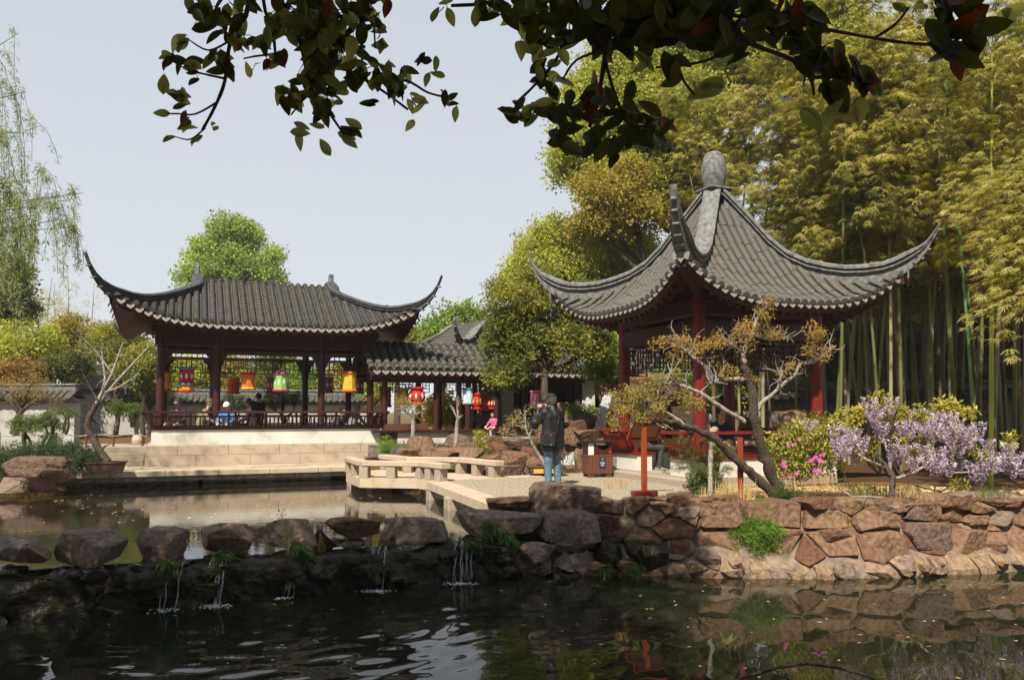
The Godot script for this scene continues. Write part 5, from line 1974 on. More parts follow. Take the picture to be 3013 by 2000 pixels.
func foreground_boughs() -> void:
	rng.seed = 411
	# a broadleaf tree standing over the camera: its low boughs hang into the picture, its crown shades the weir
	var t := thing("overhanging_tree", "broadleaf tree whose dark red and green boughs hang across the top of the picture", "tree", Vector3(-4.2, 0.8, 1.6))
	var base := Vector3(-4.2, 0.8, 1.6)
	var s := Shape.new()
	limb(s, Vector3.ZERO, Vector3(0.4, 4.6, -1.0), 0.26, 0.2, 0.05, 12)
	obj("trunk", s, M.bark, t)
	var blobs := []
	for q in [[-7.6, 7.6, -5.0, 1.6, 1.1], [-5.6, 7.8, -5.2, 1.6, 1.2], [-3.6, 7.6, -5.4, 1.6, 1.1], [-1.8, 7.4, -5.7, 1.4, 1.0], [-0.3, 7.3, -5.8, 1.0, 0.8], [-4.0, 7.0, -3.2, 1.8, 1.2], [-1.6, 6.6, -2.9, 1.7, 1.1], [-5.0, 7.0, -1.4, 2.0, 1.3], [-2.2, 6.4, -0.6, 1.9, 1.2], [0.4, 6.0, -0.5, 1.6, 1.0], [1.6, 5.6, 0.3, 1.4, 0.9], [-1.0, 5.5, -1.0, 1.3, 0.6], [0.4, 5.3, -0.9, 1.2, 0.6], [1.5, 5.1, -0.4, 1.1, 0.6], [-2.4, 5.9, -1.4, 1.3, 0.7], [-3.3, 5.6, -1.5, 1.2, 0.6], [-2.7, 5.4, -2.2, 1.0, 0.5], [0.2, 6.3, 1.4, 1.6, 1.0], [2.6, 5.6, 1.4, 1.4, 0.9], [-7.0, 7.4, -3.2, 1.7, 1.1]]:
		blobs.append([Vector3(q[0], q[1], q[2]), q[3], q[4]])
	for b in blobs:
		s = Shape.new()
		limb(s, Vector3(0.4, 4.6, -1.0), b[0] - base, 0.13, 0.03, 0.08)
		obj("limb", s, M.bark, t)
	crown(t, "crown", base, blobs, leaf_cluster(9, 0.12, 0.06, 0.2, 1), 56, 9, [Color(0.04, 0.06, 0.02), Color(0.06, 0.076, 0.02), Color(0.09, 0.06, 0.022)], 0.4)
	rng.seed = 77
	# leaf blades with a fold along the midrib
	var shapes := []
	for k in 5:
		var l := Shape.new()
		var fold := rnd(0.1, 0.4)
		var curl := rnd(-0.12, 0.3)
		var rows := []
		for i in 8:
			var f := i / 7.0
			var w := 0.26 * pow(sin(PI * pow(f, 0.85)), 0.8) * (1.0 - 0.25 * f) + (0.0 if i > 0 else 0.01)
			var y := -curl * f * f
			rows.append(PackedVector3Array([Vector3(-w, y + w * fold, f), Vector3(-w * 0.5, y + w * fold * 0.4, f), Vector3(0, y, f), Vector3(w * 0.5, y + w * fold * 0.4, f), Vector3(w, y + w * fold, f)]))
		l.grid(rows)
		shapes.append(l.mesh())
	# stems [points, leaf length, how many leaf pairs, share of red]
	var stems := [
		[[Vector3(-1.07, 4.33, -3.10), Vector3(-1.07, 3.92, -3.20), Vector3(-1.16, 3.78, -3.25), Vector3(-1.20, 3.63, -3.30), Vector3(-1.24, 3.52, -3.30), Vector3(-1.31, 3.44, -3.35)], 0.010],
		[[Vector3(-1.20, 3.64, -3.30), Vector3(-1.29, 3.66, -3.30), Vector3(-1.38, 3.70, -3.35), Vector3(-1.44, 3.74, -3.35)], 0.005],
		[[Vector3(-1.23, 3.54, -3.30), Vector3(-1.32, 3.49, -3.30), Vector3(-1.41, 3.51, -3.35), Vector3(-1.46, 3.51, -3.35)], 0.005],
		[[Vector3(-1.28, 3.43, -3.30), Vector3(-1.36, 3.40, -3.35), Vector3(-1.42, 3.41, -3.35)], 0.004],
		[[Vector3(-1.16, 3.78, -3.25), Vector3(-1.27, 3.76, -3.30), Vector3(-1.36, 3.81, -3.30)], 0.005],
		[[Vector3(-0.97, 4.22, -3.00), Vector3(-0.98, 3.87, -3.10), Vector3(-0.96, 3.79, -3.15), Vector3(-0.96, 3.70, -3.20)], 0.009],
		[[Vector3(-0.96, 3.70, -3.20), Vector3(-1.04, 3.69, -3.20), Vector3(-1.09, 3.68, -3.20)], 0.005],
		[[Vector3(-0.89, 4.19, -2.90), Vector3(-0.88, 3.82, -3.00), Vector3(-0.84, 3.73, -3.05), Vector3(-0.82, 3.65, -3.10), Vector3(-0.79, 3.52, -3.10), Vector3(-0.75, 3.47, -3.15), Vector3(-0.68, 3.37, -3.20)], 0.011],
		[[Vector3(-0.82, 3.65, -3.10), Vector3(-0.72, 3.63, -3.10), Vector3(-0.63, 3.58, -3.10), Vector3(-0.52, 3.53, -3.15), Vector3(-0.42, 3.47, -3.20)], 0.008],
		[[Vector3(-0.55, 3.53, -3.10), Vector3(-0.43, 3.57, -3.15), Vector3(-0.34, 3.54, -3.20), Vector3(-0.26, 3.52, -3.20)], 0.006],
		[[Vector3(-0.79, 3.52, -3.10), Vector3(-0.82, 3.47, -3.10), Vector3(-0.88, 3.43, -3.15)], 0.005],
		[[Vector3(-0.70, 4.09, -2.80), Vector3(-0.70, 3.77, -2.90), Vector3(-0.68, 3.70, -3.00), Vector3(-0.63, 3.62, -3.00)], 0.009],
		[[Vector3(-0.68, 3.37, -3.20), Vector3(-0.67, 3.40, -3.20), Vector3(-0.64, 3.39, -3.20)], 0.004],
		[[Vector3(-0.50, 4.09, -2.80), Vector3(-0.53, 3.77, -2.90), Vector3(-0.52, 3.71, -2.95), Vector3(-0.52, 3.63, -3.00)], 0.006],
		[[Vector3(-1.20, 4.16, -3.00), Vector3(-1.20, 3.94, -3.10), Vector3(-1.21, 3.87, -3.10)], 0.006],
		[[Vector3(0.09, 3.86, -2.40), Vector3(0.03, 3.64, -2.50), Vector3(-0.06, 3.58, -2.55), Vector3(-0.20, 3.59, -2.60)], 0.009],
		[[Vector3(0.08, 3.83, -2.40), Vector3(0.12, 3.56, -2.50), Vector3(0.16, 3.47, -2.50), Vector3(0.15, 3.40, -2.55), Vector3(0.08, 3.31, -2.55), Vector3(0.01, 3.26, -2.60)], 0.008],
		[[Vector3(0.30, 3.76, -2.30), Vector3(0.30, 3.48, -2.35), Vector3(0.29, 3.38, -2.40), Vector3(0.28, 3.31, -2.40), Vector3(0.27, 3.24, -2.45), Vector3(0.24, 3.13, -2.45)], 0.011],
		[[Vector3(0.28, 3.33, -2.40), Vector3(0.31, 3.22, -2.40), Vector3(0.35, 3.13, -2.40), Vector3(0.43, 3.13, -2.45)], 0.006],
		[[Vector3(0.28, 3.35, -2.40), Vector3(0.20, 3.34, -2.45), Vector3(0.16, 3.30, -2.50)], 0.005],
		[[Vector3(0.46, 3.70, -2.20), Vector3(0.58, 3.40, -2.20), Vector3(0.60, 3.36, -2.20), Vector3(0.77, 3.34, -2.20), Vector3(0.90, 3.34, -2.25), Vector3(1.11, 3.33, -2.30), Vector3(1.22, 3.32, -2.30), Vector3(1.29, 3.33, -2.30), Vector3(1.38, 3.38, -2.30)], 0.0065],
		[[Vector3(0.60, 3.36, -2.20), Vector3(0.63, 3.30, -2.20), Vector3(0.68, 3.27, -2.20), Vector3(0.78, 3.23, -2.20), Vector3(0.83, 3.18, -2.20), Vector3(0.84, 3.13, -2.20)], 0.008],
		[[Vector3(0.63, 3.30, -2.20), Vector3(0.57, 3.24, -2.20), Vector3(0.51, 3.24, -2.25), Vector3(0.41, 3.23, -2.25)], 0.006],
		[[Vector3(0.47, 3.24, -2.25), Vector3(0.49, 3.19, -2.25), Vector3(0.52, 3.15, -2.25)], 0.005],
		[[Vector3(0.67, 3.58, -2.10), Vector3(0.72, 3.37, -2.10), Vector3(0.72, 3.33, -2.15), Vector3(0.76, 3.30, -2.20)], 0.008],
		[[Vector3(1.06, 3.34, -2.30), Vector3(1.12, 3.38, -2.30), Vector3(1.16, 3.43, -2.30)], 0.005],
		[[Vector3(0.37, 3.68, -2.25), Vector3(0.43, 3.45, -2.30), Vector3(0.48, 3.40, -2.30), Vector3(0.53, 3.34, -2.30)], 0.008],
		[[Vector3(1.22, 3.32, -2.30), Vector3(1.28, 3.40, -2.30), Vector3(1.29, 3.53, -2.30)], 0.007],
		[[Vector3(0.83, 3.18, -2.20), Vector3(0.90, 3.18, -2.20), Vector3(0.96, 3.17, -2.20)], 0.006],
	]
	for q in stems:
		var st := Shape.new()
		var pts := []
		var rad := []
		var line: Array = q[0]
		for i in (line.size() - 1) * 4 + 1:
			var k := mini(i / 4, line.size() - 2)
			var f := i / 4.0 - k
			var p: Vector3 = (line[k] as Vector3).cubic_interpolate(line[k + 1], line[maxi(k - 1, 0)], line[mini(k + 2, line.size() - 1)], f)
			pts.append(p - base)
			rad.append(q[1] * lerpf(1.0, 0.45, float(i) / (line.size() * 4.0)) * rnd(0.9, 1.15))
		st.tube(pts, rad, 6)
		obj("twig", st, M.bark_twig, t)
	# leaves: where they gather, how many, their reach and length, how red
	var tufts := [
		[Vector3(-1.20, 3.84, -3.10), 9, 0.12, 0.10, 0.1], [Vector3(-1.13, 3.89, -3.20), 7, 0.10, 0.10, 0.0], [Vector3(-1.38, 3.79, -3.30), 4, 0.045, 0.085, 0.1], [Vector3(-1.43, 3.72, -3.30), 5, 0.05, 0.085, 0.5], [Vector3(-1.34, 3.67, -3.30), 6, 0.06, 0.09, 0.6], [Vector3(-1.48, 3.63, -3.35), 1, 0.01, 0.10, 0.0],
		[Vector3(-1.37, 3.56, -3.30), 5, 0.05, 0.08, 0.4], [Vector3(-1.48, 3.51, -3.35), 1, 0.01, 0.09, 0.0], [Vector3(-1.36, 3.45, -3.30), 4, 0.05, 0.08, 0.1], [Vector3(-1.46, 3.41, -3.35), 2, 0.02, 0.075, 0.0], [Vector3(-1.33, 3.39, -3.35), 2, 0.03, 0.075, 0.0], [Vector3(-1.27, 3.47, -3.35), 2, 0.03, 0.06, 0.8],
		[Vector3(-1.21, 3.70, -3.30), 8, 0.07, 0.085, 0.4], [Vector3(-1.13, 3.78, -3.20), 9, 0.10, 0.085, 0.4], [Vector3(-1.02, 3.75, -3.20), 5, 0.06, 0.085, 0.2], [Vector3(-1.05, 3.65, -3.20), 2, 0.03, 0.07, 0.7], [Vector3(-0.91, 3.76, -3.10), 8, 0.09, 0.09, 0.1], [Vector3(-0.94, 3.66, -3.15), 7, 0.06, 0.085, 0.7],
		[Vector3(-0.81, 3.75, -3.00), 10, 0.13, 0.09, 0.0], [Vector3(-0.73, 3.72, -3.00), 12, 0.14, 0.10, 0.05], [Vector3(-0.66, 3.67, -3.00), 10, 0.12, 0.10, 0.0], [Vector3(-0.76, 3.64, -3.05), 12, 0.12, 0.09, 0.1], [Vector3(-0.69, 3.59, -3.05), 12, 0.12, 0.09, 0.0], [Vector3(-0.78, 3.54, -3.10), 10, 0.1, 0.085, 0.3], [Vector3(-0.72, 3.50, -3.10), 10, 0.1, 0.085, 0.05],
		[Vector3(-0.85, 3.46, -3.10), 5, 0.07, 0.085, 0.2], [Vector3(-0.89, 3.51, -3.10), 3, 0.03, 0.085, 0.2], [Vector3(-0.76, 3.43, -3.15), 7, 0.07, 0.085, 0.05], [Vector3(-0.85, 3.37, -3.15), 3, 0.04, 0.085, 0.1], [Vector3(-0.75, 3.31, -3.20), 1, 0.01, 0.10, 0.0], [Vector3(-0.66, 3.38, -3.20), 5, 0.06, 0.08, 0.6], [Vector3(-0.54, 3.74, -2.90), 8, 0.1, 0.09, 0.4],
		[Vector3(-0.50, 3.69, -2.95), 6, 0.08, 0.08, 0.1], [Vector3(-0.50, 3.64, -3.00), 2, 0.04, 0.08, 0.0], [Vector3(-0.60, 3.58, -3.10), 9, 0.09, 0.08, 0.0], [Vector3(-0.51, 3.57, -3.10), 8, 0.08, 0.08, 0.0], [Vector3(-0.44, 3.54, -3.15), 8, 0.08, 0.08, 0.2], [Vector3(-0.36, 3.65, -3.15), 3, 0.04, 0.07, 0.2], [Vector3(-0.31, 3.60, -3.15), 3, 0.05, 0.075, 0.1], [Vector3(-0.26, 3.52, -3.20), 5, 0.07, 0.075, 0.9],
		[Vector3(-0.39, 3.48, -3.20), 4, 0.06, 0.075, 0.3], [Vector3(-0.57, 3.48, -3.15), 3, 0.05, 0.085, 0.0], [Vector3(-0.41, 3.41, -3.20), 1, 0.01, 0.07, 0.0], [Vector3(-1.06, 3.87, -3.10), 6, 0.1, 0.1, 0.0], [Vector3(-0.59, 3.72, -2.90), 10, 0.13, 0.10, 0.1], [Vector3(-0.77, 3.77, -2.90), 10, 0.16, 0.10, 0.0],
		[Vector3(-0.22, 3.59, -2.60), 3, 0.06, 0.08, 0.0], [Vector3(-0.07, 3.53, -2.50), 5, 0.07, 0.09, 0.0], [Vector3(0.04, 3.50, -2.50), 8, 0.1, 0.1, 0.0], [Vector3(0.14, 3.51, -2.50), 9, 0.12, 0.10, 0.0], [Vector3(0.11, 3.42, -2.50), 7, 0.08, 0.09, 0.05], [Vector3(0.18, 3.44, -2.50), 7, 0.08, 0.1, 0.0], [Vector3(0.09, 3.35, -2.55), 6, 0.07, 0.09, 0.0], [Vector3(0.12, 3.28, -2.55), 7, 0.07, 0.085, 0.0],
		[Vector3(0.01, 3.25, -2.60), 5, 0.05, 0.08, 0.0], [Vector3(0.06, 3.21, -2.60), 4, 0.05, 0.085, 0.0], [Vector3(0.16, 3.21, -2.50), 6, 0.07, 0.085, 0.2], [Vector3(0.22, 3.45, -2.40), 9, 0.12, 0.11, 0.0], [Vector3(0.29, 3.42, -2.40), 8, 0.1, 0.11, 0.0], [Vector3(0.35, 3.41, -2.30), 10, 0.13, 0.12, 0.05], [Vector3(0.25, 3.20, -2.40), 5, 0.06, 0.1, 0.8],
		[Vector3(0.18, 3.14, -2.50), 6, 0.07, 0.085, 0.1], [Vector3(0.23, 3.08, -2.45), 7, 0.07, 0.09, 0.2], [Vector3(0.27, 3.14, -2.40), 6, 0.07, 0.09, 0.4], [Vector3(0.34, 3.17, -2.40), 6, 0.07, 0.085, 0.0], [Vector3(0.37, 3.11, -2.45), 5, 0.06, 0.09, 0.0], [Vector3(0.43, 3.16, -2.45), 6, 0.07, 0.085, 0.2], [Vector3(0.47, 3.12, -2.45), 3, 0.04, 0.075, 0.9], [Vector3(0.32, 3.04, -2.45), 4, 0.06, 0.09, 0.1],
		[Vector3(0.33, 3.36, -2.35), 4, 0.05, 0.12, 0.0], [Vector3(0.42, 3.34, -2.30), 6, 0.08, 0.12, 0.1], [Vector3(0.40, 3.41, -2.30), 8, 0.1, 0.11, 0.1], [Vector3(0.38, 3.24, -2.25), 2, 0.02, 0.08, 0.3], [Vector3(0.44, 3.22, -2.25), 4, 0.05, 0.085, 0.3], [Vector3(0.48, 3.41, -2.30), 9, 0.1, 0.11, 0.2], [Vector3(0.53, 3.37, -2.30), 8, 0.08, 0.11, 0.3], [Vector3(0.54, 3.30, -2.25), 4, 0.05, 0.12, 0.1], [Vector3(0.57, 3.17, -2.25), 2, 0.02, 0.12, 0.0],
		[Vector3(0.58, 3.35, -2.20), 8, 0.1, 0.11, 0.4], [Vector3(0.65, 3.37, -2.20), 8, 0.1, 0.11, 0.5], [Vector3(0.63, 3.25, -2.20), 4, 0.05, 0.1, 0.6], [Vector3(0.70, 3.34, -2.20), 5, 0.06, 0.1, 0.3], [Vector3(0.77, 3.33, -2.20), 7, 0.06, 0.12, 0.5], [Vector3(0.82, 3.36, -2.20), 5, 0.06, 0.1, 0.8], [Vector3(0.80, 3.28, -2.20), 4, 0.05, 0.11, 0.5],
		[Vector3(0.76, 3.12, -2.20), 1, 0.01, 0.14, 0.0], [Vector3(0.84, 3.23, -2.20), 6, 0.06, 0.12, 0.0], [Vector3(0.90, 3.20, -2.20), 6, 0.05, 0.12, 0.4], [Vector3(0.98, 3.17, -2.20), 5, 0.05, 0.12, 1.0], [Vector3(0.90, 3.12, -2.20), 5, 0.05, 0.12, 0.4], [Vector3(0.85, 3.06, -2.20), 2, 0.03, 0.09, 0.0], [Vector3(0.94, 3.09, -2.20), 2, 0.03, 0.11, 0.8],
		[Vector3(1.14, 3.43, -2.30), 2, 0.02, 0.06, 0.9], [Vector3(1.20, 3.43, -2.30), 1, 0.01, 0.06, 0.9], [Vector3(1.26, 3.37, -2.30), 6, 0.07, 0.12, 0.0], [Vector3(1.33, 3.40, -2.30), 7, 0.08, 0.12, 0.5], [Vector3(1.27, 3.28, -2.30), 4, 0.05, 0.12, 0.1], [Vector3(1.34, 3.33, -2.30), 5, 0.05, 0.1, 0.4], [Vector3(1.45, 3.40, -2.30), 2, 0.03, 0.14, 1.0], [Vector3(1.24, 3.44, -2.30), 4, 0.05, 0.12, 0.1],
	]
	var stalks := Shape.new()
	var extra := []
	var extra_tint := []
	var count := 0
	for q in tufts:
		for i in (q[1] * 2 if q[1] > 7 else q[1] * 5 / 4):
			var dir := (any_dir() * Vector3(1, 0.9, 0.7) + Vector3.DOWN * 0.25).normalized()
			var o: Vector3 = q[0] - base + any_dir() * q[2] * rnd(0.1, 1.0) * Vector3(1, 1, 0.8)
			var flat := (Vector3(rnd(-0.5, 0.5), rnd(-0.3, 0.6), 1)).normalized()
			var x := flat.cross(dir).normalized()
			var y := dir.cross(x)
			var l: float = minf(q[3], 0.112) * rnd(0.74, 1.1)
			var foot: Vector3 = o - dir * l * 0.4
			var node: Vector3 = q[0] - base + (foot - (q[0] - base)) * 0.15 + any_dir() * 0.006
			stalks.tube([node, node.lerp(foot, 0.6) + Vector3.UP * 0.006, foot + dir * l * 0.06], [0.0022, 0.0016, 0.0013], 4, false)
			var tf := Transform3D(Basis(x * l, y * l, dir * l), o - dir * l * 0.4)
			var red: bool = rnd(0, 1) < q[4] * 0.4
			var m: Material = [M.leaf_red, M.leaf_brown][int(rnd(0, 1.99))] if red else [M.leaf_deep, M.leaf_deep, M.leaf_mid, M.leaf_mid, M.leaf_brown][int(rnd(0, 4.99))]
			count += 1
			if count % 9 < 5 and count < 540 or q[1] < 3:
				obj("leaf", shapes[int(rnd(0, 4.99))], m, t, tf)
			else:
				extra.append(tf)
				extra_tint.append(Color(0.17, 0.05, 0.03) if red else [Color(0.05, 0.075, 0.024), Color(0.075, 0.095, 0.024)][i % 2])
	obj("leaf_stalks", stalks, M.bark_twig, t).set_meta("kind", "stuff")
	many("more_leaves", shapes[1], M.leaf_thin, extra, extra_tint, t)


func woods() -> void:
	rng.seed = 900
	var small := leaf_cluster(13, 0.13, 0.07, 0.30, 21)
	var big := leaf_cluster(9, 0.24, 0.12, 0.45, 22)
	var fine := leaf_cluster(12, 0.10, 0.05, 0.21, 23)
	var yg := [Color(0.12, 0.135, 0.02), Color(0.28, 0.30, 0.045), Color(0.38, 0.39, 0.07), Color(0.44, 0.43, 0.085)]
	var green := [Color(0.08, 0.12, 0.02), Color(0.19, 0.27, 0.05), Color(0.28, 0.36, 0.08)]
	var olive := [Color(0.06, 0.08, 0.02), Color(0.12, 0.14, 0.03), Color(0.21, 0.21, 0.035), Color(0.32, 0.27, 0.045)]
	var gold := [Color(0.16, 0.14, 0.025), Color(0.29, 0.24, 0.04), Color(0.37, 0.3, 0.055)]
	tree("camphor_tree", "tall yellow-green camphor tree rising behind the square pavilion's left roof", "tree", Vector3(6.16, 2.25, -29.00) * Vector3(1, 0, 1) + Vector3.UP, Vector3(6.06, 8.63, -29.00), 0.34, blobs_at([[1400, 300, 115, 110], [1350, 370, 90, 60], [1330, 210, 30, 40], [1480, 190, 150, 120], [1600, 80, 160, 130], [1560, 250, 120, 90, -1], [1440, 420, 120, 60], [1690, 20, 170, 110, 2], [1800, 40, 130, 110, 3], [1900, 90, 120, 110, 3], [1990, 150, 90, 90, 2], [1620, 420, 110, 80, 2], [1420, 210, 80, 70], [1520, 320, 110, 80, 1], [1700, 150, 130, 110, 2]], 29), small, 62, 10, yg)
	tree("golden_tree", "tree with orange-tinged young leaves in front of the camphor's lower limbs", "tree", Vector3(4.73, 2.25, -27.50) * Vector3(1, 0, 1) + Vector3.UP, Vector3(4.76, 6.87, -27.50), 0.2, blobs_at([[1400, 450, 85, 55], [1370, 520, 65, 40], [1470, 490, 70, 50], [1450, 400, 60, 40]], 27), small, 70, 9, gold)
	tree("broadleaf_tree", "rounded yellow-green tree between the two pavilions, below the camphor", "tree", Vector3(2.74, 2.24, -32.00) * Vector3(1, 0, 1) + Vector3.UP, Vector3(2.58, 6.58, -32.00), 0.3, blobs_at([[1285, 570, 90, 62], [1225, 610, 60, 45], [1390, 570, 90, 55], [1320, 640, 120, 70], [1450, 590, 80, 70], [1210, 650, 50, 40], [1500, 660, 90, 70]], 32), small, 70, 9, yg)
	tree("osmanthus_tree", "olive and gold small tree with a forked grey trunk before the covered walk", "tree", Vector3(0.94, 1.55, -21.50), Vector3(0.89, 3.41, -21.50), 0.13, blobs_at([[1190, 690, 80, 55], [1160, 745, 55, 45], [1260, 720, 80, 70], [1330, 740, 70, 70], [1220, 790, 70, 50], [1310, 800, 85, 55], [1145, 800, 40, 40], [1170, 870, 55, 36], [1240, 640, 55, 36], [1370, 800, 50, 50], [1350, 690, 50, 40], [1200, 840, 40, 30]], 21.5), fine, 92, 7, olive, 0.27, "bark")
	tree("maple_tree", "fresh bright green small tree left of the square pavilion's back column", "tree", Vector3(2.89, 1.64, -22.50), Vector3(2.72, 3.10, -22.50), 0.07, blobs_at([[1390, 815, 48, 38], [1400, 860, 42, 34], [1425, 790, 40, 30], [1375, 850, 28, 22]], 22.5), fine, 150, 6, [Color(0.12, 0.2, 0.03), Color(0.2, 0.32, 0.05), Color(0.28, 0.4, 0.08)], 0.3)
	tree("round_tree", "bright green round-topped tree standing alone far behind the waterside hall", "tree", Vector3(-18.24, 2.24, -52.00) * Vector3(1, 0, 1), Vector3(-18.39, 8.71, -52.00), 0.4, blobs_at([[530, 555, 70, 60], [470, 610, 60, 50], [590, 610, 60, 55], [530, 620, 80, 60], [440, 650, 48, 40], [615, 650, 45, 40], [560, 540, 45, 40], [505, 545, 40, 44], [470, 575, 36, 34], [625, 600, 34, 30]], 52), big, 13, 9, [Color(0.13, 0.19, 0.035), Color(0.25, 0.33, 0.07), Color(0.34, 0.42, 0.11)], 0.27)
	tree("distant_tree", "light green tree behind the covered walk, right of the hall's roof horn", "tree", Vector3(-3.42, 2.24, -42.00) * Vector3(1, 0, 1), Vector3(-3.43, 4.51, -42.00), 0.25, blobs_at([[1030, 760, 48, 48], [1075, 735, 42, 36], [1000, 790, 50, 40], [1095, 770, 45, 50], [960, 800, 50, 36], [1060, 800, 60, 40]], 42), big, 26, 8, green)
	tree("distant_tree", "dull olive tree low between the hall's right horn and the covered walk", "tree", Vector3(-5.73, 2.24, -40.00) * Vector3(1, 0, 1), Vector3(-5.74, 3.75, -40.00), 0.2, blobs_at([[915, 800, 50, 36], [880, 815, 40, 30], [945, 785, 36, 30]], 40), big, 26, 8, olive)
	tree("dark_conifer", "dark green conifer at the picture's left edge behind the willow", "tree", Vector3(-23.78, 2.24, -38.00) * Vector3(1, 0, 1), Vector3(-23.86, 5.32, -38.00), 0.3, blobs_at([[20, 640, 34, 50], [20, 700, 52, 50], [-40, 690, 60, 70], [45, 730, 34, 30]], 38), big, 40, 9, [Color(0.03, 0.045, 0.02), Color(0.07, 0.08, 0.03), Color(0.1, 0.11, 0.03)])
	# hazy undergrowth in a belt at the left and behind the hall, tree by tree
	var belt := [
		["big soft yellow-green tree at the left edge above the white wall", 60, 790, 90, 60, 33], ["yellow-green feathery tree between left edge and bare bonsai", 165, 770, 70, 55, 35], ["olive bushy tree behind the bare white bonsai branches", 265, 790, 70, 60, 34], ["olive tree under the hall's left eave", 330, 830, 60, 50, 33],
		["dark green shrub tree left of the white house roof", 150, 840, 60, 36, 31], ["orange-brown young-leaved tree over the left wall", 40, 860, 70, 40, 30.5], ["rust-tinged tree between the house and the hall's first column", 345, 870, 44, 40, 34],
		["yellow-green tree seen through the hall's left bay", 430, 860, 60, 50, 40], ["gold-green tree seen through the middle bay, left half", 530, 860, 60, 50, 41], ["dark-and-gold tree seen through the middle bay, right half", 640, 850, 66, 56, 39], ["deep green tree seen at the right of the middle bay", 700, 870, 50, 46, 38],
		["golden shrub seen through the hall's right bay", 780, 880, 50, 44, 38], ["yellow shrub tree behind the covered walk's left end", 850, 880, 50, 44, 37], ["pale yellow bamboo clump behind the covered walk posts", 1015, 940, 40, 40, 33], ["brown shrub behind the covered walk near the blue-roofed lantern", 1060, 950, 36, 34, 33],
		["dark green shrub seen through the square pavilion, left of its back column", 1560, 890, 90, 70, 25.5], ["olive shrub seen through the square pavilion, right of its back column", 1690, 880, 80, 76, 26.5], ["deep green shrub between the square pavilion's right column and bamboo", 1800, 900, 80, 70, 27.0],
	]
	var tones := [yg, gold, olive, olive, [Color(0.04, 0.06, 0.02), Color(0.09, 0.1, 0.03), Color(0.14, 0.15, 0.04)], [Color(0.2, 0.13, 0.03), Color(0.32, 0.19, 0.05)], gold, yg, gold, olive, green, gold, yg, [Color(0.4, 0.32, 0.03), Color(0.5, 0.42, 0.05)], olive, green, olive, green]
	for i in belt.size():
		var q: Array = belt[i]
		var d: float = q[5]
		var bl := blobs_at([[q[1], q[2], q[3] * 0.75, q[4] * 0.8], [q[1] - q[3] * 0.5, q[2] + q[4] * 0.35, q[3] * 0.55, q[4] * 0.7], [q[1] + q[3] * 0.5, q[2] + q[4] * 0.3, q[3] * 0.55, q[4] * 0.7], [q[1], q[2] + q[4] * 0.7, q[3] * 0.8, q[4] * 0.6]], d)
		var ground := Vector3((q[1] - 1181.0) * d / 1854.0, 0.9, -d)
		tree("belt_tree", q[0], "tree", ground, ground.lerp(bl[0][0], 0.5), 0.12, bl, small, 44, 7, tones[i], 0.34, "bark", "trees beyond the garden walls")
	# thin pale trees, almost bare, over the left belt
	for i in 4:
		var d := 36.0 + i
		var x: float = ([95, 135, 165, 205][i] - 1181.0) * d / 1854.0
		var t := thing("slender_tree", ["thin pale wispy tree nearest the willow at left", "thin pale wispy tree, second of four over the left trees", "thin pale wispy tree, third of four over the left trees", "thin pale wispy tree next to the hall's left horn"][i], "tree", Vector3(x, 0.9, -d), 0, "wispy pale trees at left")
		var s := Shape.new()
		var top: float = 2.25 + (950 - [640, 650, 615, 650][i]) * d / 1854.0 - 0.9
		var pts: Array = limb(s, Vector3.ZERO, Vector3(rnd(-0.4, 0.4), top, 0), 0.07, 0.012, 0.02, 5)
		var where := []
		var tint := []
		for k in 40:
			var f := rnd(0.35, 1.0)
			var p: Vector3 = pts[int(f * 7)]
			var e := p + Vector3(rnd(-0.9, 0.9), rnd(0.2, 0.7), rnd(-0.6, 0.6)) * (1.25 - f)
			s.tube([p, e], [0.012, 0.005], 4, false)
			for j in 6:
				where.append(Transform3D(rand_basis(0.6), p.lerp(e, rnd(0.2, 1.2)) + any_dir() * 0.4))
				tint.append(mixed([Color(0.3, 0.3, 0.16), Color(0.42, 0.4, 0.26)], rnd(0, 1)))
		obj("trunk", s, M.bark_pale, t)
		many("crown", fine, M.leaf_thin, where, tint, t)
	willow()


func added_trees_behind() -> void:
	# unseen trees added at the photographer's back to keep low sky off the halls
	rng.seed = 1200
	var leaf := leaf_cluster(9, 0.5, 0.3, 0.8, 25)
	for q in [["unseen tree added to block sky behind the photographer, farthest left", -17, 9, 12], ["unseen tree added to block sky behind the photographer, left of the path", -9, 12, 13], ["unseen tree added to block sky straight behind the photographer", 0, 13, 13], ["unseen tree added to block sky behind the photographer, right of the path", 9, 12, 13], ["unseen tree added to block sky behind the photographer, farthest right", 17, 8, 12]]:
		var at := Vector3(q[1], 0.7, q[2])
		var top: float = q[3]
		tree("added_tree", q[0], "tree", at, at + Vector3(0, top * 0.4, 0), 0.3, [[at + Vector3(0, top * 0.62, 0), 4.2, 3.6], [at + Vector3(-2.4, top * 0.45, 0.5), 3.0, 2.6], [at + Vector3(2.4, top * 0.45, -0.5), 3.0, 2.6]], leaf, 9, 8, [Color(0.04, 0.06, 0.02), Color(0.08, 0.1, 0.03)], 0.36, "bark", "added trees behind the photographer")


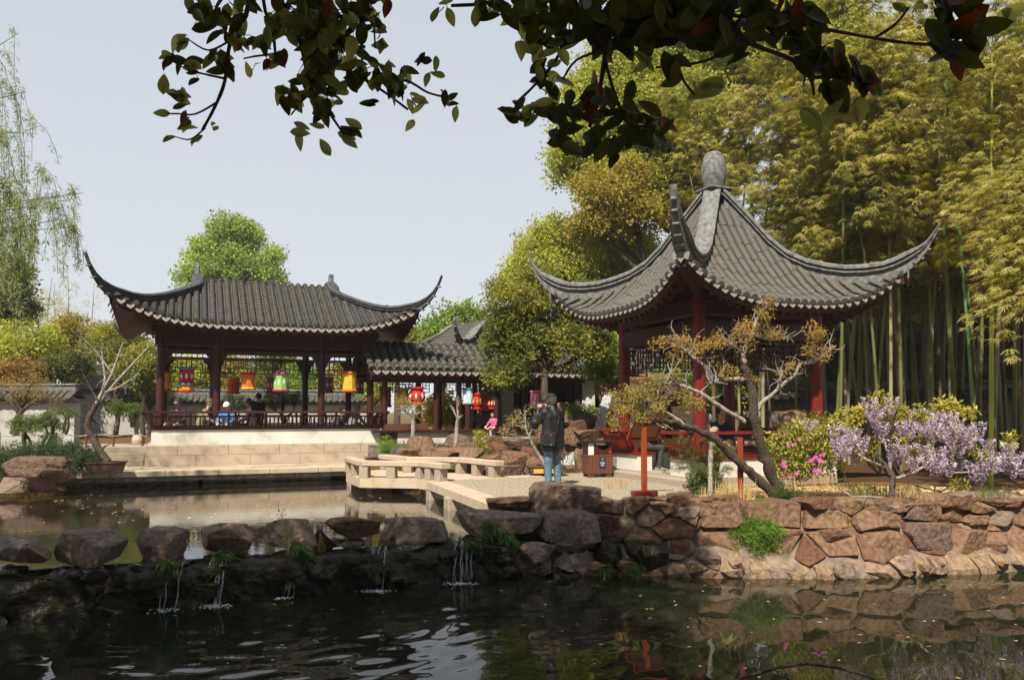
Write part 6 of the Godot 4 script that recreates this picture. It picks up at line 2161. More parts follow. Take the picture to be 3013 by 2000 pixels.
func willow() -> void:
	rng.seed = 51
	var base := Vector3(-10.6, 0.8, -13.6)
	var t := thing("willow_tree", "weeping willow hanging thin pale green strands in from the left edge", "tree", base)
	var s := Shape.new()
	limb(s, Vector3.ZERO, Vector3(-0.3, 4.4, 0), 0.28, 0.2, 0.05, 10)
	obj("trunk", s, M.bark, t)
	var where := []
	var tint := []
	var leaf := leaf_cluster(5, 0.10, 0.014, 0.05, 61, 0.9)
	var twigs := Shape.new()
	# limbs end where strands start hanging: pixel, distance, number, length
	var list := [[-40, 90, 13.5, 5, 1.6], [20, 60, 13.8, 3, 0.9], [-10, 190, 13.5, 6, 1.8], [40, 200, 13.6, 3, 1.0], [0, 300, 13.2, 8, 1.6], [70, 300, 13.4, 4, 0.7], [20, 400, 13, 9, 1.5], [90, 405, 13.2, 5, 0.8], [50, 440, 13.4, 9, 1.4], [110, 450, 13.2, 7, 1.2], [150, 455, 13.3, 6, 1.2], [20, 470, 12.8, 9, 1.5], [180, 440, 13.2, 3, 1.0], [80, 490, 12.6, 9, 1.1], [130, 500, 12.8, 8, 1.0], [160, 520, 13, 6, 0.9], [-40, 380, 13, 8, 2.0], [-60, 250, 13.4, 8, 2.0], [30, 560, 12.6, 6, 0.8], [0, 640, 12.4, 5, 0.9], [-120, 120, 13.6, 9, 2.4], [-200, 60, 13.0, 9, 2.6], [-260, 150, 13.4, 9, 2.4], [-120, 300, 13.2, 9, 2.2]]
	for q in list:
		var k: float = q[2] / 1854.0
		var p := Vector3((q[0] - 1181.0) * k, 2.25 - (q[1] - 950.0) * k, -q[2]) - base
		var from := Vector3(rnd(-0.6, 0.1), clampf(p.y - rnd(0.3, 1.2), 2.6, 5.8), rnd(-0.3, 0.3))
		var m := from.lerp(p, 0.55) + Vector3.UP * 0.25
		twigs.tube([from, from.lerp(m, 0.5) + Vector3.UP * 0.08, m, m.lerp(p, 0.6), p], [0.03, 0.02, 0.012, 0.007, 0.004], 6)
		for i in q[3]:
			var o := m.lerp(p, rnd(0.1, 1.05)) + any_dir() * 0.12
			var out := Vector3(rnd(0.0, 0.55), 0, rnd(-0.4, 0.4))
			var long: float = q[4] * rnd(0.55, 1.1)
			var pts := []
			var rad := []
			for j in 9:
				var f := j / 8.0
				pts.append(o + out * (1 - (1 - f) * (1 - f)) * 0.9 + Vector3.UP * (0.16 * sin(PI * minf(f * 1.6, 1)) - long * f * f) + any_dir() * 0.01)
				rad.append(0.004)
			twigs.tube(pts, rad, 3, false)
			for j in int(long / (0.034 if q[1] > 380 else 0.05)):
				var f := rnd(0.05, 1.0)
				var n := mini(int(f * 8), 7)
				var at: Vector3 = (pts[n] as Vector3).lerp(pts[n + 1], f * 8 - n)
				where.append(Transform3D(Basis(Vector3.UP, rnd(0, TAU)) * Basis.from_scale(Vector3.ONE * rnd(0.7, 1.2)), at))
				tint.append(mixed([Color(0.17, 0.20, 0.11), Color(0.25, 0.29, 0.15), Color(0.31, 0.36, 0.17)], rnd(0, 1)))
	obj("limbs", twigs, M.bark, t).set_meta("kind", "stuff")
	many("leaves", leaf, M.leaf, where, tint, t)
	# the crown beyond the picture's edge, whose shade falls on the hall's base
	crown(t, "crown", base, [[Vector3(-12.4, 8.2, -14.2), 1.7, 1.2], [Vector3(-11.2, 9.2, -14.8), 1.2, 0.9], [Vector3(-13.5, 7.4, -13.4), 1.6, 1.3]], leaf, 46, 10, [Color(0.14, 0.17, 0.07), Color(0.26, 0.3, 0.1)], 0.4)


func bamboo_grove() -> void:
	rng.seed = 3100
	var sprays := []
	for k in 3:
		sprays.append(blade_fan(22, 0.19, 0.019, 70 + k, 0.35))
	rng.seed = 3101
	var cols := [Color(0.11, 0.12, 0.026), Color(0.21, 0.205, 0.045), Color(0.30, 0.275, 0.07), Color(0.36, 0.31, 0.09), Color(0.42, 0.40, 0.17)]
	# [pixel x at eye height, distance, height, first leaves at, colour of the culm]
	var list := []
	for i in 58:
		list.append([1890 + i * 11.5 + rnd(-6, 6), rnd(18.6, 24.5), rnd(9.0, 12.5), rnd(4.1, 5.3), int(rnd(0, 3.99))])
	for i in 24:
		list.append([1640 + i * 24 + rnd(-8, 8), rnd(22.5, 26), rnd(9.5, 13), rnd(3.8, 5.0), int(rnd(0, 3.99))])
	for i in 9:
		list.append([2400 + i * 34 + rnd(-8, 8), rnd(13.5, 17.0), rnd(7.5, 9.5), rnd(3.4, 4.0), int(rnd(0, 3.99))])
	list.append([2282, 15.0, 8.5, 4.2, 4])
	list.append([2250, 15.6, 8.8, 4.4, 5])
	list.append([2090, 20.0, 10.0, 5.2, 6])
	var tones := [Color(0.12, 0.13, 0.04), Color(0.19, 0.2, 0.055), Color(0.10, 0.08, 0.045), Color(0.25, 0.215, 0.12), Color(0.33, 0.40, 0.04), Color(0.10, 0.22, 0.07), Color(0.15, 0.075, 0.04)]
	var labels := ["slender olive-green bamboo of the grove behind the square pavilion", "brightest yellow-green bamboo stem, leaning, right of the wisteria", "clear green bamboo stem with white joints right of the wisteria", "reddish-brown bamboo stem in the middle of the grove"]
	for i in list.size():
		var q: Array = list[i]
		var d: float = q[1]
		var base := Vector3((q[0] - 1181.0) * d / 1854.0, 0.8, -d)
		var special: bool = q[4] > 3
		var t := thing("bamboo", labels[q[4] - 3] if special else labels[0] if i < 58 else "tall bamboo rising behind the roof of the square pavilion" if i < 82 else "tall bamboo nearest the picture's right edge, before the rest of the grove", "bamboo", base, 0, "" if special else "bamboo stems of the grove" if i < 58 else "bamboo behind the pavilion roof" if i < 82 else "bamboo near the right edge")
		var high: float = q[2]
		var lean := Vector3(rnd(-0.085, 0.085) - (0.07 if q[4] == 4 else 0.0), 0, rnd(-0.05, 0.06)) * high
		var bow := any_dir() * Vector3(1, 0, 1) * 0.12
		var r := rnd(0.036, 0.055) if d > 18 else rnd(0.03, 0.042)
		var s := Shape.new()
		s.tinted = true
		var pts := []
		var rad := []
		var y := 0.0
		while y < high:
			var f := y / high
			var p := lean * f * (0.6 + f * 0.8) + bow * sin(PI * f) + Vector3.UP * y
			pts.append(p)
			rad.append(r * (1 - 0.75 * f * f) * 1.13)
			pts.append(p + Vector3.UP * 0.025)
			rad.append(r * (1 - 0.75 * f * f))
			y += lerpf(0.26, 0.4, f) * rnd(0.9, 1.1)
		var tone: Color = tones[q[4]]
		s.tint = tone
		s.tube(pts, rad, 8)
		for k in s.c.size():
			var hh := s.v[k]
			var g := 0.8 + 0.35 * absf(sin(hh.y * 1.7 + i)) * (1.0 if int(hh.y * 3.1 + i) % 2 else 0.8)
			s.c[k] = tone * g
		obj("culm", s, M.plain, t)
		var where := []
		var tint := []
		var first: float = q[3]
		var bough := Shape.new()
		var n := 32
		for k in n:
			var yy := lerpf(first, high, pow((k + rnd(0, 1)) / n, 0.85))
			var f := yy / high
			var o := lean * f * (0.6 + f * 0.8) + bow * sin(PI * f) + Vector3.UP * yy
			var a := rnd(0, TAU)
			var reach := rnd(0.7, 1.5) * (1.15 - 0.5 * f)
			var e := o + Vector3(cos(a) * reach, rnd(-0.1, 0.5), sin(a) * reach)
			bough.tube([o, o.lerp(e, 0.5) + Vector3.UP * 0.12, e], [0.009, 0.006, 0.003], 4, false)
			var tn := rnd(0, 1)
			for j in 22:
				var g := rnd(0.25, 1.08)
				var p := o.lerp(e, g) + Vector3.UP * 0.1 * sin(PI * g) + any_dir() * Vector3(0.28, 0.2, 0.28)
				var b := Basis(Vector3.UP, -a + PI / 2 + rnd(-1.3, 1.3)) * Basis(Vector3.RIGHT, rnd(-0.2, 0.7))
				where.append(Transform3D(b.scaled(Vector3.ONE * rnd(0.7, 1.15) * (0.8 if d < 18 else 1.0)), p))
				tint.append(mixed(cols, tn * 0.7 + rnd(0, 0.3)))
		obj("branches", bough, M.bark, t).set_meta("kind", "stuff")
		many("foliage", sprays[i % 3], M.leaf, where, tint, t)
	# low hanging sprays at the right edge, close by
	var t := thing("bamboo_bough", "low bright bamboo sprays hanging in from the right edge over the wisteria", "bamboo", Vector3(8.39, 3.94, -12.50))
	var o := Vector3(8.39, 3.94, -12.50)
	var s := Shape.new()
	var where := []
	var tint := []
	for q in [[2290, 650, 12.6], [2270, 600, 13], [2310, 700, 12.4], [2350, 760, 12.2], [2270, 500, 13], [2300, 560, 12.8], [2340, 620, 12.4], [2300, 450, 13], [2250, 420, 13.6], [2350, 520, 12.6], [2280, 730, 12.6], [2240, 480, 13.8]]:
		var k: float = q[2] / 1854.0
		var e := Vector3((q[0] - 1181.0) * k, 2.25 - (q[1] - 950.0) * k, -q[2]) - o
		var a := Vector3(rnd(0.3, 0.8), rnd(0.5, 2.6), rnd(-0.5, 0.3))
		s.tube([a, a.lerp(e, 0.5) + Vector3.UP * 0.2, e], [0.014, 0.009, 0.004], 5, false)
		for j in 120:
			var g := rnd(0.35, 1.05)
			where.append(Transform3D((Basis(Vector3.UP, -PI / 2 + rnd(-1.4, 1.4)) * Basis(Vector3.RIGHT, rnd(-0.1, 0.6))).scaled(Vector3.ONE * rnd(0.5, 0.85)), a.lerp(e, g) + Vector3.UP * 0.2 * sin(PI * g) + any_dir() * 0.3))
			tint.append(mixed(cols, rnd(0.3, 1)))
	obj("branches", s, M.bark, t).set_meta("kind", "stuff")
	many("foliage", sprays[0], M.leaf, where, tint, t)


# a plant built of leaf clusters in blobs with a few stems from its foot
func bush(called: String, label: String, category: String, foot: Vector3, blobs: Array, mesh: Mesh, density: float, per: int, cols: Array, stems := 6, bark := "bark", clump := 0.4) -> Node3D:
	var t := thing(called, label, category, foot)
	if stems > 0:
		var s := Shape.new()
		for i in stems:
			var b: Array = blobs[i % blobs.size()]
			limb(s, any_dir() * Vector3(0.05, 0, 0.05), b[0] - foot + any_dir() * b[2] * 0.5, 0.018, 0.005, 0.12, 5)
		obj("stems", s, M[bark], t).set_meta("kind", "stuff")
	crown(t, "leaves", foot, blobs, mesh, density, per, cols, clump)
	return t


func grass_tuft(label: String, foot: Vector3, n: int, long: float, spread: float, cols: Array, wide := 0.012) -> void:
	var t := thing("grass_tuft", label, "grass", foot)
	var where := []
	var tint := []
	var s := Shape.new()
	for i in 5:
		var d := Vector3(rnd(-0.5, 0.5), 1, rnd(-0.5, 0.5)).normalized()
		var side := d.cross(any_dir()).normalized() * 0.5
		var m := d * 0.6
		var tip := m + (d * Vector3(2.2, 0.3, 2.2)) * 0.45
		s.tri(Vector3.ZERO, m + side * 0.06, m - side * 0.06)
		s.tri(m + side * 0.06, tip, m - side * 0.06)
	var blade := s.mesh()
	for i in n:
		var a := rnd(0, TAU)
		var r := spread * sqrt(rnd(0, 1))
		where.append(Transform3D((Basis(Vector3.UP, rnd(0, TAU)) * Basis(Vector3.RIGHT, rnd(-1.0, 1.0))).scaled(Vector3(wide / 0.05, 1, wide / 0.05) * long * rnd(0.3, 1.2)), Vector3(cos(a) * r, 0, sin(a) * r * 0.7)))
		tint.append(mixed(cols, rnd(0, 1)))
	many("blades", blade, M.leaf, where, tint, t)


func garden_plants() -> void:
	rng.seed = 640
	var fine := leaf_cluster(9, 0.055, 0.022, 0.09, 31)
	var needle := leaf_cluster(16, 0.085, 0.008, 0.05, 32)
	var oval := leaf_cluster(8, 0.07, 0.035, 0.09, 33)
	var sprig := leaf_cluster(10, 0.06, 0.018, 0.07, 34)
	rng.seed = 641
	# the twisted, pruned tree in the near bed
	var base := Vector3(4.12, 0.92, -12.40)
	var t := thing("twisted_tree", "old pruned tree with two leaning mossy trunks and small copper-gold leaves before the square pavilion", "tree", base)
	var lines := [
		["trunk", [Vector3(4.15, 0.82, -12.40), Vector3(4.05, 1.18, -12.40), Vector3(3.88, 1.55, -12.35), Vector3(3.74, 2.02, -12.30), Vector3(3.69, 2.45, -12.30), Vector3(3.59, 2.79, -12.30), Vector3(3.57, 3.01, -12.30)], 0.11, 0.06, "bark_mossy"],
		["trunk", [Vector3(4.10, 0.92, -12.40), Vector3(3.73, 1.23, -12.30), Vector3(3.40, 1.53, -12.20), Vector3(3.05, 1.84, -12.10), Vector3(2.72, 1.99, -12.05), Vector3(2.42, 2.10, -12.00), Vector3(2.16, 2.11, -12.00), Vector3(1.92, 2.02, -11.95)], 0.095, 0.028, "bark_mossy"],
		["bough", [Vector3(3.53, 2.10, -12.20), Vector3(3.19, 2.29, -12.10), Vector3(2.80, 2.53, -12.00), Vector3(2.49, 2.65, -12.00), Vector3(2.20, 2.69, -12.00)], 0.045, 0.02, "bark_pale"],
		["bough", [Vector3(3.81, 2.18, -12.40), Vector3(3.82, 2.32, -12.45), Vector3(4.14, 2.61, -12.50), Vector3(4.41, 2.83, -12.50), Vector3(4.49, 2.98, -12.50), Vector3(4.71, 3.02, -12.55), Vector3(5.07, 3.27, -12.60)], 0.042, 0.014, "bark_pale"],
		["bough", [Vector3(4.14, 2.61, -12.50), Vector3(4.19, 2.79, -12.50), Vector3(4.22, 2.91, -12.50)], 0.026, 0.012, "bark_pale"],
		["bough", [Vector3(2.71, 1.96, -12.05), Vector3(2.45, 2.15, -12.00), Vector3(2.23, 2.28, -12.00), Vector3(1.98, 2.38, -11.95), Vector3(1.73, 2.38, -11.95)], 0.034, 0.014, "bark_pale"],
		["bough", [Vector3(2.30, 1.99, -12.00), Vector3(2.13, 2.09, -12.00), Vector3(1.98, 2.20, -12.00), Vector3(1.76, 2.02, -11.95)], 0.024, 0.01, "bark_pale"],
		["bough", [Vector3(3.57, 2.99, -12.30), Vector3(3.56, 3.18, -12.30), Vector3(3.69, 3.44, -12.30), Vector3(3.80, 3.71, -12.30), Vector3(3.94, 3.91, -12.30)], 0.05, 0.012, "bark_pale"],
		["bough", [Vector3(3.55, 2.75, -12.30), Vector3(3.15, 2.73, -12.20), Vector3(3.02, 2.68, -12.20)], 0.045, 0.02, "bark_pale"],
		["bough", [Vector3(3.02, 2.68, -12.20), Vector3(2.95, 2.91, -12.20), Vector3(2.75, 3.07, -12.15), Vector3(2.55, 3.23, -12.10), Vector3(2.42, 3.35, -12.10)], 0.04, 0.012, "bark_pale"],
		["bough", [Vector3(3.56, 3.14, -12.30), Vector3(3.37, 3.27, -12.25), Vector3(3.23, 3.34, -12.20)], 0.022, 0.008, "bark_pale"],
		["bough", [Vector3(3.69, 3.44, -12.30), Vector3(4.00, 3.35, -12.35), Vector3(4.22, 3.42, -12.40)], 0.02, 0.008, "bark_pale"],
	]
	for q in lines:
		var s := Shape.new()
		var pts := []
		var rad := []
		var line: Array = q[1]
		var n := (line.size() - 1) * 5
		for i in n + 1:
			var k := mini(i / 5, line.size() - 2)
			var p: Vector3 = (line[k] as Vector3).cubic_interpolate(line[k + 1], line[maxi(k - 1, 0)], line[mini(k + 2, line.size() - 1)], i / 5.0 - k)
			pts.append(p - base + any_dir() * q[2] * 0.22)
			rad.append(lerpf(q[2], q[3], float(i) / n) * rnd(0.72, 1.02))
		s.tube(pts, rad, 9)
		if q[0] == "bough":
			for i in 22:
				var p: Vector3 = pts[int(rnd(0.4, 0.99) * n)]
				limb(s, p, p + any_dir() * rnd(0.12, 0.4) + Vector3.UP * 0.12, q[3] * 0.8, 0.003, 0.15, 4)
		obj(q[0], s, M[q[4]], t)
	var copper := [Color(0.15, 0.13, 0.03), Color(0.27, 0.19, 0.045), Color(0.33, 0.20, 0.06), Color(0.25, 0.23, 0.055)]
	crown(t, "leaves", base, blobs_at([[1555, 790, 42, 26], [1585, 812, 36, 22], [1620, 795, 26, 22], [1690, 790, 40, 24], [1728, 762, 34, 24], [1752, 728, 26, 26], [1775, 700, 22, 18], [1790, 780, 34, 18], [1885, 775, 30, 22], [1905, 805, 30, 18], [1870, 810, 18, 16], [1690, 850, 28, 18], [1745, 868, 22, 14], [1826, 850, 24, 14]], 12.25), sprig, 215, 4, copper, 0.8)
	crown(t, "leaves", base, blobs_at([[1450, 920, 36, 24], [1440, 952, 30, 22], [1490, 900, 34, 20], [1530, 885, 30, 18], [1500, 935, 40, 20], [1585, 915, 26, 16], [1560, 870, 24, 12], [1470, 960, 30, 18], [1600, 940, 24, 18], [1420, 985, 20, 14]], 12.0), sprig, 300, 4, [Color(0.14, 0.14, 0.03), Color(0.25, 0.21, 0.05), Color(0.33, 0.22, 0.06)], 0.8)
	# bright thread-leaved bush hanging over the bank wall
	bush("thread_leaf_bush", "vivid green feathery bush spilling over the bank wall under the twisted tree", "bush", Vector3(3.73, 0.81, -11.90), blobs_at([[1755, 1185, 46, 26], [1720, 1200, 40, 28], [1790, 1195, 30, 30], [1745, 1230, 46, 30, -0.25], [1700, 1235, 26, 24, -0.2], [1775, 1240, 30, 26, -0.3], [1740, 1255, 34, 20, -0.35]], 11.6), needle, 560, 9, [Color(0.06, 0.10, 0.02), Color(0.13, 0.22, 0.03), Color(0.24, 0.34, 0.05)], 10)
	bush("dark_bush", "small dark green bush at the right of the feathery one, against the trunk's foot", "bush", Vector3(4.15, 0.84, -12.20), blobs_at([[1815, 1150, 30, 20], [1835, 1165, 22, 14]], 12.1), fine, 600, 6, [Color(0.04, 0.07, 0.02), Color(0.08, 0.12, 0.03)], 4)
	bush("shade_bush", "green shrub behind the pale stake at the left end of the bed", "bush", Vector3(2.93, 1.03, -12.60), blobs_at([[1612, 1112, 24, 22], [1640, 1122, 26, 18], [1600, 1130, 18, 14]], 12.6), fine, 600, 6, [Color(0.07, 0.11, 0.02), Color(0.14, 0.2, 0.04)], 5)
	# wispy thin-stemmed shrub
	var w := thing("wispy_shrub", "wispy shrub of fine drooping twigs before the white seat wall", "shrub", Vector3(3.15, 1.04, -12.50))
	var ws := Shape.new()
	var wl := []
	var wt := []
	for i in 46:
		var e := Vector3(rnd(-0.75, 0.35), rnd(0.3, 0.85), rnd(-0.3, 0.3))
		var pts := [Vector3.ZERO, e * Vector3(0.3, 0.6, 0.3), e * Vector3(0.75, 0.95, 0.75), e + Vector3(e.x * 0.25, -0.08, 0)]
		ws.tube(pts, [0.006, 0.004, 0.003, 0.002], 4, false)
		for j in 16:
			var f := rnd(0.9, 2.99)
			var p: Vector3 = (pts[int(f)] as Vector3).lerp(pts[int(f) + 1], f - int(f))
			wl.append(Transform3D(rand_basis(0.5), p))
			wt.append(mixed([Color(0.1, 0.13, 0.03), Color(0.2, 0.22, 0.05)], rnd(0, 1)))
	obj("twigs", ws, M.bark, w).set_meta("kind", "stuff")
	many("leaves", needle, M.leaf, wl, wt, w)
	# azalea
	var az_at := Vector3(4.74, 1.11, -13.20)
	var az := bush("azalea_shrub", "yellow-green azalea shrub with a few magenta flowers between twisted tree and wisteria", "shrub", az_at, blobs_at([[1850, 1010, 60, 36], [1810, 1040, 44, 34], [1890, 985, 50, 26], [1880, 1040, 54, 36], [1830, 1075, 46, 24], [1900, 1070, 40, 30], [1930, 1010, 40, 34], [1800, 1085, 24, 18]], 13.2), oval, 330, 6, [Color(0.16, 0.17, 0.03), Color(0.30, 0.29, 0.06), Color(0.40, 0.37, 0.1), Color(0.40, 0.27, 0.14)], 12, "bark_pale", 0.6)
	var flower := Shape.new()
	for k in 5:
		var a := TAU * k / 5.0
		var d := Vector3(cos(a), 0.35, sin(a))
		var sd := Vector3(-sin(a), 0.1, cos(a)) * 0.35
		flower.tri(Vector3.ZERO, d * 0.6 + sd, d)
		flower.tri(Vector3.ZERO, d, d * 0.6 - sd)
	var fm := flower.mesh()
	for q in [[1799, 1072, 3], [1806, 1076, 2], [1874, 1054, 4], [1886, 1060, 4], [1866, 1062, 2], [1880, 1084, 4], [1888, 1090, 2], [1811, 1099, 3], [1821, 1025, 2], [1838, 1012, 1], [1895, 1050, 2], [2079, 1091, 2], [1840, 1092, 1]]:
		for i in q[2]:
			var k := 12.75 / 1854.0
			var p := Vector3((q[0] - 1181.0 + rnd(-8, 8)) * k, 2.25 - (q[1] - 950.0 + rnd(-5, 5)) * k, -12.75 + rnd(-0.05, 0.1)) - az_at
			obj("flower", fm, paint("magenta", lin(0.55, 0.07, 0.42), "petal", 0.6), az, Transform3D(Basis(Vector3.RIGHT, rnd(0.9, 1.5)) * Basis(Vector3.UP, rnd(0, TAU)) * Basis.from_scale(Vector3.ONE * rnd(0.026, 0.038)), p))
	# wisteria
	var wb := Vector3(5.78, 0.77, -12.40)
	var wi := thing("wisteria", "spreading wisteria hung with long pale lilac flower clusters at the right", "wisteria", wb)
	for q in [
		[[Vector3(5.78, 0.75, -12.40), Vector3(5.84, 1.05, -12.40), Vector3(5.89, 1.25, -12.45), Vector3(5.82, 1.38, -12.50), Vector3(5.70, 1.57, -12.60), Vector3(5.68, 1.84, -12.70)], 0.05, 0.03], [[Vector3(5.82, 1.38, -12.50), Vector3(5.55, 1.50, -12.60), Vector3(5.39, 1.63, -12.70), Vector3(5.23, 1.77, -12.80)], 0.026, 0.012], [[Vector3(5.89, 1.21, -12.45), Vector3(6.24, 1.31, -12.50), Vector3(6.44, 1.44, -12.50), Vector3(6.77, 1.71, -12.60), Vector3(7.18, 1.84, -12.60)], 0.026, 0.012],
		[[Vector3(5.76, 0.83, -12.35), Vector3(5.62, 0.95, -12.20), Vector3(5.32, 0.98, -12.10), Vector3(5.05, 0.99, -12.00), Vector3(4.96, 1.08, -12.10)], 0.024, 0.012], [[Vector3(5.80, 0.86, -12.30), Vector3(6.03, 0.92, -12.10), Vector3(6.30, 0.99, -12.00), Vector3(6.70, 0.94, -11.90), Vector3(6.83, 1.00, -11.90)], 0.028, 0.012], [[Vector3(5.77, 1.00, -12.30), Vector3(6.08, 0.97, -12.20), Vector3(6.38, 1.04, -12.20), Vector3(6.46, 1.13, -12.30)], 0.016, 0.008],
		[[Vector3(5.68, 1.84, -12.70), Vector3(5.85, 2.11, -12.80), Vector3(5.97, 2.39, -12.90)], 0.02, 0.008], [[Vector3(6.77, 1.71, -12.60), Vector3(7.38, 1.64, -12.60), Vector3(7.79, 1.51, -12.50), Vector3(8.19, 1.58, -12.50)], 0.016, 0.008], [[Vector3(6.13, 1.13, -12.30), Vector3(6.48, 1.04, -12.20), Vector3(6.74, 1.20, -12.20), Vector3(6.94, 1.30, -12.20)], 0.014, 0.007],
	]:
		var s := Shape.new()
		var rad := []
		var pts := []
		for i in q[0].size():
			pts.append(q[0][i] - wb)
			rad.append(lerpf(q[1], q[2], float(i) / (q[0].size() - 1)))
		s.tube(pts, rad, 7)
		obj("branch", s, M.bark_pale if q[1] < 0.03 and q[1] > 0.02 else M.bark, wi)
	var racemes := []
	for k in 4:
		var s := Shape.new()
		s.tinted = true
		for i in 300:
			var f := rnd(0, 1)
			var r := 0.12 * pow(1 - f, 0.8) * rnd(0.75, 1.1) + 0.012
			var a := rnd(0, TAU)
			var p := Vector3(cos(a) * r, -f * 0.42, sin(a) * r)
			var d := (Vector3(cos(a), rnd(-0.5, 0.4), sin(a)) + any_dir() * 0.4).normalized()
			var sd := d.cross(any_dir()).normalized()
			var sz := rnd(0.018, 0.032)
			var b := rnd(0.85, 1.1)
			s.tint = [Color(0.53 * b, 0.42 * b, 0.61 * b), Color(0.70 * b, 0.62 * b, 0.75 * b), Color(0.42 * b, 0.30 * b, 0.55 * b)][int(rnd(0, 2.99))]
			s.tri(p, p + d * sz + sd * sz * 0.8, p + d * sz * 1.3)
			s.tri(p, p + d * sz * 1.3, p + d * sz - sd * sz * 0.8)
		racemes.append(s.mesh())
	var ii := 0
	for q in [[800, 180, 170], [970, 180, 140], [880, 240, 110], [640, 410, 130], [545, 500, 150], [740, 480, 140], [890, 370, 160], [1050, 360, 130], [1110, 370, 140], [965, 500, 180], [1060, 545, 90], [1200, 370, 110], [1250, 400, 110], [1330, 310, 140], [1400, 380, 120], [1470, 350, 130], [1540, 390, 110], [1640, 370, 150], [1200, 540, 90], [1310, 560, 200], [1290, 700, 110], [1130, 640, 120], [1400, 560, 110], [1480, 560, 90], [1400, 680, 110], [1480, 660, 90], [1580, 670, 140], [1690, 580, 150], [1780, 600, 150], [1870, 530, 110], [1890, 660, 140], [340, 360, 90], [600, 560, 90], [840, 300, 90], [1360, 440, 90], [1240, 620, 120], [1000, 620, 90], [1740, 660, 110], [1330, 660, 120], [690, 420, 100], [1700, 500, 90], [1840, 640, 130], [1920, 600, 120], [1960, 680, 110], [1560, 480, 110], [1420, 480, 100]]:
		var d := 12.2 + 0.35 * sin(ii * 2.3)
		var k := d / 1854.0
		ii += 1
		var p := Vector3((1766 + q[0] * 0.3 - 1181.0) * k, 2.25 - (862 + q[1] * 0.3 - 950.0) * k, -d)
		var l: float = q[2] * 0.3 * k / 0.42
		obj("raceme", racemes[ii % 4], M.petal, wi, Transform3D(Basis(Vector3.UP, rnd(0, 6)).scaled(Vector3(clampf(l, 0.75, 1.05), l, clampf(l, 0.75, 1.05))), p - wb))
	for i in 26:
		var d := rnd(12.3, 13.0)
		var k := d / 1854.0
		var x := rnd(1905, 2350)
		var y := rnd(935, 1050) + (25 if x > 2230 else 0)
		obj("raceme", racemes[i % 4], M.petal, wi, Transform3D(Basis(Vector3.UP, rnd(0, 6)).scaled(Vector3.ONE * rnd(0.6, 0.85)), Vector3((x - 1181.0) * k, 2.25 - (y - 950.0) * k, -d) - wb))
	crown(wi, "leaves", wb, blobs_at([[2036, 918, 22, 16], [2110, 955, 40, 18], [2060, 960, 30, 20], [1960, 960, 36, 16], [1990, 950, 20, 14], [2190, 940, 26, 18], [2230, 955, 26, 14], [2180, 1000, 40, 14], [2090, 1010, 30, 16], [2250, 1040, 30, 14], [2310, 1030, 24, 12], [2330, 1008, 18, 10], [2130, 1050, 36, 16], [1990, 1030, 30, 20], [2200, 1120, 22, 14]], 12.6), oval, 300, 4, [Color(0.2, 0.19, 0.03), Color(0.34, 0.32, 0.05), Color(0.42, 0.33, 0.08)], 0.4)
	var wire := Shape.new()
	for q in [[Vector3(7.20, 1.53, -12.30), Vector3(8.13, 1.59, -12.20)], [Vector3(6.68, 1.33, -12.20), Vector3(8.06, 1.39, -12.10)]]:
		wire.tube([q[0], q[1]], [0.012, 0.012], 6)
	tag(obj("bamboo_rails", wire, M.bark_white), "two thin pale horizontal rails carrying the wisteria's right end", "trellis")
	# grasses and dry stalks of the bed
	var straw := [Color(0.36, 0.24, 0.10), Color(0.52, 0.38, 0.19), Color(0.62, 0.48, 0.27)]
	var lush := [Color(0.06, 0.09, 0.02), Color(0.13, 0.17, 0.04), Color(0.2, 0.24, 0.06)]
	grass_tuft("broad green grass tuft under the wisteria's trunk, left of it", Vector3(5.60, 0.87, -12.90), 150, 0.32, 0.4, lush)
	grass_tuft("green grass tuft under the wisteria's trunk, right of it", Vector3(6.26, 0.87, -12.90), 90, 0.28, 0.3, lush)
	grass_tuft("dry golden stalks standing round the orange stake", Vector3(3.30, 0.85, -12.10), 120, 0.5, 0.35, straw, 0.008)
	grass_tuft("dry pale stalks along the foot of the azalea", Vector3(4.77, 1.00, -12.90), 150, 0.34, 0.55, straw, 0.008)
	grass_tuft("dry stalks between the pale stake and the thread-leaved bush", Vector3(3.04, 0.82, -12.10), 80, 0.36, 0.25, straw, 0.008)
	grass_tuft("dry trailing stalks hanging over the bank wall below the wisteria's foot", Vector3(5.92, 0.89, -11.75), 70, 0.3, 0.35, straw, 0.007)
	grass_tuft("low green tuft on the bank wall's top near the right edge", Vector3(7.08, 0.97, -11.90), 80, 0.2, 0.25, lush)
	grass_tuft("low green tuft on the bank wall left of the wisteria's grey roots", Vector3(4.59, 0.92, -11.90), 60, 0.18, 0.25, lush)
	grass_tuft("dry tuft on the bank wall behind the angular top boulder", Vector3(1.56, 1.07, -12.20), 60, 0.24, 0.2, straw, 0.008)
	var bits := []
	var tint := []
	for i in 5200:
		var x := rnd(2.3, 9.5)
		var z := rnd(-15.4, -11.75)
		bits.append(Transform3D(Basis(Vector3.UP, rnd(0, TAU)) * Basis(Vector3.RIGHT, rnd(-0.35, 0.35)) * Basis.from_scale(Vector3(rnd(0.006, 0.02), 0.004, rnd(0.05, 0.16))), Vector3(x, ground_height(x, z) + 0.05 + rnd(0, 0.03), z)))
		tint.append(mixed(straw, rnd(0, 1)))
	var chip := BoxMesh.new()
	var litter := many("straw_litter", chip, M.plain, bits, tint)
	tag(litter, "pale straw and bark litter strewn over the planting bed")
	# plants rooted in the weir
	var fern := blade_fan(14, 0.26, 0.03, 90, 0.5, 1.4)
	var shade := [Color(0.03, 0.06, 0.015), Color(0.07, 0.12, 0.03), Color(0.12, 0.18, 0.05)]
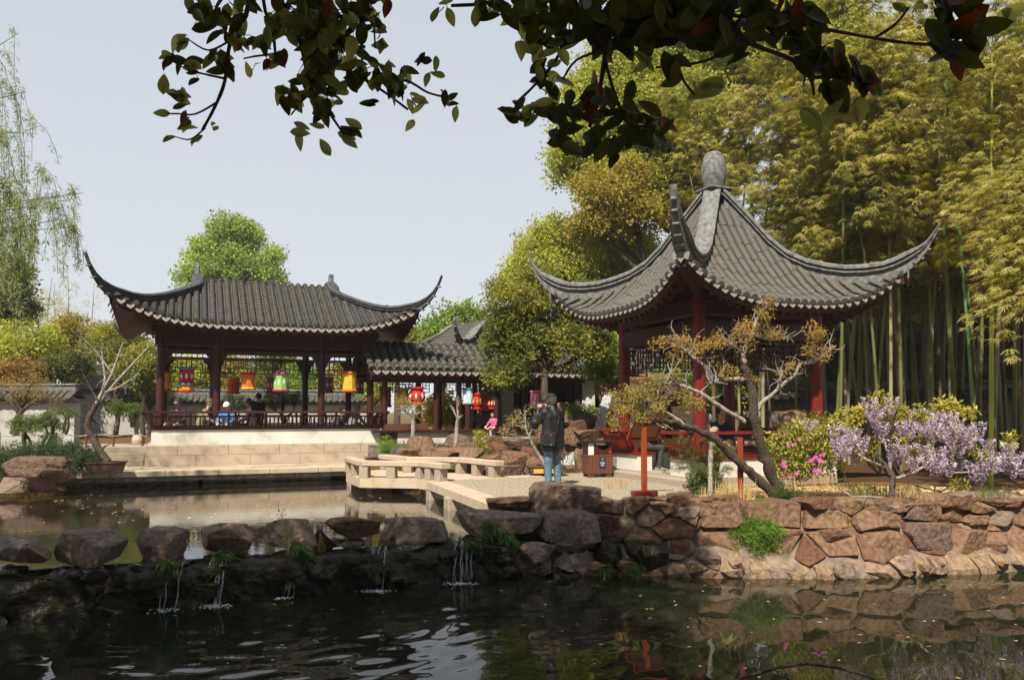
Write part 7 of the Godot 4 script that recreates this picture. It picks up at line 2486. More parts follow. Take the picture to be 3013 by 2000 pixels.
	for q in [["tall leafy fern hanging from the slab at the weir's right end", 1135, 1215, 11.2, 5], ["pale green rosette growing low at the right-hand fall", 1100, 1250, 11.0, 3], ["green fern under the seventh stepping stone", 905, 1258, 10.85, 4], ["trailing weed hanging below the seventh stepping stone", 940, 1280, 10.85, 3], ["leafy weed beside the fifth stepping stone's fall", 708, 1262, 10.2, 4], ["low leafy weed under the fourth stepping stone", 530, 1285, 9.8, 3], ["low leafy weed under the narrow third stepping stone", 408, 1300, 9.45, 3], ["green weed on the bank wall right of the big slab", 1400, 1310, 11.0, 2], ["grassy weed on the bank wall's mossy part", 1465, 1308, 11.0, 3], ["bright fern at the right of the slab's fern", 1175, 1240, 11.1, 3]]:
		var k: float = q[3] / 1854.0
		var p := Vector3((q[1] - 1181.0) * k, 2.25 - (q[2] - 950.0) * k, -q[3] + 0.12)
		var f := thing("fern", q[0], "fern", p)
		var wh := []
		var tn := []
		for i in q[4] * 3:
			wh.append(Transform3D((Basis(Vector3.UP, rnd(-1.6, 1.6)) * Basis(Vector3.RIGHT, rnd(-0.9, 0.7))).scaled(Vector3.ONE * rnd(0.35, 0.75)), any_dir() * 0.08))
			tn.append(mixed(shade, rnd(0, 1)))
		many("fronds", fern, M.leaf, wh, tn, f)
	var tall := thing("dry_weed", "thin grey-green weed standing before the fifth stepping stone", "weed", Vector3(-2.81, 0.41, -10.10))
	var ts := Shape.new()
	var tw := []
	var tt := []
	for i in 5:
		var e := Vector3(rnd(-0.12, 0.08), rnd(0.4, 0.66), rnd(-0.05, 0.05))
		ts.tube([Vector3.ZERO, e * 0.5 + Vector3(0.02, 0, 0), e], [0.006, 0.005, 0.003], 4)
		for j in 9:
			tw.append(Transform3D(rand_basis(0.6), e * rnd(0.4, 1.0) + any_dir() * 0.03))
			tt.append(mixed([Color(0.16, 0.17, 0.09), Color(0.26, 0.26, 0.15)], rnd(0, 1)))
	obj("stems", ts, M.bark_pale, tall).set_meta("kind", "stuff")
	many("leaves", fine, M.leaf, tw, tt, tall)
	# drifting petals
	var pet := []
	var pt := []
	for i in 130:
		var x := rnd(-5.0, 7.5)
		var z := rnd(-10.8, -5.6)
		if z < weir_z(x) + 0.3:
			continue
		pet.append(Transform3D(Basis(Vector3.UP, rnd(0, TAU)) * Basis.from_scale(Vector3(rnd(0.008, 0.016), 0.002, rnd(0.014, 0.035))), Vector3(x, 0.008, z)))
		pt.append(mixed([Color(0.32, 0.28, 0.2), Color(0.24, 0.2, 0.1), Color(0.16, 0.12, 0.05)], rnd(0, 1)))
	for i in 150:
		var x := rnd(-9.0, 0.4)
		var z := rnd(-17.5, -11.5)
		pet.append(Transform3D(Basis(Vector3.UP, rnd(0, TAU)) * Basis.from_scale(Vector3(rnd(0.01, 0.02), 0.002, rnd(0.015, 0.04))), Vector3(x, WATER + 0.007, z)))
		pt.append(mixed([Color(0.5, 0.45, 0.35), Color(0.3, 0.22, 0.1)], rnd(0, 1)))
	var disc := SphereMesh.new()
	disc.radius = 1.0
	disc.height = 2.0
	disc.radial_segments = 7
	disc.rings = 3
	tag(many("fallen_petals", disc, M.plain, pet, pt), "fallen petals and leaf bits drifting on the ponds")
	# branch arching over the water close to the camera
	var br := thing("water_branch", "bare dark branch arching just above the water at the picture's bottom edge", "branch", Vector3(2.35, 0.15, -6.60))
	var bs := Shape.new()
	var bo := Vector3(2.35, 0.15, -6.60)
	var bl := []
	var brd := []
	for p in [Vector3(1.54, 0.08, -6.30), Vector3(1.86, 0.14, -6.50), Vector3(2.14, 0.18, -6.60), Vector3(2.40, 0.20, -6.65), Vector3(2.65, 0.17, -6.65), Vector3(2.86, 0.14, -6.50), Vector3(2.94, 0.08, -6.30)]:
		bl.append(p - bo)
		brd.append(0.014)
	bs.tube(bl, brd, 6)
	obj("stem", bs, M.bark_mossy, br)
	var sl := thing("water_plant", "young upright green-leaved plant rising from the water at bottom right", "plant", Vector3(2.01, 0.00, -7.42))
	var sb := Shape.new()
	sb.tube([Vector3(0, -0.1, 0), Vector3(-0.03, 0.05, 0), Vector3(-0.05, 0.16, 0)], [0.008, 0.007, 0.004], 5)
	obj("stem", sb, M.bark_mossy, sl)
	for i in 6:
		var ls := Shape.new()
		var a := i * 1.1
		var d := Vector3(cos(a), 0.8, sin(a)).normalized()
		var sd := d.cross(Vector3.UP).normalized()
		var o := Vector3(-0.05, 0.13, 0)
		ls.quad(o, o + d * 0.06 + sd * 0.025, o + d * 0.14, o + d * 0.06 - sd * 0.025)
		obj("leaf", ls, M.leaf_mid, sl)
	# left shore: juniper mat, cloud-pruned bonsai, bare bonsai with white limbs
	var blue := [Color(0.03, 0.05, 0.03), Color(0.06, 0.09, 0.05), Color(0.11, 0.14, 0.07)]
	bush("juniper_mat", "dark blue-green juniper mat spilling over the left shore rocks", "bush", Vector3(-10.38, 1.07, -18.20), blobs_at([[40, 1050, 60, 24], [110, 1045, 60, 22], [180, 1060, 50, 26], [205, 1070, 30, 22], [20, 1080, 40, 40, -1], [150, 1050, 60, 18, 0.5]], 18.2), leaf_cluster(14, 0.13, 0.012, 0.10, 35), 150, 8, blue, 0)
	for q in [["cloud-pruned bonsai with round green pads, nearest the left edge", [[60, 972, 26, 14], [66, 990, 34, 13], [40, 978, 18, 10]], 62, 1040, 20.5], ["cloud-pruned bonsai with stacked pads, right of its twin at left", [[115, 966, 26, 14], [125, 985, 30, 12], [100, 976, 20, 11], [122, 1010, 24, 9]], 100, 1045, 20.8], ["dark layered pine bonsai seen through the hall's middle bay", [[640, 893, 30, 14], [650, 915, 52, 12], [625, 932, 40, 9], [680, 925, 30, 10]], 655, 975, 27.5], ["small dark pine bonsai left of the layered one in the hall's view", [[540, 922, 24, 8], [552, 938, 26, 8], [530, 912, 14, 6]], 545, 975, 27.8], ["round bright shrub bonsai behind the bare bonsai's pot", [[268, 940, 20, 14], [262, 948, 14, 10]], 266, 985, 24], ["light green potted shrub left of the hall's corner", [[300, 952, 24, 18], [315, 945, 16, 12]], 304, 985, 24.3], ["flat green topped shrub against the left white wall", [[145, 952, 30, 9], [158, 955, 24, 8]], 150, 1000, 25]]:
		var bl2 := blobs_at(q[1], q[4])
		var kk: float = q[4] / 1854.0
		var foot := Vector3((q[2] - 1181.0) * kk, 2.25 - (q[3] - 950.0) * kk, -q[4])
		var tt2 := thing("bonsai", q[0], "bonsai", foot)
		var sh := Shape.new()
		for b in bl2:
			limb(sh, Vector3(rnd(-0.04, 0.04), 0, 0), b[0] - foot, 0.05, 0.02, 0.18)
		obj("trunk", sh, M.bark, tt2)
		crown(tt2, "pads", foot, bl2, fine, 420, 6, blue if q[4] > 26 else [Color(0.045, 0.07, 0.02), Color(0.09, 0.13, 0.03), Color(0.15, 0.2, 0.05)], 0.3)
	var lb := Vector3(-9.22, 0.86, -18.33) + Vector3(0, 0.25, 0)
	var bo2 := thing("bare_bonsai", "leaning bare bonsai with whitish upper branches in the long brown pot", "bonsai", lb)
	for q in [
		["trunk", [Vector3(-9.18, 1.11, -18.30), Vector3(-9.38, 1.36, -18.30), Vector3(-9.54, 1.68, -18.30), Vector3(-9.67, 1.90, -18.30), Vector3(-9.62, 2.15, -18.30), Vector3(-9.49, 2.44, -18.35)], 0.095, 0.06, "bark"],
		["bough", [Vector3(-9.49, 2.44, -18.35), Vector3(-9.38, 2.74, -18.40), Vector3(-9.33, 3.04, -18.40), Vector3(-9.40, 3.44, -18.40), Vector3(-9.44, 3.74, -18.40)], 0.045, 0.012, "bark_white"], ["bough", [Vector3(-9.38, 2.74, -18.40), Vector3(-9.17, 3.14, -18.40), Vector3(-9.09, 3.55, -18.50), Vector3(-8.98, 3.85, -18.50)], 0.035, 0.01, "bark_white"], ["bough", [Vector3(-9.44, 2.49, -18.40), Vector3(-9.12, 2.95, -18.50), Vector3(-8.71, 3.40, -18.50), Vector3(-8.30, 3.91, -18.60)], 0.04, 0.01, "bark_white"],
		["bough", [Vector3(-9.34, 2.69, -18.40), Vector3(-8.95, 2.84, -18.40), Vector3(-8.60, 3.15, -18.50)], 0.025, 0.008, "bark_white"], ["bough", [Vector3(-9.19, 3.16, -18.40), Vector3(-9.56, 3.64, -18.40), Vector3(-9.84, 3.92, -18.40)], 0.022, 0.008, "bark_white"], ["bough", [Vector3(-9.43, 2.49, -18.30), Vector3(-9.64, 2.84, -18.30), Vector3(-9.84, 3.23, -18.30)], 0.028, 0.008, "bark"],
		["bough", [Vector3(-9.62, 2.10, -18.30), Vector3(-9.82, 2.17, -18.20), Vector3(-10.11, 2.35, -18.20), Vector3(-10.35, 2.44, -18.10)], 0.022, 0.006, "bark"], ["bough", [Vector3(-9.64, 2.00, -18.30), Vector3(-9.81, 1.90, -18.20), Vector3(-10.11, 2.00, -18.20)], 0.018, 0.006, "bark"], ["bough", [Vector3(-9.53, 2.30, -18.30), Vector3(-9.72, 2.44, -18.20), Vector3(-9.97, 2.59, -18.20)], 0.018, 0.006, "bark"],
	]:
		var s := Shape.new()
		var pts := []
		var rad := []
		for i in q[1].size():
			pts.append(q[1][i] - lb)
			rad.append(lerpf(q[2], q[3], float(i) / (q[1].size() - 1)))
		s.tube(pts, rad, 7)
		for i in (10 if q[4] == "bark" and q[0] == "bough" else 5):
			var p: Vector3 = pts[1 + i % (pts.size() - 1)]
			limb(s, p, p + any_dir() * rnd(0.15, 0.4), q[3] * 0.6, 0.003, 0.15, 4)
		obj(q[0], s, M[q[4]], bo2)
	# orange-leaved dark-limbed tree by the left wall
	var otr := tree("old_maple", "spreading dark-limbed tree with orange-brown young leaves before the left white wall", "tree", Vector3(-13.63, 1.65, -22.00), Vector3(-13.47, 2.19, -22.00), 0.12, blobs_at([[20, 905, 50, 26], [70, 885, 40, 24], [105, 915, 40, 22], [-20, 900, 50, 30], [60, 920, 40, 20]], 22), fine, 70, 6, [Color(0.16, 0.12, 0.05), Color(0.24, 0.17, 0.07), Color(0.22, 0.18, 0.06)], 0.4, "bark")
	# plants round the rockery
	grass_tuft("green grassy clump at the right corner of the hall's base", Vector3(-3.15, 1.23, -22.00), 120, 0.35, 0.5, [Color(0.07, 0.13, 0.03), Color(0.14, 0.24, 0.05)])
	bush("bright_shrub", "vivid green little shrub against the hall's stone base", "shrub", Vector3(-3.51, 1.10, -22.40), blobs_at([[890, 1025, 16, 22], [900, 1038, 18, 14]], 22.4), fine, 260, 6, [Color(0.1, 0.2, 0.02), Color(0.2, 0.34, 0.05)], 4)
	bush("golden_shrub", "golden-green little shrub on the rockery above the footbridge", "shrub", Vector3(-0.78, 1.15, -20.40), blobs_at([[1112, 1012, 18, 20], [1105, 1030, 16, 16], [1118, 1030, 14, 14]], 20.4), fine, 300, 6, [Color(0.22, 0.22, 0.03), Color(0.38, 0.34, 0.06)], 4)
	grass_tuft("grass clump below the golden shrub on the rockery", Vector3(-0.79, 1.16, -20.20), 100, 0.24, 0.3, lush)
	grass_tuft("pale grass tuft between the footbridge's two rails", Vector3(-1.37, 0.88, -18.90), 60, 0.32, 0.25, [Color(0.2, 0.2, 0.06), Color(0.34, 0.32, 0.12)])
	bush("broad_shrub", "broad-leaved shrub on the dark rock beside the tall waterfall", "shrub", Vector3(1.89, 2.07, -21.40), blobs_at([[1340, 945, 32, 14], [1320, 950, 20, 12], [1362, 950, 18, 12]], 21.4), oval, 300, 6, lush, 5)
	for q in [["small bare-trunked tree with tan leaves before the covered walk's left posts", 950, 1020, 22.3, [[945, 935, 34, 26], [925, 945, 26, 22], [975, 945, 22, 20]], [Color(0.2, 0.16, 0.05), Color(0.34, 0.26, 0.1)]], ["twisted pale bonsai trunk standing before the covered walk's low wall", 1052, 1030, 21.6, [[1058, 915, 5, 5], [1040, 935, 5, 5], [1066, 960, 5, 5]], [Color(0.2, 0.15, 0.06), Color(0.3, 0.2, 0.1)]]]:
		var kk: float = q[3] / 1854.0
		var foot := Vector3((q[1] - 1181.0) * kk, 2.25 - (q[2] - 950.0) * kk, -q[3])
		tree("garden_tree", q[0], "tree", foot, foot + Vector3(0.05, 0.75, 0), 0.07, blobs_at(q[4], q[3]), fine, 120, 4, q[5], 0.4, "bark_pale")
	var pf := Vector3(0.75, 0.86, -17.47) + Vector3(0, 0.2, -0.3)
	var pb := tree("potted_tree", "bent pale-stemmed shrub with dry leaves in the yellow-panelled pot", "shrub", pf, Vector3(0.39, 1.68, -17.60), 0.05, blobs_at([[1200, 975, 36, 22], [1230, 985, 26, 18], [1175, 1000, 24, 16], [1210, 950, 26, 16]], 17.6), fine, 130, 3, [Color(0.22, 0.16, 0.07), Color(0.36, 0.28, 0.13)], 0.5, "bark_white")



# ---- people: one skin over a skeleton of tapered capsules, meshed as surface nets
# bones: [a, b, radius at a, radius at b, tone]
func skin(s: Shape, bones: Array, cell: float, tones: Array, soft := 0.035) -> void:
	var lo := Vector3.ONE * 99
	var hi := -lo
	for b in bones:
		for e in 2:
			var r: float = b[2 + e] + cell * 2
			lo = lo.min(b[e] - Vector3.ONE * r)
			hi = hi.max(b[e] + Vector3.ONE * r)
	var nx := int((hi.x - lo.x) / cell) + 2
	var ny := int((hi.y - lo.y) / cell) + 2
	var nz := int((hi.z - lo.z) / cell) + 2
	var f := PackedFloat32Array()
	f.resize(nx * ny * nz)
	f.fill(9.0)
	var best := f.duplicate()
	var who := PackedByteArray()
	who.resize(nx * ny * nz)
	for b in bones:
		var a: Vector3 = b[0]
		var ab: Vector3 = b[1] - a
		var ll := maxf(ab.length_squared(), 0.000001)
		var ra: float = b[2]
		var rb: float = b[3]
		var pad := maxf(ra, rb) + soft + cell * 2
		var p0: Vector3 = (a.min(b[1]) - Vector3.ONE * pad - lo) / cell
		var p1: Vector3 = (a.max(b[1]) + Vector3.ONE * pad - lo) / cell
		for k in range(maxi(int(p0.z), 0), mini(int(p1.z) + 1, nz)):
			for j in range(maxi(int(p0.y), 0), mini(int(p1.y) + 1, ny)):
				for i in range(maxi(int(p0.x), 0), mini(int(p1.x) + 1, nx)):
					var p := lo + Vector3(i, j, k) * cell - a
					var t := clampf(p.dot(ab) / ll, 0, 1)
					var d := (p - ab * t).length() - lerpf(ra, rb, t)
					var n := (k * ny + j) * nx + i
					if d < best[n]:
						best[n] = d
						who[n] = b[4]
					var g := f[n]
					var h := maxf(soft - absf(g - d), 0) / soft
					f[n] = minf(g, d) - h * h * soft * 0.25
	var at := {}
	var vs := PackedVector3Array()
	var ns := PackedVector3Array()
	var cs := PackedColorArray()
	var sx := 1
	var sy := nx
	var sz := nx * ny
	var corner := [0, sx, sy, sx + sy, sz, sz + sx, sz + sy, sz + sx + sy]
	for k in nz - 1:
		for j in ny - 1:
			for i in nx - 1:
				var n := (k * ny + j) * nx + i
				var inside := 0
				for q in 8:
					if f[n + corner[q]] < 0:
						inside += 1
				if inside == 0 or inside == 8:
					continue
				var sum := Vector3.ZERO
				var cnt := 0
				for q in 8:
					for ax in 3:
						if q & (1 << ax):
							continue
						var v0 := f[n + corner[q]]
						var v1 := f[n + corner[q | (1 << ax)]]
						if (v0 < 0) != (v1 < 0):
							var o := Vector3(q & 1, (q >> 1) & 1, (q >> 2) & 1)
							o[ax] = v0 / (v0 - v1)
							sum += o
							cnt += 1
				at[n] = vs.size()
				vs.append(lo + (Vector3(i, j, k) + sum / cnt) * cell)
				var gr := Vector3(f[n + sx] - f[n] + f[n + sx + sy + sz] - f[n + sy + sz], f[n + sy] - f[n] + f[n + sx + sy + sz] - f[n + sx + sz], f[n + sz] - f[n] + f[n + sx + sy + sz] - f[n + sx + sy])
				ns.append(gr.normalized())
				cs.append(tones[who[n]])
	var was := s.tint
	for k in range(1, nz - 1):
		for j in range(1, ny - 1):
			for i in range(1, nx - 1):
				var n := (k * ny + j) * nx + i
				for ax in 3:
					var st: int = [sx, sy, sz][ax]
					if (f[n] < 0) == (f[n + st] < 0):
						continue
					var u: int = [sy, sz, sx][ax]
					var w: int = [sz, sx, sy][ax]
					var q := [at.get(n, -1), at.get(n - u, -1), at.get(n - u - w, -1), at.get(n - w, -1)]
					if q.min() < 0:
						continue
					for tr in [[0, 1, 2], [0, 2, 3]]:
						var a: int = q[tr[0]]
						var b: int = q[tr[1]]
						var c: int = q[tr[2]]
						if (vs[c] - vs[a]).cross(vs[b] - vs[a]).dot(ns[a] + ns[b] + ns[c]) < 0:
							var z := b
							b = c
							c = z
						for e in [a, b, c]:
							s.tint = cs[e]
							s.put(vs[e], ns[e])
	s.tint = was


# a hand: palm, four curled fingers of different lengths and a thumb. DIR along the hand, UP out of its back
func hand(wrist: Vector3, dir: Vector3, up: Vector3, side: float, curl: float, tone: int) -> Array:
	var x := dir.cross(up).normalized() * side
	var z := x.cross(dir).normalized()
	if z.dot(up) < 0:
		z = -z
	var out := [[wrist, wrist + dir * 0.045, 0.024, 0.027, tone], [wrist + dir * 0.03 - x * 0.02, wrist + dir * 0.08 - x * 0.022, 0.018, 0.015, tone], [wrist + dir * 0.03 + x * 0.016, wrist + dir * 0.08 + x * 0.02, 0.018, 0.015, tone]]
	for i in 4:
		var k := wrist + dir * 0.085 + x * (-0.03 + i * 0.02)
		var l: float = [0.062, 0.078, 0.084, 0.074][i]
		var d1 := (dir * cos(curl * 0.4) - z * sin(curl * 0.4)).normalized()
		var d2 := (dir * cos(curl * 1.2) - z * sin(curl * 1.2)).normalized()
		out.append([k, k + d1 * l * 0.5, 0.0095, 0.0088, tone])
		out.append([k + d1 * l * 0.5, k + d1 * l * 0.5 + d2 * l * 0.5, 0.0088, 0.0072, tone])
	var th := wrist + dir * 0.03 + x * 0.032
	out.append([th, th + dir * 0.035 + x * 0.02 - z * 0.01, 0.0125, 0.0105, tone])
	out.append([th + dir * 0.035 + x * 0.02 - z * 0.01, th + dir * 0.065 + x * 0.018 - z * 0.024, 0.0105, 0.008, tone])
	return out


func head_bones(c: Vector3, front: Vector3, tone: int) -> Array:
	var r := front.cross(Vector3.UP).normalized()
	return [[c + Vector3.UP * 0.035 - front * 0.015, c + Vector3.UP * 0.03 + front * 0.02, 0.088, 0.08, tone], [c - Vector3.UP * 0.03 + front * 0.03, c - Vector3.UP * 0.075 + front * 0.055, 0.062, 0.036, tone], [c + front * 0.095 + Vector3.UP * 0.01, c + front * 0.113 - Vector3.UP * 0.018, 0.009, 0.014, tone],
		[c + r * 0.085, c + r * 0.088 - Vector3.UP * 0.03, 0.014, 0.01, tone], [c - r * 0.085, c - r * 0.088 - Vector3.UP * 0.03, 0.014, 0.01, tone]]


func face_marks(parent: Node3D, c: Vector3, front: Vector3) -> void:
	var r := front.cross(Vector3.UP).normalized()
	for sg in [-1.0, 1.0]:
		var s := Shape.new()
		s.box(c + front * 0.094 + r * sg * 0.032 + Vector3.UP * 0.012, Vector3(0.022, 0.009, 0.008), Basis(r, Vector3.UP, -front))
		obj("eye", s, M.bark_twig, parent)
	var m := Shape.new()
	m.box(c + front * 0.091 - Vector3.UP * 0.052, Vector3(0.045, 0.008, 0.01), Basis(r, Vector3.UP, -front))
	obj("mouth", m, paint("lips", lin(0.35, 0.12, 0.1), "cloth"), parent)


func hair(parent: Node3D, c: Vector3, front: Vector3, m: Material, called := "hair", visor := false) -> void:
	var s := Shape.new()
	var prof := []
	for i in 9:
		var a := PI * 0.5 * i / 8.0
		prof.append(Vector2(0.102 * cos(a), 0.11 * sin(a)))
	prof.push_front(Vector2(0.1, -0.035 if called == "hair" else -0.012))
	s.lathe(c + Vector3.UP * 0.028 - front * (0.014 if called == "hair" else 0.004), prof, 16)
	if called == "hair":
		s.lathe(c - front * 0.035 - Vector3.UP * 0.02, [Vector2(0.05, -0.06), Vector2(0.078, -0.03), Vector2(0.085, 0.03)], 14)
	if visor:
		var r := front.cross(Vector3.UP).normalized()
		var line := []
		for k in 9:
			var a := PI * k / 8.0
			line.append(Vector2(0.085 * cos(a), 0.055 + 0.075 * sin(a)))
		line.append(Vector2(-0.085, 0.03))
		line.append(Vector2(0.085, 0.03))
		s.plate(c + Vector3.UP * 0.03 + front * 0.02, r, (front - Vector3.UP * 0.22).normalized(), line, 0.012)
	obj(called, s, m, parent)


# a seated or standing figure facing -z of its own axes; origin at the seat (sit) or the ground (stand)
func figure(label: String, at: Vector3, turn: float, pose: String, size: float, skin_tone: Color, top: Color, legs: Color, shoes: Color, lean: float, head_wear: String, wear: Color, cell := 0.022) -> Node3D:
	var t := thing("person", label, "person", at, turn)
	var tones := [skin_tone, top, legs, shoes]
	var fw := Vector3(0, 0, -1)
	var b := []
	var hip := Vector3(0, 0.11, 0) if pose == "sit" else Vector3(0, 0.9, 0)
	var spine := Vector3(0, cos(lean), -sin(lean))
	var chest := hip + spine * 0.36
	var neck := hip + spine * 0.54
	for sg in [-1.0, 1.0]:
		var x: Vector3 = Vector3.RIGHT * sg
		if pose == "sit":
			b.append([hip + x * 0.09, Vector3(sg * 0.11, 0.09, -0.42), 0.095, 0.066, 2])
			b.append([Vector3(sg * 0.11, 0.09, -0.42), Vector3(sg * 0.11, -0.35, -0.36), 0.066, 0.052, 2])
			b.append([Vector3(sg * 0.11, -0.38, -0.35), Vector3(sg * 0.12, -0.395, -0.5), 0.046, 0.036, 3])
		else:
			b.append([hip + x * 0.09, Vector3(sg * 0.1, 0.48, -0.02), 0.095, 0.068, 2])
			b.append([Vector3(sg * 0.1, 0.48, -0.02), Vector3(sg * 0.1, 0.09, 0.01), 0.066, 0.05, 2])
			b.append([Vector3(sg * 0.1, 0.05, 0.02), Vector3(sg * 0.11, 0.04, -0.13), 0.045, 0.036, 3])
		b.append([hip + x * 0.07, chest + x * 0.08, 0.125, 0.115, 1])
		b.append([chest + x * 0.06, neck + x * 0.14 - spine * 0.07, 0.11, 0.068, 1])
		var sh: Vector3 = neck + x * 0.185 - spine * 0.08
		var el: Vector3 = sh + Vector3(sg * 0.05, -0.25, -0.06) if pose == "stand" else sh + Vector3(sg * 0.07, -0.22, -0.13)
		var wr: Vector3 = el + Vector3(-sg * 0.05, -0.19, -0.14) if pose == "stand" else el + Vector3(-sg * 0.09, -0.1, -0.2)
		b.append([sh, el, 0.062, 0.05, 1])
		b.append([el, wr, 0.05, 0.036, 1])
		var dir: Vector3 = (wr - el).normalized()
		b.append_array(hand(wr, dir, (Vector3.UP + dir * 0.1).normalized(), sg, 0.5, 0))
	var c := neck + Vector3(0, 0.16, -0.02 - sin(lean) * 0.06)
	b.append([neck - spine * 0.03, c - Vector3.UP * 0.06, 0.052, 0.05, 0])
	var look := (fw + Vector3.DOWN * lean * 0.6).normalized()
	b.append_array(head_bones(c, look, 0))
	for q in b:
		q[0] = q[0] * size
		q[1] = q[1] * size
		q[2] *= size
		q[3] *= size
	var s := Shape.new()
	s.tinted = true
	skin(s, b, cell, tones)
	obj("body", s, M.cloth, t)
	var holder := Node3D.new()
	holder.name = "head_dress"
	holder.scale = Vector3.ONE * size
	t.add_child(holder, true)
	face_marks(holder, c, look)
	hair(holder, c, look, paint("hair %s" % label, wear.linear_to_srgb(), "cloth", 0.7), "hair" if head_wear == "hair" else "cap", head_wear == "cap")
	return t


func photographer() -> void:
	var at := Vector3(0.76, 0.86, -15.13)
	var turn := 0.62
	var t := thing("person", "standing man seen from behind, in black leather jacket, black cap and jeans", "person", at, turn)
	var tones := [Color(0.42, 0.22, 0.16), Color(0.012, 0.012, 0.013), Color(0.085, 0.15, 0.21), Color(0.03, 0.025, 0.02), Color(0.02, 0.02, 0.022)]
	var b := []
	for sg in [-1.0, 1.0]:
		b.append([Vector3(sg * 0.095, 0.86, 0), Vector3(sg * 0.11, 0.48, -0.015 * sg), 0.105, 0.08, 2])
		b.append([Vector3(sg * 0.11, 0.48, -0.015 * sg), Vector3(sg * 0.115, 0.10, 0.02), 0.078, 0.066, 2])
		b.append([Vector3(sg * 0.115, 0.05, 0.03), Vector3(sg * 0.125, 0.045, -0.15), 0.05, 0.042, 3])
		b.append([Vector3(sg * 0.115, 0.74, 0.01), Vector3(sg * 0.115, 1.0, 0.02), 0.125, 0.12, 1])
		b.append([Vector3(sg * 0.115, 1.0, 0.02), Vector3(sg * 0.12, 1.3, 0.02), 0.12, 0.115, 1])
		b.append([Vector3(sg * 0.09, 1.3, 0.02), Vector3(sg * 0.17, 1.385, 0.01), 0.11, 0.078, 1])
		var el := Vector3(sg * 0.31, 1.13, -0.16)
		var wr := Vector3(sg * 0.1 - 0.02, 1.44, -0.25)
		b.append([Vector3(sg * 0.2, 1.37, 0), el, 0.078, 0.066, 1])
		b.append([el, wr, 0.066, 0.048, 1])
		b.append([el + Vector3(sg * 0.01, 0.06, 0.02), el + Vector3(sg * -0.04, 0.12, -0.03), 0.07, 0.06, 1])
	b.append([Vector3(0, 0.72, 0.02), Vector3(0, 1.32, 0.03), 0.15, 0.135, 1])
	b.append([Vector3(0, 1.38, 0.02), Vector3(0, 1.45, 0.015), 0.085, 0.075, 1])
	var c := Vector3(0, 1.595, -0.03)
	b.append([Vector3(0, 1.42, 0.0), Vector3(0, 1.54, -0.02), 0.06, 0.058, 0])
	var look := Vector3(0, -0.05, -1).normalized()
	b.append_array(head_bones(c, look, 0))
	var s := Shape.new()
	s.tinted = true
	skin(s, b, 0.014, tones)
	obj("body", s, paint("man", Color.WHITE, "cloth", 0.42), t)
	for sg in [-1.0, 1.0]:
		var hs := Shape.new()
		hs.tinted = true
		var dir := Vector3(-sg * 0.25, 0.85, -0.35).normalized()
		skin(hs, hand(Vector3(sg * 0.1 - 0.02, 1.43, -0.25), dir, Vector3(sg * 0.9, 0.1, 0.3).normalized(), -sg, 1.0, 0), 0.006, tones, 0.012)
		obj("hand", hs, M.cloth, t)
	face_marks(t, c, look)
	hair(t, c - Vector3.UP * 0.012, look, paint("grey hair", lin(0.05, 0.045, 0.04), "cloth", 0.8))
	hair(t, c + Vector3.UP * 0.012, look, paint("cap cloth", lin(0.012, 0.012, 0.014), "cloth", 0.8), "cap", true)
	var bd := Shape.new()
	bd.box(c + Vector3(0.03, 0.075, 0.088), Vector3(0.035, 0.012, 0.004), Basis(Vector3.UP, 0.3) * Basis(Vector3.RIGHT, 0.4))
	obj("cap_badge", bd, M.foam, t)
	# creases of the jacket
	for q in [[Vector3(-0.30, 1.2, -0.06), Vector3(-0.22, 1.3, 0.05)], [Vector3(-0.33, 1.15, -0.1), Vector3(-0.26, 1.22, 0.0)], [Vector3(0.31, 1.18, -0.06), Vector3(0.23, 1.3, 0.05)]]:
		var cr := Shape.new()
		cr.tube([q[0], (q[0] + q[1]) * 0.5 + Vector3(0, 0.01, 0.012), q[1]], [0.012, 0.022, 0.012], 8)
		obj("sleeve_fold", cr, paint("jacket", lin(0.012, 0.012, 0.013), "cloth", 0.4), t)
	# the phone he holds up and the bag at his hip are things of their own
	var turnb := Basis(Vector3.UP, turn)
	var p := Shape.new()
	p.box(Vector3.ZERO, Vector3(0.155, 0.078, 0.009), Basis.IDENTITY, 0.003)
	p.lathe(Vector3(-0.055, 0.02, 0), [Vector2(0, 0), Vector2(0.01, 0), Vector2(0.01, 0.004)], 10)
	tag(obj("phone", p, paint("phone", lin(0.02, 0.02, 0.022), "plain", 0.2), self, Transform3D(turnb, at + turnb * Vector3(-0.02, 1.585, -0.29))), "dark phone held up before the standing man's face", "phone")
	var g := thing("shoulder_bag", "black shoulder bag hanging at the standing man's left hip", "bag", at + turnb * Vector3(-0.2, 0.74, 0.13), turn - 0.25)
	var bs := Shape.new()
	bs.box(Vector3(0, 0.14, 0), Vector3(0.30, 0.27, 0.13), Basis.IDENTITY, 0.035)
	obj("pouch", bs, paint("bag", lin(0.016, 0.015, 0.016), "cloth", 0.8), g)
	bs = Shape.new()
	bs.box(Vector3(0.0, 0.1, 0.075), Vector3(0.2, 0.16, 0.03), Basis.IDENTITY, 0.012)
	obj("pocket", bs, paint("bag", lin(0.016, 0.015, 0.016), "cloth", 0.8), g)
	bs = Shape.new()
	bs.box(Vector3(0.02, 0.215, 0.068), Vector3(0.05, 0.018, 0.006))
	obj("label", bs, paint("bag_label", lin(0.5, 0.03, 0.03), "cloth"), g)
	bs = Shape.new()
	bs.tube([Vector3(-0.01, 0.05, 0.093), Vector3(0.01, 0.04, 0.093), Vector3(0.03, 0.05, 0.093)], [0.003, 0.003, 0.003], 5)
	obj("logo", bs, M.foam, g)
	bs = Shape.new()
	var inv := Basis(Vector3.UP, 0.25)
	var strap := []
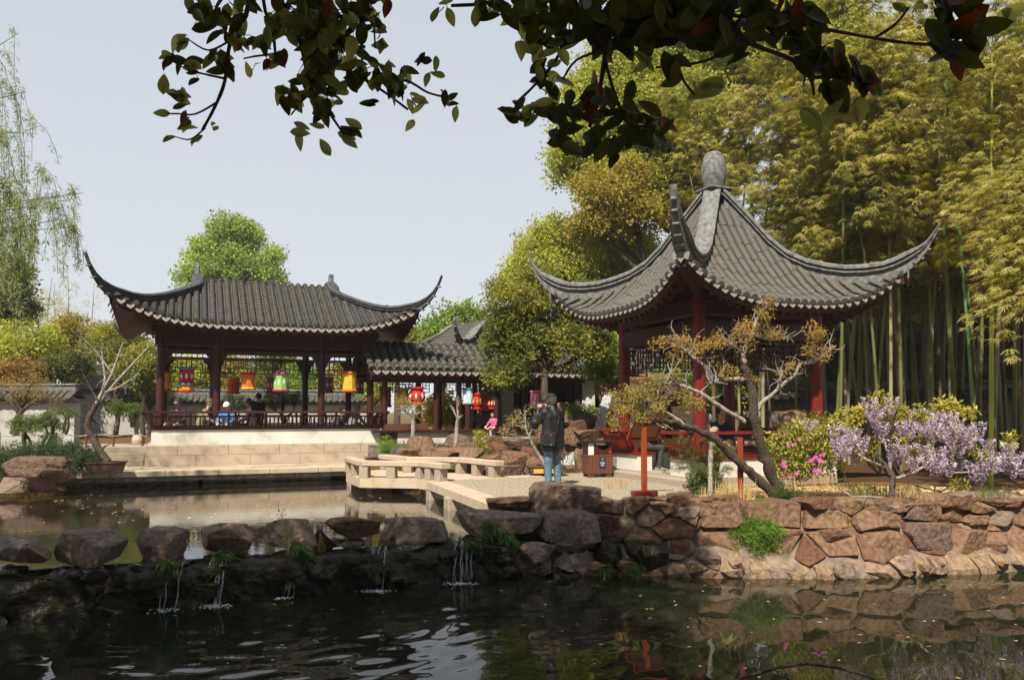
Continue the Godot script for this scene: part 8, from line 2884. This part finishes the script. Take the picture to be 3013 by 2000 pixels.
	for q in [Vector3(-0.02, 0.98, 0.17), Vector3(-0.01, 1.15, 0.175), Vector3(0.02, 1.3, 0.16), Vector3(0.06, 1.42, 0.07), Vector3(0.05, 1.47, -0.03)]:
		strap.append(inv * (q - Vector3(-0.2, 0.74, 0.13)))
	strap.push_front(Vector3(0.13, 0.24, 0.02))
	for i in strap.size() - 1:
		bs.bar(strap[i], strap[i + 1] + (strap[i + 1] - strap[i]) * 0.05, 0.04, 0.008)
	obj("strap", bs, paint("strap", lin(0.02, 0.02, 0.021), "cloth", 0.8), g)


func people() -> void:
	photographer()
	var skin_tone := Color(0.42, 0.24, 0.17)
	var h := Transform3D(Basis(Vector3.UP, deg_to_rad(22)), Vector3(-7.37, 0, -23.92))
	var p := Transform3D(Basis(Vector3.UP, deg_to_rad(22)), Vector3(4.42, 0, -17.38))
	var yaw := deg_to_rad(22)
	var dark := Color(0.025, 0.025, 0.028)
	figure("seated man in black padded jacket at the square pavilion's entrance", p * Vector3(-1.5, 1.4, -0.62), yaw - PI / 2 - 0.35, "sit", 1.0, skin_tone, Color(0.02, 0.02, 0.022), Color(0.045, 0.043, 0.045), Color(0.3, 0.28, 0.27), 0.12, "hair", Color(0.015, 0.013, 0.012), 0.016)
	figure("person in beige jacket seated with back to the water in the square pavilion", p * Vector3(-1.0, 1.38, 1.12), yaw - 0.2, "sit", 0.9, skin_tone, Color(0.27, 0.21, 0.135), dark, dark, 0.1, "hair", Color(0.2, 0.17, 0.15), 0.02)
	figure("man in dark suit, white shirt and tie seated inside the square pavilion", p * Vector3(-0.45, 1.4, 0.75), yaw + PI, "sit", 1.0, skin_tone, Color(0.015, 0.018, 0.03), dark, dark, 0.0, "hair", Color(0.015, 0.013, 0.012), 0.02)
	figure("seated man in black cap and dark coat at the left bay of the hall", h * Vector3(-2.3, 1.72, 1.55), yaw + PI - 0.5, "sit", 0.95, skin_tone, Color(0.03, 0.022, 0.024), Color(0.08, 0.11, 0.16), dark, 0.25, "cap", dark)
	figure("man in tan jacket and cap leaning forward in the hall's left bay", h * Vector3(-1.82, 1.74, 1.6), yaw - 1.9, "sit", 0.98, skin_tone, Color(0.22, 0.17, 0.12), dark, dark, 0.42, "cap", Color(0.10, 0.07, 0.05))
	figure("child in white hat and blue jacket with a red collar leaning on the hall's railing", h * Vector3(-1.08, 1.74, 1.75), yaw + PI - 0.4, "sit", 0.85, Color(0.5, 0.3, 0.22), Color(0.05, 0.16, 0.36), Color(0.05, 0.04, 0.04), dark, 0.3, "cap", Color(0.75, 0.72, 0.7))
	figure("person in dark clothes seated in the middle bay, turned to the left", h * Vector3(-0.42, 1.74, 1.5), yaw + 1.4, "sit", 0.95, skin_tone, Color(0.05, 0.035, 0.035), dark, dark, 0.2, "hair", dark)
	figure("person in dark blue coat standing in the middle bay of the hall", h * Vector3(-0.2, 1.38, 0.55), yaw + 0.4, "stand", 0.82, skin_tone, Color(0.02, 0.02, 0.035), dark, dark, 0.05, "hair", Color(0.01, 0.01, 0.01))
	figure("dark-haired person bent low behind the railing of the right bay", h * Vector3(1.9, 1.62, 1.3), yaw + PI + 0.6, "sit", 0.85, skin_tone, dark, dark, dark, 0.5, "hair", Color(0.01, 0.01, 0.01))
	figure("person in grey-green jacket seated by the hall's right end column", h * Vector3(2.25, 1.7, 1.45), yaw - 1.2, "sit", 0.9, skin_tone, Color(0.16, 0.17, 0.16), dark, dark, 0.5, "hair", Color(0.2, 0.2, 0.2))
	figure("small child in a pink striped jacket sitting on the covered walk's low seat", Vector3(-0.52, 1.60, -24.20) + Vector3(0, 0.06, 0), 2.4, "sit", 0.62, Color(0.5, 0.3, 0.22), Color(0.6, 0.09, 0.22), Color(0.55, 0.45, 0.5), dark, 0.2, "hair", dark)
	figure("person in grey seated under the red lanterns of the covered walk", Vector3(-0.92, 1.57, -25.00) + Vector3(0, 0.02, 0), 2.6, "sit", 0.95, skin_tone, Color(0.12, 0.12, 0.13), dark, dark, 0.2, "hair", dark)
